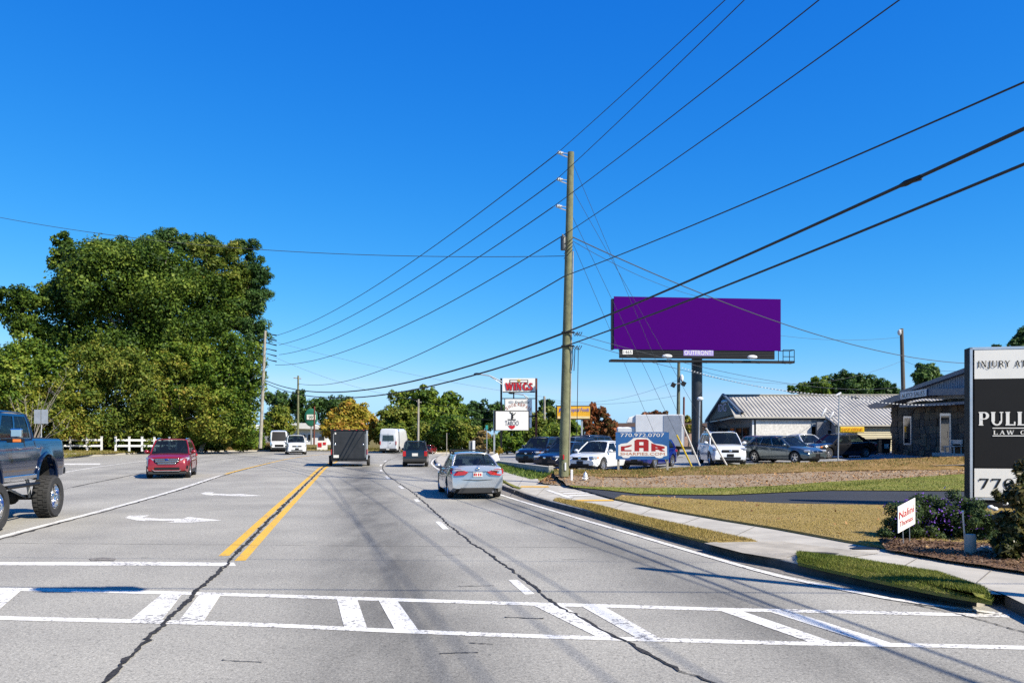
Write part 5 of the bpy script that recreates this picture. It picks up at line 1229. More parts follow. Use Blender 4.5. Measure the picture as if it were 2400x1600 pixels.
# shoe repair wing with lapped siding
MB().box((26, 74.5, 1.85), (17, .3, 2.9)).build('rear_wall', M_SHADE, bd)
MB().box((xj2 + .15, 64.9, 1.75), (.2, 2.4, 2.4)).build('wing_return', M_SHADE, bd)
MB().box(((xj2 + 34) / 2 + .02, 63.74, 1.5), (34 - xj2, .3, 2.3)).build('siding_wall', M_CREAM, bd)
sd = MB()
for k in range(12):
    z0 = .5 + k * .17; sd.add([V(xj2 + .05, 63.58, z0), V(34, 63.58, z0), V(34, 63.55, z0 + .005), V(xj2 + .05, 63.55, z0 + .005), V(xj2 + .05, 63.585, z0 + .165), V(34, 63.585, z0 + .165)], [(3, 2, 5, 4), (0, 1, 2, 3)])
so = sd.build('siding_boards', M_CREAM, bd); so['kind'] = 'stuff'
MB().box(((xj2 + 34) / 2, 63.42, 2.70), (34 - xj2, .12, .16)).build('eave_fascia', M_ROOFD, bd)
MB().box((xj2 - .55, 65.0, 1.7), (1.0, .3, 2.7)).build('side_return', M_SHADE, bd)
f_ = vb('window', 1939, 1006, 1950, 1030, 64.9, .04, M_WHITEP, bd); vb('pane', 1940.5, 1008, 1948.5, 1028, 64.85, .02, M_PANE, f_)
q = vb('shoe_sign', 1969.5, 1000, 2026, 1012.5, 63.2, .12, mat('shoe_sign_yellow', (0.85, 0.55, 0.01), .45, var=.03), bd, bevel=.04)
vtext('shoe_lettering', 'SHOE REPAIR', 1973, 1002.3, 2022, 1010, 63.18, mat('shoe_orange', (.55, .10, .005), .5), q, None, .03)
for x, y, r_ in ((1931, 966, .35), (1949, 973, .3)):
    q = P(x, y, 63.6); M_ = Matrix.Rotation(.5, 3, 'Y') @ Matrix.Rotation(.5, 3, 'Z')
    d_ = MB().ell(q, (r_ * .35, .06, r_ * 1.1), 12, M_).build('satellite_dish', M_WHITEP, bd, smooth=60)
    MB().tube([q, q + V(.3, .3, -.5)], .025, 6).tube([q, q + V(.45, -.5, -.1)], .02, 6).build('dish_arm', M_STEEL, d_)
MB().ell(P(2001, 932, 69.3), (.45, .3, .12), 10).build('roof_vent', M_ROOFD, bd)

# ---- stone auto sales office: its front runs towards the camera and faces left
def AY(px): return 16.35 / ((px - 1200) / F - .175)
def apt(px, py, d=0.0):
    p = P(px, py, AY(px)); return p + AN * d
AN = Vector((-1, .175, 0)).normalized()
au = thing('stone_office', 'dark stone auto sales office with blue-grey eaves at right', 'building', (24, 46, .6))
M_STONEW = mat('stone_mortar', (0.06, 0.045, 0.033), .95, var=.2)
wl = MB().prism([apt(2090, 1075), apt(2310, 1080), apt(2310, 925), apt(2090, 950)], -AN * .3).build('stone_wall', M_STONEW, au)
ms_ = [mat('stone_%s' % n_, c_, .9, var=.3, scale=3, bmp=.6, bscale=10) for n_, c_ in (('brown', (.115, .068, .036)), ('tan', (.16, .105, .056)), ('grey', (.085, .066, .048)), ('dark', (.05, .032, .02)))]
rn = random.Random(3); nx_, nz_ = 16, 9
X0, X1 = 2091, 2300
def gy(px, v): return 1070 + (px - 2090) * .02 + v * ((945 - (px - 2090) * .10) - 1070)
jx = [[(i + rn.uniform(-.28, .28)) / nx_ for i in range(nx_ + 1)] for j in range(nz_ + 1)]; jz = [[(j + rn.uniform(-.3, .3)) / nz_ for i in range(nx_ + 1)] for j in range(nz_ + 1)]
for j in range(nz_):
    for i in range(nx_):
        cs_ = [(jx[j][i], jz[j][i]), (jx[j][i + 1], jz[j][i + 1]), (jx[j + 1][i + 1], jz[j + 1][i + 1]), (jx[j + 1][i], jz[j + 1][i])]
        cu, cv = sum(c[0] for c in cs_) / 4, sum(c[1] for c in cs_) / 4
        cpx = X0 + (X1 - X0) * cu; cpy = gy(cpx, cv)
        if (2117 < cpx < 2142 and 970 < cpy < 1046) or (2203 < cpx < 2234 and 965 < cpy): continue
        pts_ = []
        for k in range(4):                                  # trimmed corners: every stone is an octagon with joints round it
            a_, b_, c_ = cs_[k - 1], cs_[k], cs_[(k + 1) % 4]
            for o_ in (a_, c_):
                u_ = b_[0] + (o_[0] - b_[0]) * .10; v_ = b_[1] + (o_[1] - b_[1]) * .10
                u_ = cu + (u_ - cu) * .95; v_ = cv + (v_ - cv) * .94; px_ = X0 + (X1 - X0) * u_
                pts_.append(apt(px_, gy(px_, max(.0, min(1, v_))), -.01))
        MB().prism(pts_, AN * rn.uniform(.03, .075)).build('stone', rn.choice(ms_), wl)
def aquad(name, x0, y0, x1, y1, d, th, m, par, sl_=0.0): return MB().prism([apt(x0, y1, d), apt(x1, y1 + sl_, d), apt(x1, y0 + sl_, d), apt(x0, y0, d)], AN * th).build(name, m, par)
f_ = aquad('window', 2120, 975, 2138, 1042, .0, .07, M_ALU, au); aquad('pane', 2122.5, 979, 2136, 1038, .075, .012, M_PANE, f_)
f_ = aquad('door', 2206, 968, 2231, 1066, .0, .07, M_ALU, au); aquad('pane', 2209, 974, 2228, 1058, .075, .012, M_PANE, f_)
MB().tube([apt(2227, 1010, .14), apt(2227, 1025, .14)], .015, 6).build('handle', M_CHROME, f_)
MB().prism([apt(2206, 1060, .5), apt(2300, 1064, .5), apt(2300, 1072, .5), apt(2206, 1068, .5)], -AN * .5).build('front_step', M_CONC, au)
M_EAVE = mat('blue_grey_eave', (0.06, 0.085, 0.14), .5); M_RIBW = mat('ribbed_grey', (0.26, 0.28, 0.33), .5, var=.1)
ev = [(2062, 950), (2098, 938), (2132, 926), (2180, 915), (2220, 911), (2310, 908)]
ev2 = [(2310, 924), (2220, 926), (2180, 930), (2132, 940), (2098, 955), (2070, 957)]
MB().prism([apt(x_, y_, .9) for x_, y_ in ev + ev2], -AN * .9).build('front_eave', M_EAVE, au)
MB().prism([apt(2130, 932, .02), apt(2310, 940, .02), apt(2310, 853, .02), apt(2258, 873, .02), apt(2128, 917, .02)], -AN * .4).build('upper_gable', M_RIBW, au)
gr_ = MB()
for k in range(40):
    x = 2140 + k * 4.2; yt = 917 - (x - 2128) * .335
    gr_.tube([apt(x, yt + 4, .03), apt(x, 922, .03)], .018, 4)
g_ = gr_.build('gable_ribs', M_RIBW, au); g_['kind'] = 'stuff'
MB().tube([apt(2118, 920, .15), apt(2258, 872.5, .15), apt(2330, 846, .15)], .16, 4).build('gable_trim', M_EAVE, au)
MB().prism([apt(2118, 919, .2), apt(2330, 844, .2), apt(2330, 844, .2) + V(9, 3, 0), apt(2118, 919, .2) + V(9, 3, 0)], (0, 0, .08)).build('roof', M_ROOF, au)
MB().prism([apt(2090, 1075), apt(2090, 940), apt(2090, 940) + V(9, 2, 0), apt(2090, 1075) + V(9, 2, 0)], (0, -.1, 0)).build('rear_wall', M_SHADE, au)
q = aquad('name_board', 2150, 919, 2214, 935, .95, .05, M_SIGNW, au, -8)
qa, qb = apt(2153, 933, 1.0), apt(2211, 925, 1.0); qr = (qb - qa); ql = qr.length; qr.normalize()
lettering('name_lettering', 'AUTO SALES', q, qa, qr, UP, .27, ql, M_BLACK, None, .012)
MB().prism([apt(2143, 954, .02), apt(2310, 946, .02), apt(2310, 946, .9), apt(2143, 954, .9)], (0, 0, .14)).build('door_canopy', M_EAVE, au)
bench = thing('bench', 'dark metal bench beside the stone office door', 'bench', apt(2245, 1068, .5))
MB().prism([apt(2236, 1046, .1), apt(2262, 1046, .1), apt(2262, 1047, .55), apt(2236, 1047, .55)], (0, 0, .05)).build('seat', M_STEEL, bench)
aquad('backrest', 2236, 1030, 2262, 1040, .1, .04, M_STEEL, bench)
for x_ in (2238, 2260): MB().tube([apt(x_, 1032, .15), apt(x_, 1068, .15)], .03, 6).tube([apt(x_, 1047, .5), apt(x_, 1069, .5)], .03, 6).build('leg', M_STEEL, bench)
# wheeled bins
def bin_(px, Y, m, label):
    x = (px - 1200) / F * Y; b_ = thing('wheelie_bin', label, 'bin', (x, Y, lotz(x)), 0)
    MB().prism([(-.28, -.3, .05), (.28, -.3, .05), (.33, -.36, 1.0), (-.33, -.36, 1.0)], (0, .65, 0)).build('tub', m, b_, False, bevel=.03)
    MB().box((0, -.02, 1.04), (.72, .80, .08)).build('lid', M_BLACK, b_, False, bevel=.03)
    MB().box((0, -.375, .55), (.3, .015, .3)).build('sticker', M_SIGNW, b_, False)
    for s in (1, -1): MB().tube([(s * .3, .35, .1), (s * .34, .35, .1)], .1, 12).build('wheel', M_DARK, b_, False)
M_BING = mat('bin_green', (0.05, 0.065, 0.045), .6)
bin_(2044, 57, M_BING, 'grey-green wheeled bin with a white sticker beside the stone office')
bin_(2072, 57.5, mat('bin_dark', (.015, .02, .016), .6), 'dark wheeled bin between the sticker bin and the stone office')

# ---- brick shop far behind the box truck
bk = thing('brick_shop', 'far brown brick shop behind the box truck', 'building', (14, 100, 2.5))
M_BRK = mat('far_brick', (.36, .24, .18), .9, var=.35, scale=5)
vb('wall', 1395, 1000, 1660, 1060, 100, 4, M_BRK, bk); vb('fascia', 1390, 991, 1665, 1001, 99.5, 5, mat('far_fascia', (.10, .06, .05), .7), bk)
for x in (1412, 1440): 
    f_ = vb('window', x, 1012, x + 18, 1040, 99.9, .05, M_ROOFD, bk); vb('pane', x + 1, 1013, x + 17, 1039, 99.8, .02, M_PANE, f_)
q = vb('red_sign', 1452, 1003, 1471, 1014, 99.3, .1, M_RED, bk)
# ---- pale buildings beyond the left bend
wb1 = thing('white_warehouse', 'long white warehouse behind the delivery van and utility poles', 'building', P(700, 1045, 150)); 
vb('wall', 664, 1000, 766, 1050, 150, 8, M_WHITEP, wb1)
MB().prism([P(660, 1000, 149), P(690, 991, 149), P(712, 991, 149), P(768, 1003, 149), P(768, 1006, 149), P(660, 1003, 149)], (0, 9, 0)).build('roof', mat('pale_roof', (.7, .69, .66), .6), wb1)
q = vb('door', 748, 1022, 760, 1048, 149.8, .1, M_ROOFD, wb1)
for x in (690, 706, 722): 
    f_ = vb('window', x, 1018, x + 9, 1030, 149.85, .1, M_ROOFD, wb1); vb('pane', x + 1, 1019, x + 8, 1029, 149.7, .03, M_PANE, f_)
wb2 = thing('white_shed', 'low white shed with pale roof left of the leaning utility pole', 'building', P(598, 1042, 128))
vb('wall', 578, 1014, 622, 1044, 128, 6, M_SHADE, wb2); MB().prism([P(574, 1016, 127.5), P(584, 997, 131), P(626, 997, 131), P(626, 1016, 127.5)], (0, .1, .12)).build('roof', M_WHITEP, wb2)
q = vb('door', 604, 1022, 612, 1044, 127.9, .1, M_ROOFD, wb2)

# ---- white rail fence on the left verge
def vpoint(px, py, Y): return P(px, py, Y)
fc = thing('rail_fence', 'white two-rail fence along the left verge in front of trees', 'fence', P(150, 1053, 86))
fpx = [(-20, 84.0), (40, 84.4), (95, 84.8), (130, 85.2), (165, 85.6), (204, 86.0), (238, 86.4)]; fp2 = [(271, 87), (303, 87.6), (333, 88.2), (362, 88.8), (397, 89.6), (413, 90.2)]
M_FENCE = mat('fence_white', (.82, .82, .80), .5, var=.04)
for seg in (fpx, fp2):
    for px_, Y_ in seg:
        b_ = P(px_, 1055, Y_); MB().box((b_.x, Y_, b_.z + .65), (.16, .16, 1.5)).prism([(b_.x - .1, Y_ - .1, b_.z + 1.4), (b_.x + .1, Y_ - .1, b_.z + 1.4), (b_.x + .1, Y_ + .1, b_.z + 1.4), (b_.x - .1, Y_ + .1, b_.z + 1.4)], (0, 0, .06)).build('post', M_FENCE, fc)
    for (a, Ya), (b, Yb_) in zip(seg, seg[1:]):
        for r_ in (.48, 1.08):
            A_, B_ = P(a, 1055, Ya) + V(0, -.1, r_), P(b, 1055, Yb_) + V(0, -.1, r_); MB().add([A_ - V(0, 0, .1), B_ - V(0, 0, .1), B_ + V(0, 0, .1), A_ + V(0, 0, .1), A_ + V(0, .05, -.1), B_ + V(0, .05, -.1), B_ + V(0, .05, .1), A_ + V(0, .05, .1)], [(0, 1, 2, 3), (7, 6, 5, 4), (3, 2, 6, 7), (0, 4, 5, 1)]).build('rail', M_FENCE, fc)
# ---- small signs
def post_sign(name, label, px, y_top, y_bot, Y, w_, h_, m, postm=M_STEEL, off=0, cat='sign'):
    t = thing(name, label, cat, P(px, y_bot, Y)); a, b = P(px, y_bot, Y), P(px, y_top, Y)
    MB().tube([a, b], .03, 6).build('post', postm, t)
    if w_: MB().box((b.x + off, Y - .06, b.z - h_ / 2), (w_, .02, h_)).build('plate', m, t)
    return t
t = post_sign('road_sign', 'back of a grey square road sign beside the pickup truck', 97, 960, 1062, 62, .0, 0, M_STEEL)
for d_ in (-.27, .27): MB().box((P(97, 976, 62).x + d_, 62 - .05, P(97, 976, 62).z), (.49, .02, 1.05)).build('plate', M_STEEL, t)
t = post_sign('street_sign', 'small teal street name sign on a thin grey post', 1141, 996, 1064, 58, .16, .30, mat('teal', (.02, .30, .28), .5))
post_sign('marker_post', 'thin leaning white stake beside the bend', 1047, 1014, 1067, 62, 0, 0, M_WHITEP, M_WOODG)
ub = thing('utility_cabinet', 'grey roadside cabinet with a white side panel beyond the sedan', 'cabinet', P(1106, 1064, 54))
vb('cabinet', 1099, 1033, 1107, 1064, 54, .3, mat('cab_grey', (.20, .21, .20), .6), ub); vb('white_panel', 1107.4, 1032, 1113, 1064, 53.9, .3, M_WHITEP, ub)
wsn = thing('leaning_board', 'tilted blank white board leaning near the retaining wall', 'sign', P(1160, 1092, 48))
MB().prism([P(1149, 1068, 48), P(1165, 1061, 48), P(1171, 1078, 48), P(1159, 1083, 48)], (.02, .04, 0)).build('board', M_SIGNW, wsn); MB().tube([P(1160, 1080, 48.05), P(1160, 1094, 48.05)], .02, 6).build('stake', M_WOODG, wsn)
ov = thing('oval_sign', 'green and white oval roadside sign beyond the left bend', 'sign', P(729, 1040, 125))
MB().ell(P(729, 978, 125), (1.0, .12, 1.35), 20).build('oval_panel', mat('sign_green', (.02, .16, .10), .5), ov, smooth=60)
vb('white_band', 719, 971, 740, 983, 124.8, .05, M_SIGNW, ov); vtext('band_lettering', 'W', 724, 973, 735, 981, 124.75, mat('band_green', (.02, .16, .10), .5), ov, None, .02)
vb('post', 727.6, 990, 730.4, 1042, 125, .2, M_STEEL, ov)
ks = thing('kerb_sign', 'small white and red roadside placard right of the white SUV', 'sign', P(757, 1058, 104))
vb('board', 743, 1032, 767, 1055, 104, .1, M_SIGNW, ks); vb('red_block', 745, 1037, 754, 1047, 103.95, .02, M_RED, ks); vb('red_block', 757, 1036, 764, 1042, 103.95, .02, M_RED, ks); vb('leg', 745, 1055, 747, 1060, 104, .1, M_BLACK, ks); vb('leg', 763, 1055, 765, 1060, 104, .1, M_BLACK, ks)

# ---- yard sign, stump, rock, thin stake, hydrant, marker post near the bank
yd = thing('yard_sign', 'small white yard sign with red lettering before the round shrub', 'sign', G(2118, 1284, .15))
yo, yr_, yw = frame(2106, 1250, 13.4, 2133, 1234, 12.9); yr_ = V(.80, .55, .24).normalized(); yn = yr_.cross(UP).normalized()
yq = P(2105, 1249, 13.5); yh = P(2098, 1187, 13.5).z - yq.z
slab(yq, yr_, .52, yh, .012).build('board', M_SIGNW, yd)
lettering('red_line', 'Nalini', yd, yq + yr_ * .03 + UP * (yh * .50), yr_, UP, yh * .28, .44, M_RED, None, .006); lettering('red_line', 'Thomas', yd, yq + yr_ * .04 + UP * (yh * .20), yr_, UP, yh * .20, .40, M_RED, None, .006)
for t_ in (.16, .36): MB().tube([yq + yr_ * t_ - yn * .012 + UP * .1, Vector(((yq + yr_ * t_).x, (yq + yr_ * t_).y, .14))], .006, 5).build('wire_leg', M_STEEL, yd)
st = thing('marker_stump', 'short round concrete stump at the edge of the mulch bed', 'post', G(2274, 1303, .17))
q = G(2274, 1303, .17); MB().tube([q, q + UP * .02, q + UP * .31, q + UP * .335], [.085, .085, .082, .07], 16).build('stump_body', M_CONC2, st, smooth=40)
rk = thing('rock', 'pale rough rock lying beside the concrete stump', 'rock', G(2308, 1302, .17)); q = G(2308, 1300, .17)
rk_m = MB().ell(q + UP * .05, (.14, .10, .09), 14); rr = random.Random(2); rk_m.v = [(x + rr.uniform(-.016, .016), y + rr.uniform(-.016, .016), z + rr.uniform(-.014, .014)) for x, y, z in rk_m.v]; rk_m.build('rock_body', mat('pale_rock', (.45, .40, .33), .9, var=.25, scale=20), rk)
sk_ = thing('stake', 'thin dark metal stake standing left of the concrete stump', 'post', G(2264, 1301, .17)); q = G(2264, 1301, .17); MB().tube([q, q + V(-.05, 0, .66)], .012, 6).build('stake_rod', M_STEEL, sk_); MB().ell(q + V(-.05, 0, .67), (.018, .018, .018), 8).build('cap', M_WHITEP, sk_)
hy = thing('fire_hydrant', 'white fire hydrant with silver dome at the foot of the dirt bank', 'hydrant', P(1372, 1133, 31.0)); q = P(1372, 1133, 31.0); hz_ = .42
MB().lathe([(.10, 0), (.10, .04), (.065, .05), (.065, .26), (.085, .27), (.085, .30), (.075, .32)], Matrix.Translation(q) @ Matrix.Rotation(R(90), 4, 'X'), 14).build('barrel', M_WHITEP, hy, smooth=40)
MB().ell(q + UP * .33, (.075, .075, .09), 12).ell(q + UP * .43, (.02, .02, .03), 8).build('dome', mat('hydrant_silver', (.55, .60, .68), .3, .6), hy, smooth=60)
for d_ in (V(-.12, -.02, 0), V(.1, -.02, 0), V(-.03, -.12, 0)): MB().tube([q + UP * .2, q + UP * .2 + d_], .035, 10).build('nozzle', M_WHITEP, hy)
mp = thing('marker_post', 'short square white post left of the fire hydrant', 'post', P(1340, 1133, 31)); q = P(1340, 1133, 31); MB().box(q + UP * .26, (.085, .085, .54)).build('post_body', M_WHITEP, mp, bevel=.01)
lt = thing('lot_light', 'thin pole with small lamp in front of the billboard column', 'lamp', P(1637, 1072, 56)); MB().tube([P(1637, 1075, 56), P(1640, 935, 56)], .05, 8).build('pole', M_STEEL, lt); MB().ell(P(1641, 934, 56), (.22, .16, .14), 10).build('lamp_head', M_WHITEP, lt, smooth=60)
l2 = thing('lot_light', 'thin pole standing in front of the black parked sedan', 'lamp', P(1964, 1080, 45)); MB().tube([P(1964, 1082, 45), P(1967, 925, 45)], .035, 8).build('pole', M_STEEL, l2); MB().box(P(1965, 923, 45), (.3, .12, .08), 0, Matrix.Rotation(-.5, 3, 'Y')).build('lamp_head', M_WHITEP, l2)
# ================================================================== POLES AND WIRES
def pole(name, label, pb, pt_, r0, r1, m=M_WOOD, group=None, cat='utility pole'):
    t = thing(name, label, cat, pb, 0, group)
    n = 10; pts = [pb.lerp(pt_, i / n) for i in range(n + 1)]; rr_ = [r0 + (r1 - r0) * i / n for i in range(n + 1)]
    MB().tube(pts, rr_, 14).build('shaft', m, t, smooth=50); return t
Yp_ = 32.5
pb_, ptop = P(1321, 1116, Yp_), P(1338, 357, Yp_)
mp_ = pole('utility_pole', 'tall weathered wooden utility pole beside the sidewalk', pb_, ptop, .195, .125, M_WOOD)
def onpole(py): 
    t = (1116 - py) / (1116 - 357); return pb_.lerp(ptop, t)
M_INS = mat('insulator', (.55, .56, .56), .35); M_TRF = mat('transformer_grey', (.06, .07, .075), .45)
for py in (357, 419, 482):
    a = onpole(py + 14); e = P(onpole(py).x / Yp_ * F + 1200 - 33, py + 1, Yp_ - .15)
    br_ = MB().tube([a, a.lerp(e, .6) + UP * -.02, e], .022, 6).tube([onpole(py + 4), e + V(.12, 0, 0)], .014, 6).build('bracket', M_STEEL, mp_)
    MB().lathe([(.03, -.02), (.075, .0), (.05, .05), (.075, .09), (.04, .14), (.05, .2)], Matrix.Translation(e + V(.05, 0, 0)) @ Matrix.Rotation(R(-75), 4, 'Z'), 12).build('insulator', M_INS, mp_, smooth=40)
q = onpole(572) + V(-.22, -.12, 0)
MB().lathe([(.001, -.26), (.11, -.26), (.11, .24), (.09, .28), (.001, .28)], Matrix.Translation(q) @ Matrix.Rotation(R(90), 4, 'X'), 16).tube([q + UP * .26, q + V(-.04, 0, .36)], .03, 8).build('transformer', M_TRF, mp_, smooth=40)
for k in range(4):
    q2 = onpole(560 + k * 9); MB().tube([q2 + V(.15, -.05, .02), q2 + V(.05, -.24, -.1), q2 + V(-.2, -.22, -.25 - .04 * k)], .014, 6).build('jumper_cable', M_WIRE, mp_)
MB().tube([onpole(590) + V(.17, -.08, 0), onpole(780) + V(.185, -.08, 0), onpole(1090) + V(.2, -.1, 0)], .022, 6).build('ground_conduit', M_WOODG, mp_)
for py in (780, 812):
    MB().tube([onpole(py) + V(-.22, -.2, 0), onpole(py) + V(.28, -.2, 0)], .035, 6).build('cable_clamp', M_BLACK, mp_)
    for k in range(3): MB().tube([onpole(py) + V(.2 + .08 * k, -.2, 0), onpole(py) + V(.3 + .1 * k, -.2, -.14), onpole(py) + V(.42 + .08 * k, -.2, .01)], .018, 6).build('cable_loop', M_WIRE, mp_)
MB().tube([onpole(815) + V(.22, -.15, 0), onpole(840) + V(.25, -.15, 0), onpole(868) + V(.20, -.15, 0), onpole(868) + V(.3, -.15, -.02), onpole(820) + V(.32, -.15, 0)], .016, 6).build('cable_loop', M_WIRE, mp_)
MB().tube([onpole(815) + V(.45, -.15, 0), onpole(1020) + V(.48, 0, 0)], .014, 6).build('drop_line', M_WIRE, mp_)
MB().box(onpole(1092) + V(.05, -.21, 0), (.06, .02, .3)).build('reflector', M_WHITEP, mp_); MB().box(onpole(1070) + V(-.03, -.205, 0), (.05, .02, .18)).build('tag', M_RED, mp_)

WPTS = {}
def proj(p): return 1200 + F * p.x / p.y, HZ - F * (p.z - CH) / p.y
def wire(name, label, a, b, sag, r, m=M_WIRE, n=28, group='overhead lines'):
    pts = []
    for i in range(n + 1):
        t = i / n; p = a.lerp(b, t); p.z -= 4 * sag * t * (1 - t); pts.append(p)
    o = MB().tube(pts, r, 6).build(name, m, None); tag(o, label, 'wire', group); WPTS[label] = pts; return o
def wire_fit(name, label, a, b, mid, r, m=M_WIRE, **k):
    """solve the sag so the line passes the picture point mid"""
    best = None
    for i in range(1, 400):
        t = i / 400; p = a.lerp(b, t); x, y = proj(p)
        if best is None or abs(x - mid[0]) < best[0]: best = (abs(x - mid[0]), t, p)
    _, t, p = best; zt = CH - (mid[1] - HZ) / F * p.y
    return wire(name, label, a, b, (p.z - zt) / (4 * t * (1 - t)), r, m, **k)
def wire_out(name, label, a, pix, r, m=M_WIRE, sl=.26, Yend=-9.0, sag=.35, **k):
    """towards the next pole behind the camera: passes pixel pix, runs parallel to the road"""
    kx = (pix[0] - 1200) / F; Ym = (a.x + sl * a.y) / (kx + sl); Zm = CH - (pix[1] - HZ) / F * Ym
    t = (a.y - Ym) / (a.y - Yend); b = Vector((a.x + sl * (a.y - Yend), Yend, 0)); b.z = (Zm + 4 * sag * t * (1 - t) - a.z * (1 - t)) / t
    return wire(name, label, a, b, sag, r, m, **k)
ins = [P(1304, 361, Yp_ - .15), P(1302, 423, Yp_ - .15), P(1296, 485, Yp_ - .15)]
a4 = onpole(548) + V(-.1, -.1, 0); a5 = onpole(648) + V(-.14, -.1, 0); a6 = onpole(780) + V(-.05, -.22, 0); a7 = onpole(812) + V(-.05, -.22, 0)
for a, pix, r, lb in ((ins[0], (1700, 0), .013, 'topmost thin line from the tall pole to the upper right'), (ins[1], (1745, 0), .013, 'second thin line from the tall pole to the upper right'), (ins[2], (1915, 4), .014, 'third thin line from the tall pole to the upper right'), (a4, (2100, 6), .014, 'fourth line from the tall pole, starting at its transformer, to upper right'), (a5, (2400, 193), .016, 'single line from below the transformer to the right edge'), (a6, (2400, 302), .030, 'upper thick black cable from the tall pole to the right edge'), (a7, (2400, 385), .024, 'lower thick black cable from the tall pole to the right edge')):
    wire_out('power_line', lb, a, pix, r)
def on_wire(label, px):
    best = None; pts = WPTS[label]
    for a, b in zip(pts, pts[1:]):
        for i in range(20):
            p = a.lerp(b, i / 20)
            if p.y > 1 and (best is None or abs(proj(p)[0] - px) < best[0]): best = (abs(proj(p)[0] - px), p)
    return best[1]
ck = 'upper thick black cable from the tall pole to the right edge'
q = on_wire(ck, 2135)
sp_ = thing('cable_splice', 'dark splice case hanging on the upper thick cable at right', 'splice', q); MB().tube([on_wire(ck, 2106), on_wire(ck, 2122), on_wire(ck, 2158)], [.03, .055, .035], 8).build('splice_case', M_BLACK, sp_); MB().tube([on_wire(ck, 2122) - UP * .02, on_wire(ck, 2165) - UP * .06], .014, 6).build('tail', M_WIREL, sp_)
# far pole beyond the trees and its lines
pL = pole('utility_pole', 'leaning utility pole at the right edge of the big trees', P(610, 1050, 88), P(622, 775, 88), .19, .13, mat('pale_pole', (.34, .31, .25), .9, var=.25))
for k, py in enumerate((784, 796, 807, 820, 832, 845)):
    MB().tube([P(624, py - 4, 88), P(638, py, 87.6), P(648, py + 2, 87.5)], [.03, .05, .07], 6).build('insulator', M_BLACK, pL)
pM = pole('utility_pole', 'slim wooden pole behind the far white SUV', P(698, 1045, 104), P(699, 880, 104), .16, .11); MB().tube([P(688, 885, 104), P(706, 887, 104)], .06, 6).build('crossarm', M_WOODG, pM)
pN = pole('utility_pole', 'slim grey pole left of the black SUV on the bend', P(980, 1050, 92), P(981, 935, 92), .13, .10, M_WOODG); MB().tube([P(976, 940, 92), P(988, 943, 92)], .05, 6).build('crossarm', M_WOODG, pN)
pS = pole('utility_pole', 'thin rusty pole beside the green oval sign', P(736, 1042, 118), P(737, 952, 118), .12, .1, M_RUST)
pO = pole('utility_pole', 'pole with two square floodlights left of the billboard column', P(1589, 1062, 84), P(1591, 850, 84), .2, .15, mat('green_pole', (.12, .13, .09), .9, var=.3))
for x, y in ((1578, 902), (1602, 899)): MB().box(P(x, y, 83.6), (.42, .3, .42), .3, Matrix.Rotation(.5, 3, 'Y')).build('floodlight', M_BLACK, pO); 
MB().tube([P(1580, 900, 83.8), P(1602, 897, 83.8)], .04, 6).build('lamp_bar', M_STEEL, pO); MB().ell(P(1598, 886, 83.8), (.18, .18, .4), 8).build('meter_can', M_WHITEP, pO)
pQ = pole('utility_pole', 'short dark pole stub right of the floodlight pole', P(1602, 1062, 90), P(1603, 930, 90), .12, .1, M_RUST)
pR = pole('utility_pole', 'dark wooden pole with a lamp rising behind the shop roof', P(2121, 1060, 78), P(2113, 770, 78), .22, .16, mat('dark_pole', (.10, .08, .06), .9)); MB().ell(P(2108, 779, 77.8), (.18, .2, .28), 10).tube([P(2108, 772, 77.8), P(2114, 774, 77.8)], .05, 6).build('lamp_head', M_INS, pR)
pT = pole('utility_pole', 'short pale pole behind the plaza sign', P(1276, 1062, 98), P(1276, 928, 98), .16, .13, M_WOODG)
for a, b, mid, r, lb in ((ins[0], P(648, 786, 87.5), (718, 760), .022, 'topmost line running from the tall pole down to the leaning pole'), (ins[1], P(654, 808, 87.5), (785, 760), .022, 'second line running from the tall pole down to the leaning pole'), (ins[2], P(654, 831, 87.5), (856, 760), .022, 'third line running from the tall pole down to the leaning pole'), (a4, P(645, 855, 87.5), (956, 760), .022, 'fourth line running from the tall pole down to the leaning pole'), (a5, P(700, 899, 104), (881, 872), .024, 'fifth line sagging from the tall pole to the slim far pole'), (a6, P(622, 891, 88), (920, 903), .040, 'upper thick cable sagging left from the tall pole across the road'), (a7, P(622, 897, 88), (960, 915), .036, 'lower thick cable sagging left from the tall pole across the road')):
    wire_fit('power_line', lb, a, b, mid, r)
wire_fit('power_line', 'thin twisted line crossing the sky left of the tall pole', onpole(600) + V(-.1, 0, 0), P(-60, 498, 46), (612, 585), .013, M_WIREL)
trip = onpole(556) + V(.15, 0, 0)
wire_fit('service_line', 'twisted service line from the tall pole across the billboard to the right', trip, P(2262, 851, 60), (1830, 757), .022, M_WIREL)
wire('service_line', 'thin line beside the twisted service line above the billboard', trip - UP * .15, P(1660, 700, 46), .3, .010, M_WIREL)
guys = ((387, 1640, 1090), (447, 1703, 1089), (508, 1621, 1092), (565, 1565, 1088))
gcol = (M_WHITEP, M_WHITEP, mat('guy_yellow', (.75, .55, .03), .5), None)
for k, (py, gx, gy) in enumerate(guys):
    a = onpole(py) + V(.12, 0, 0); Yg = 41.5 + k * .3; b = P(gx, gy, Yg)
    g = thing('guy_wire', ('guy wire ending in a white guard below the billboard column', 'rightmost guy wire ending in a white guard by the white SUV', 'guy wire ending in the right yellow guard beside the blue sign', 'guy wire ending in a yellow guard behind the blue sign')[k], 'wire', b, 0, 'guy wires of the tall pole')
    MB().tube([a, b], .008, 5).build('strand', M_WIREL, g)
    t0 = (.83, .835, .845, .87)[k]; c = a.lerp(b, t0); MB().tube([c, b], .042, 8).build('guard', gcol[k] or gcol[2], g)
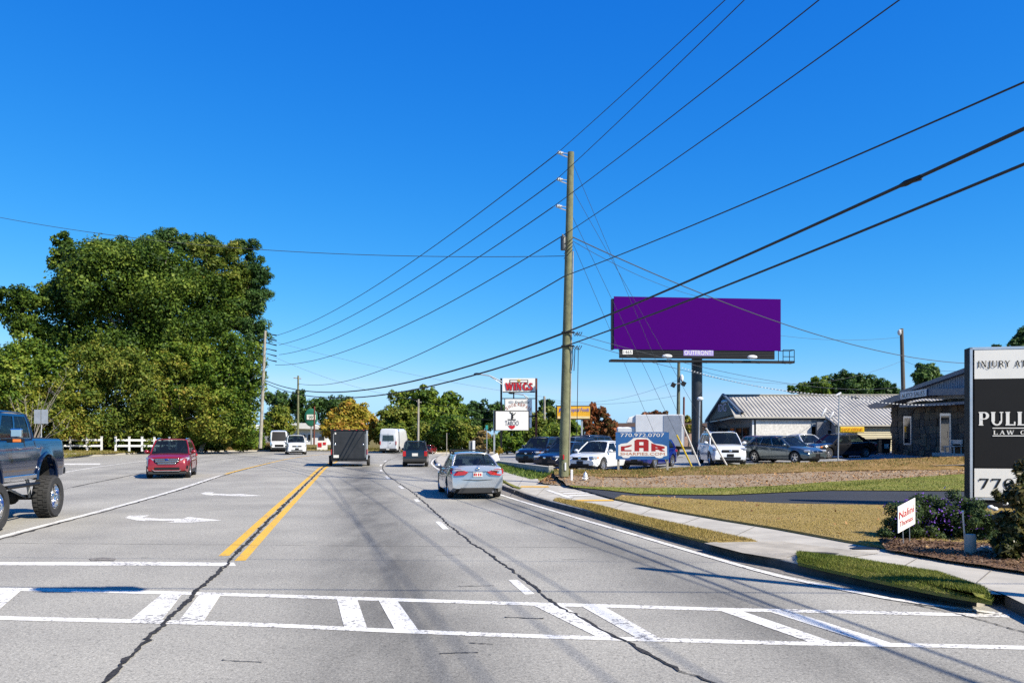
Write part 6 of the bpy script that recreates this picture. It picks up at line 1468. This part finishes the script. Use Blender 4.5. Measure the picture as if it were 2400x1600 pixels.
for (x0, y0, Y0), (x1, y1, Y1), sg, lb in (((640, 800, 88), (1276, 930, 98), .5, 'faint line from the leaning pole towards the plaza sign'), ((640, 835, 88), (981, 938, 92), .6, 'faint line from the leaning pole to the slim grey pole'), ((981, 938, 92), (1250, 962, 80), .5, 'upper faint line right of the slim grey pole'), ((981, 948, 92), (1170, 984, 76), .4, 'lower faint line right of the slim grey pole'), ((1276, 940, 98), (1589, 926, 84), .6, 'faint line between the plaza sign and the floodlight pole'), ((1276, 933, 98), (1589, 890, 84), 1.2, 'sagging faint line left of the floodlight pole'), ((1352, 800, 32.6), (2121, 925, 78), 1.0, 'faint line passing under the billboard towards the shop roof'), ((1352, 783, 32.6), (2121, 905, 78), 1.0, 'faint line crossing behind the billboard face'), ((1800, 782, 74), (2113, 790, 78), .4, 'faint line right of the billboard to the dark lamp pole'), ((1640, 868, 70), (2115, 845, 78), 1.6, 'faint line dipping between billboard column and dark lamp pole'), ((2115, 843, 78), (2262, 868, 66), .4, 'faint line from the dark lamp pole to the law sign')):
    wire('power_line', lb, P(x0, y0, Y0), P(x1, y1, Y1), sg, .012, M_WIREL)
# string of white pennant beads in front of the roofs
pe = thing('bead_string', 'string of small white beads hung in front of the shop roofs', 'string lights', P(1966, 925, 45.0))
def beads(a, b, sag, n_, nm):
    mb = MB(); pts = []
    for i in range(n_ + 1):
        t = i / n_; p = a.lerp(b, t); p.z -= 4 * sag * t * (1 - t); pts.append(p); mb.box(p, (.10, .04, .04))
    MB().tube(pts, .008, 4).build('cord', M_WIREL, pe); o = mb.build(nm, M_WHITEP, pe); o['kind'] = 'stuff'
beads(P(1600, 862, 52), P(1967, 927, 45), .3, 46, 'bead_row'); beads(P(1967, 927, 45), P(2262, 945, 43), .25, 34, 'bead_row')
# street lamps seen against the plaza sign
for (x0, y0), (x1, y1), Y_, lb in (((1113, 876), (1176, 894), 68, 'street lamp arm reaching left from the top of the plaza sign'), ((1193, 921), (1240, 934), 80, 'street lamp arm showing under the WINGS panel')):
    s_ = thing('street_lamp', lb, 'street lamp', P(x1, y1, Y_)); MB().tube([P(x0 + 12, y0 + 1, Y_), P(x0 + 34, y0 + 4, Y_), P(x1, y1, Y_)], .05, 6).build('arm', M_STEEL, s_)
    MB().tube([P(x0 + 36, y0 + 6, Y_), P(x1, y1 + 6, Y_)], .03, 6).build('brace', M_STEEL, s_); MB().ell(P(x0 + 6, y0, Y_), (.32, .16, .1), 10).build('lamp_head', M_BLACK, s_, smooth=60)

# ---- span wire with signal heads over the junction (above the picture; its shadow lies on the crosswalk)
dsh = -SUN_DIR.normalized() / math.tan(SUN_EL)
def caster(px, py, z): g = G(px, py); return g - dsh * z + UP * z
sa, sb = caster(-700, 1368, 7.4), caster(2600, 1392, 7.4); 
wire('span_wire', 'span wire above the junction that throws a thin shadow before the crosswalk', sa, sb, .12, .016)
wire('span_wire', 'second span wire above the junction throwing a faint shadow', caster(-700, 1300, 9.0), caster(2600, 1322, 9.0), .1, .008)
for px0, lb in ((120, 'traffic signal over the turn lane whose shadow lies on the crosswalk'),):
    c = caster(px0 + 60, 1381, 7.1); sg_ = thing('traffic_signal', lb, 'signal', c)
    for k in range(3):
        cc = c + V(-.30 + k * .40, .05 * k, -.02 - .03 * k); MB().box(cc, (.38, .2, .30)).build('lamp_box', M_BLACK, sg_)
    MB().tube([c + UP * .12, c + UP * .3], .03, 6).build('hanger', M_STEEL, sg_)
sp_base = Vector((9.2, 7.3, .15))
pole('roadside_pole', 'wooden roadside pole just right of the picture throwing a shadow over the kerb', sp_base, sp_base + UP * 7.9, .15, .11)

# ================================================================== TREES AND SHRUBS
def leaf_cloud(blobs, n, size, seed, aspect=.6, shell=.45, up=.35, sub=1.0, subn=None):
    """quads scattered through sub-clumps of ellipsoid blobs -> (4n,3) array"""
    rs = np.random.RandomState(seed); cl = []; 
    for c, r in blobs:
        c = np.array(c[:]); r = np.array(r[:]); m = float(np.mean(r)); k = subn or int(np.clip(16 + m * 10, 10, 90))
        d = rs.randn(k, 3); d /= np.linalg.norm(d, axis=1)[:, None]; rad = rs.uniform(.35, .95, k)[:, None]
        cc = c + d * r * rad; sr_ = m * rs.uniform(.20, .40, k) * sub
        for a, b in zip(cc, sr_): cl.append((a, b))
    cen = np.array([a for a, b in cl]); rad = np.array([b for a, b in cl]); pr = rad ** 2; pr /= pr.sum()
    i = rs.choice(len(cl), n, p=pr); d = rs.randn(n, 3); d /= np.linalg.norm(d, axis=1)[:, None]
    d[:, 2] = np.where(rs.rand(n) < .25, np.abs(d[:, 2]), d[:, 2])
    p = cen[i] + d * (rad[i] * rs.uniform(shell, 1.08, n))[:, None] * np.array([1, 1, .85])
    nn = d + rs.randn(n, 3) * .55 + np.array([0, 0, up]); nn /= np.linalg.norm(nn, axis=1)[:, None]
    t = np.cross(nn, rs.randn(n, 3)); t /= np.linalg.norm(t, axis=1)[:, None]; b = np.cross(nn, t)
    s_ = size * rs.uniform(.55, 1.3, n); t *= s_[:, None] * .5; b *= (s_ * aspect)[:, None] * .5
    bend = nn * (s_ * .12)[:, None]
    return np.stack([p - t + bend, p - b * 1.0, p + t + bend, p + b], 1).reshape(-1, 3)
M_BARK = mat('bark', (.13, .10, .075), .95, var=.35, scale=5, bmp=.6); M_BARKP = mat('pale_bark', (.34, .30, .25), .9, var=.25, scale=5, bmp=.4)
LM = dict(
    oak=leafmat('oak_leaf', [(.012, .032, .005), (.040, .082, .010), (.105, .165, .018), (.30, .35, .055)], .3, big=.25),
    pine=leafmat('pine_needles', [(0.012, 0.033, 0.011), (0.030, 0.072, 0.017), (0.063, 0.120, 0.024), (0.143, 0.195, 0.045)], .15, big=.3),
    yellow=leafmat('yellowing_leaf', [(.040, .080, .010), (.11, .16, .018), (.26, .27, .035), (.42, .28, .06)], .3, big=.3),
    olive=leafmat('olive_leaf', [(.025, .055, .008), (.080, .13, .016), (.19, .22, .03), (.36, .31, .06)], .3, big=.3),
    autumn=leafmat('autumn_leaf', [(.12, .16, .02), (.30, .27, .03), (.42, .28, .04), (.40, .13, .035)], .3, big=.35),
    red=leafmat('red_leaf', [(.04, .055, .015), (.12, .075, .025), (.24, .07, .025), (.36, .12, .035)], .3, big=.5),
    green=leafmat('green_leaf', [(.022, .055, .008), (.070, .135, .014), (.165, .23, .024), (.38, .40, .065)], .3, big=.3),
    brown=leafmat('brown_leaf', [(0.090, 0.075, 0.030), (0.195, 0.150, 0.053), (0.300, 0.210, 0.075), (0.420, 0.285, 0.120)], .25, big=.5))
def tree(name, label, base, blobs_px, lm, n, size, trunk=.25, seed=1, bark=None, group=None, limbs=5, cat='tree', depth=.8, aspect=.6, sub=1.0, subn=None):
    """base (px, py, Y); blobs (px, py, rx, ry[, dY]) in picture units at the tree's own distance, given real depth"""
    Y = base[2]; b = P(*base); s = F / Y; t = thing(name, label, cat, b, 0, group)
    bl = []
    rn_ = random.Random(seed)
    for q in blobs_px:
        dY = q[4] if len(q) > 4 else rn_.uniform(-1, 1) * q[2] / s * .4
        c = P(q[0], q[1], Y); c.y += dY; rx, rz = q[2] / s, q[3] / s; bl.append((c, V(rx, max(rx, rz) * depth, rz)))
    vs = leaf_cloud(bl, int(n * LEAFK), size, seed, aspect, sub=sub, subn=subn) - np.array(b[:])
    raw_mesh('crown', vs, 4, LM[lm], t)
    mb = MB(); cz = max(bl, key=lambda q: q[0].z)[0]; top = sum((q[0] for q in bl), Vector()) / len(bl)
    h = [b - UP * .2, b.lerp(top, .3) + V(rn_.uniform(-.2, .2), 0, 0), b.lerp(top, .65) + V(rn_.uniform(-.3, .3), 0, 0), top]
    mb.tube(h, [trunk, trunk * .8, trunk * .55, trunk * .3], 8)
    for k in range(min(limbs, len(bl) * 3)):
        q = bl[k % len(bl)]; st_ = b.lerp(top, rn_.uniform(.3, .75)); e = q[0] + V(rn_.uniform(-.6, .6) * q[1].x, rn_.uniform(-.6, .3) * q[1].y, rn_.uniform(-.3, .6) * q[1].z)
        mb.tube([st_, st_.lerp(e, .5) + UP * rn_.uniform(-.1, .4), e], [trunk * .4, trunk * .25, trunk * .08], 6)
    mb.build('trunk', bark or M_BARK, t, smooth=60); return t
LEAFK = 1.5
GL = 'trees of the big clump on the left'
tree('oak_tree', 'huge dark green oak filling the middle of the left clump', (330, 1052, 96), [(300, 680, 150, 90), (230, 760, 120, 100), (400, 720, 150, 110), (470, 810, 110, 90), (330, 840, 160, 90), (190, 690, 80, 70), (350, 620, 90, 55), (130, 760, 70, 55), (160, 825, 90, 50), (250, 620, 90, 50), (480, 700, 80, 70), (120, 700, 50, 40), (540, 860, 60, 50)], 'oak', 66000, .38, .55, 1, M_BARKP, GL, 9)
tree('pine_tree', 'tall pine whose round crown tops the left clump', (400, 1050, 104), [(385, 556, 46, 30), (440, 575, 50, 34), (490, 580, 40, 30), (370, 600, 60, 40), (420, 640, 70, 45), (330, 572, 34, 24), (290, 575, 30, 24)], 'pine', 13000, .46, .3, 2, None, GL, 6, aspect=.35)
tree('pine_tree', 'slender pine at the right edge of the left clump', (585, 1050, 100), [(578, 580, 30, 26), (590, 630, 42, 36), (600, 700, 42, 46), (570, 660, 45, 45), (598, 780, 40, 42), (560, 740, 55, 50), (618, 650, 24, 30), (605, 835, 26, 26)], 'pine', 16000, .42, .28, 3, None, GL, 8, aspect=.35)
tree('pine_tree', 'pine with yellow-green needles between the oak and slender pine', (520, 1050, 99), [(500, 600, 44, 34), (520, 650, 55, 45), (540, 720, 50, 50), (470, 590, 36, 26), (550, 600, 34, 34), (555, 660, 40, 40)], 'olive', 11000, .42, .28, 4, None, GL, 6, aspect=.35)
tree('oak_tree', 'narrow dark tree with a spiky top at upper left of the clump', (165, 1052, 98), [(150, 565, 28, 22), (140, 605, 38, 30), (180, 620, 50, 36), (160, 680, 70, 50), (215, 600, 50, 30), (255, 590, 44, 34)], 'oak', 14000, .38, .3, 5, None, GL, 7)
tree('oak_tree', 'sparse dark tree at the far left edge of the picture', (30, 1054, 94), [(40, 695, 50, 30), (20, 740, 46, 34), (90, 715, 40, 30), (70, 765, 46, 30), (-20, 700, 40, 30), (100, 780, 30, 24)], 'oak', 8000, .36, .22, 6, None, GL, 10)
tree('bushy_tree', 'rounded green tree at far left above the pickup', (40, 1054, 88), [(60, 850, 80, 60), (-20, 860, 70, 60), (120, 870, 70, 50), (30, 920, 110, 70), (110, 940, 70, 60)], 'green', 18000, .34, .22, 7, None, GL, 6)
tree('bushy_tree', 'yellowing shrubby tree behind the grey road sign', (90, 1056, 86), [(60, 950, 70, 60), (120, 930, 60, 55), (150, 990, 70, 50), (40, 1000, 70, 40), (170, 920, 40, 40)], 'yellow', 12000, .30, .12, 8, M_BARKP, GL, 14)
tree('bushy_tree', 'broad yellow-green tree behind the white fence', (270, 1054, 89), [(240, 870, 90, 60), (310, 880, 70, 60), (200, 930, 80, 70), (290, 960, 90, 70), (350, 930, 50, 60), (240, 1010, 110, 40), (340, 1010, 60, 40)], 'olive', 26000, .32, .2, 9, None, GL, 7)
tree('bushy_tree', 'orange-tinged low tree between the fence and the big oak', (215, 1055, 92), [(190, 840, 50, 30), (250, 835, 60, 34), (300, 850, 60, 40), (345, 890, 46, 40)], 'yellow', 5200, .40, .15, 10, None, GL, 6)
tree('bushy_tree', 'bright green leafy tree above the red SUV', (470, 1052, 92), [(440, 860, 80, 60), (500, 890, 80, 60), (550, 840, 60, 60), (420, 940, 70, 60), (520, 960, 80, 60), (580, 920, 40, 60), (570, 1000, 50, 40), (470, 1010, 90, 40), (600, 880, 28, 30)], 'green', 30000, .34, .28, 11, M_BARKP, GL, 9)
tree('bushy_tree', 'yellow-flecked tree in the lower middle of the clump', (400, 1052, 90), [(400, 870, 50, 50), (380, 950, 50, 60), (430, 1000, 60, 40), (520, 1000, 60, 40), (470, 940, 50, 40)], 'yellow', 11000, .32, .2, 12, None, GL, 7)
for k, (x, y, rx, ry, Y_) in enumerate(((40, 1035, 70, 22, 88), (150, 1030, 60, 24, 90), (230, 1032, 60, 22, 91), (310, 1030, 60, 24, 93), (400, 1030, 60, 25, 95), (480, 1035, 60, 18, 97), (570, 1030, 50, 22, 100))):
    tree('shrub', ('dark undergrowth shrub behind the pickup truck', 'dark undergrowth shrub left behind the white fence', 'dark undergrowth shrub behind the middle of the white fence', 'dark undergrowth shrub behind the right half of the fence', 'dark undergrowth shrub directly behind the red SUV', 'dark undergrowth shrub right of the red SUV', 'dark undergrowth shrub left of the leaning pole')[k], (x, 1056, Y_), [(x, y, rx, ry), (x + rx * .5, y + 4, rx * .7, ry * .8)], 'olive' if k % 2 else 'green', 4200, .34, .1, 60 + k, None, 'undergrowth shrubs below the left trees', 4, 'shrub')
# bare brush behind the road sign
bb_ = thing('bare_shrub', 'leafless pale branches beside the grey road sign', 'shrub', P(70, 1060, 70)); mb = MB(); rb = random.Random(8)
for k in range(16):
    a = P(70 + rb.uniform(-8, 8), 1060, 70); e = P(rb.uniform(20, 160), rb.uniform(880, 1010), 70 + rb.uniform(-1, 1)); m_ = a.lerp(e, .5) + V(rb.uniform(-.3, .3), 0, .3)
    mb.tube([a, m_, e], [.035, .02, .006], 5)
    for j in range(4):
        s_ = m_.lerp(e, rb.random()); mb.tube([s_, s_ + V(rb.uniform(-.7, .7), rb.uniform(-.3, .3), rb.uniform(.1, .8))], [.012, .004], 4)
mb.build('branch', M_BARKP, bb_)
# dry grass by the far kerb
wd = MB(); rs = np.random.RandomState(4); cnt = 6000
p = np.stack([rs.uniform(0, 1, cnt), rs.uniform(0, 1, cnt)], 1); ax = P(500, 1056, 103); bx_ = P(640, 1056, 108)
pp = np.array([(ax.x + (bx_.x - ax.x) * u, ax.y + (bx_.y - ax.y) * u + 4 * v, .16 + .05 * v) for u, v in p]); hh = rs.uniform(.3, 1.1, cnt); an = rs.rand(cnt) * 3.14
dd = np.stack([np.cos(an) * .03, np.sin(an) * .03, np.zeros(cnt)], 1); tip = pp + np.stack([rs.randn(cnt) * .2, rs.randn(cnt) * .2, hh], 1)
o = raw_mesh('dry_tall_grass', np.stack([pp - dd, pp + dd, tip], 1).reshape(-1, 3), 3, LM['brown'], None, 'stuff'); tag(o, 'tall brown dry grass along the far left kerb', 'grass')

GF = 'trees beyond the far bend'
tree('pine_tree', 'dark pine right of the leaning utility pole', (660, 1046, 150), [(645, 935, 26, 22), (665, 960, 34, 30), (640, 985, 34, 30), (690, 950, 26, 26), (705, 930, 22, 22)], 'pine', 5200, .65, .3, 20, None, GF, 4, aspect=.4)
tree('pine_tree', 'low dark pines behind the green oval sign', (760, 1046, 155), [(735, 965, 26, 28), (760, 950, 24, 26), (780, 980, 34, 34), (715, 975, 26, 28), (810, 950, 30, 26)], 'pine', 5600, .65, .3, 21, None, GF, 4, aspect=.4)
tree('bushy_tree', 'thin yellowish tree between the leaning pole and slim pole', (655, 1048, 122), [(650, 975, 26, 36), (670, 1000, 26, 30), (635, 1010, 24, 30)], 'yellow', 2600, .42, .12, 22, M_BARKP, GF, 7)
tree('maple_tree', 'round yellow and orange autumn tree behind the cargo trailer', (825, 1050, 112), [(820, 965, 44, 28), (790, 990, 36, 34), (850, 990, 38, 36), (822, 1010, 60, 34), (872, 1010, 20, 26), (770, 1012, 18, 24)], 'autumn', 9500, .46, .2, 23, None, GF, 6)
tree('bushy_tree', 'olive green tree behind the white high-roof van', (930, 1052, 110), [(915, 985, 34, 34), (945, 970, 34, 34), (930, 1020, 44, 34), (965, 1010, 26, 34), (895, 1020, 20, 28)], 'olive', 8000, .44, .2, 24, None, GF, 5)
tree('pine_tree', 'dark green tree peaking left of the plaza sign', (1010, 1054, 122), [(1000, 935, 44, 30), (960, 945, 40, 28), (1045, 955, 46, 36), (1010, 975, 60, 36), (1075, 985, 40, 30), (930, 930, 22, 16)], 'green', 10000, .52, .28, 25, None, GF, 6)
tree('pine_tree', 'dark pine just left of the WINGS panel', (1130, 1054, 124), [(1110, 960, 30, 18), (1150, 962, 34, 24), (1120, 990, 46, 30), (1165, 985, 30, 26), (1090, 1000, 34, 28)], 'pine', 6500, .5, .25, 26, None, GF, 4, aspect=.45)
for k, (x, y, rx, ry, Y_, lm, lb) in enumerate(((1000, 1020, 34, 40, 100, 'olive', 'brownish hedge tree right of the black SUV'), (1050, 1010, 40, 50, 98, 'green', 'green hedge tree behind the leaning white stake'), (1095, 1022, 34, 40, 96, 'olive', 'green hedge bush behind the roadside cabinet'), (1132, 1032, 26, 30, 92, 'brown', 'brown bare bush behind the teal street sign'), (1190, 1028, 44, 36, 86, 'green', 'leafy green bush under the white box sign'), (1250, 1000, 36, 46, 94, 'olive', 'olive bush right of the rusty plaza post'), (1285, 990, 34, 46, 100, 'olive', 'olive tree left of the tall wooden pole'), (1300, 1022, 46, 32, 90, 'green', 'bush behind the dark parked SUV'), (1345, 1012, 24, 30, 104, 'green', 'small dark evergreen under the yellow sign'))):
    tree('hedge_bush', lb, (x, 1062, Y_), [(x, y, rx, ry), (x - rx * .5, y + ry * .4, rx * .7, ry * .6), (x + rx * .5, y + ry * .4, rx * .7, ry * .6)], lm, 4200, .36, .12, 70 + k, None, 'hedge along the outside of the bend', 5, 'shrub')
yp = tree('yellow_plant', 'small bright yellow plant beside the leaning white board', (1168, 1076, 62), [(1166, 1058, 8, 8), (1172, 1054, 6, 7)], 'autumn', 260, .26, .02, 90, None, None, 3, 'plant')
tree('bushy_tree', 'wispy tree top between the plaza sign and yellow sign', (1290, 1056, 108), [(1282, 950, 22, 12), (1300, 965, 18, 14), (1265, 975, 16, 16)], 'pine', 700, .5, .1, 91, None, GF, 5)
GR = 'autumn red trees behind the lot'
tree('maple_tree', 'red and dark green autumn tree right of the yellow sign', (1410, 1050, 92), [(1395, 970, 24, 24), (1420, 1000, 30, 30), (1390, 1010, 26, 26), (1435, 1012, 16, 22), (1375, 985, 12, 20)], 'red', 4600, .42, .16, 27, None, GR, 7)
tree('maple_tree', 'small red autumn tree behind the box truck', (1540, 1052, 104), [(1530, 975, 24, 14), (1550, 980, 24, 14), (1520, 990, 16, 14)], 'red', 1800, .44, .14, 28, None, GR, 5)
tree('maple_tree', 'small yellow tree between floodlight pole and billboard column', (1613, 1052, 100), [(1612, 985, 9, 13), (1615, 1000, 10, 16)], 'yellow', 900, .4, .1, 29, None, GR, 4)
tree('maple_tree', 'yellow shrub showing through the porch of the shop', (1672, 1054, 92), [(1668, 1010, 18, 12), (1660, 1022, 16, 14)], 'autumn', 1200, .36, .1, 30, None, GR, 4)
GP = 'pines behind the shops on the right'
for k, (x, y, rx, ry, lb) in enumerate(((1975, 893, 34, 24, 'pine crown highest above the shop roof left of the lamp pole'), (2035, 898, 36, 24, 'pine crown above the shop roof just left of the lamp pole'), (1915, 905, 34, 22, 'wide low tree crown above the left half of the shop roof'), (2085, 915, 30, 20, 'low pine crown right behind the dark lamp pole'))):
    tree('pine_tree', lb, (x, 1056, 120), [(x, y, rx, ry), (x - rx * .6, y + 14, rx * .8, ry * .8), (x + rx * .6, y + 16, rx * .8, ry * .8), (x, y + 30, rx * 1.2, ry)], 'pine' if k != 2 else 'green', 4600, .5, .25, 100 + k, None, GP, 4, aspect=.45)
tree('broadleaf_tree', 'wispy leaves sticking out left of the pines above the shop', (1865, 1056, 118), [(1858, 912, 16, 8), (1875, 905, 14, 10), (1888, 915, 16, 12)], 'green', 500, .5, .1, 110, None, GP, 5)
tree('pine_tree', 'round pine standing alone right of the lamp pole', (2180, 1056, 100), [(2178, 868, 30, 20), (2160, 885, 26, 18), (2196, 888, 26, 18), (2178, 900, 34, 16), (2146, 878, 10, 8)], 'pine', 4600, .42, .2, 111, None, GP, 6, aspect=.45)
tree('pine_tree', 'pine at the right edge above the law sign', (2400, 1056, 80), [(2395, 795, 28, 18), (2380, 812, 30, 16), (2420, 790, 40, 30), (2335, 812, 14, 6)], 'pine', 3600, .34, .18, 112, None, GP, 6, aspect=.45)

# ---- planting bed at the right: butterfly bush, magnolia branches, mulch
mul = resample(gl((2076, 1286), (2219, 1311), (2400, 1338), (2560, 1364), z=.2), 30); mul2 = resample(gl((2058, 1262), (2180, 1266), (2400, 1276), (2560, 1285), z=.24), 30)
mulch = struct('mulch_bed', roughen(strip(mul, mul2, 4), .015), M_MULCH, smooth=80)
M_CHIP = leafmat('mulch_chips', [(.03, .018, .010), (.09, .05, .028), (.17, .10, .055), (.34, .22, .13)], .05, big=1.5)
litter('mulch_chip', mul, mul2, 4200, .018, M_CHIP, 77, mulch)
lm_b = leafmat('butterfly_bush_leaf', [(.012, .030, .010), (.03, .06, .018), (.075, .115, .035), (.16, .20, .075)], .25, big=1.2)
LM['bb'] = lm_b; LM['mag'] = leafmat('magnolia_leaf', [(.012, .022, .006), (.035, .045, .012), (.09, .08, .025), (.20, .14, .06)], .2, .3, big=1.2)
sh = tree('flowering_shrub', 'big rounded dark shrub with small purple flowers before the law sign', (2180, 1280, 14.9), [(2130, 1225, 70, 58), (2190, 1200, 70, 55), (2250, 1215, 80, 65), (2110, 1250, 50, 40), (2200, 1255, 80, 38), (2300, 1250, 60, 45), (2095, 1258, 46, 28), (2165, 1266, 60, 26), (2245, 1264, 60, 28)], 'bb', 32000, .062, .03, 40, None, None, 14, 'shrub', .9, .35)
sb_ = []
for q in ((2130, 1225, 70, 58), (2190, 1200, 70, 55), (2250, 1215, 80, 65)):
    sb_.append((P(q[0], q[1], 14.7), V(q[2] / F * 14.7, q[2] / F * 14.7 * .9, q[3] / F * 14.7)))
fl = leaf_cloud(sb_, 520, .05, 40, .5, .98, sub=1.05) - np.array(sh.location[:]); raw_mesh('flower', fl, 4, leafmat('purple_petals', [(.10, .03, .30), (.20, .08, .48), (.30, .16, .55)], .2, big=2), sh, 'stuff')
mg = tree('magnolia_shrub', 'brownish green magnolia branches in front of the law sign', (2400, 1305, 12.2), [(2380, 1240, 60, 60), (2420, 1180, 50, 70), (2360, 1280, 50, 30), (2440, 1250, 60, 60), (2376, 1160, 22, 30), (2340, 1160, 16, 16), (2400, 1105, 16, 30)], 'mag', 5200, .11, .04, 41, None, None, 16, 'shrub', .9, .42)
for k, (x, y) in enumerate(((2322, 1188), (2342, 1206), (2332, 1192), (2356, 1179))):
    c = P(x, y, 13.0); MB().ell(c, (.05, .045, .035), 8).build('white_bloom', M_WHITEP, mg, smooth=60)
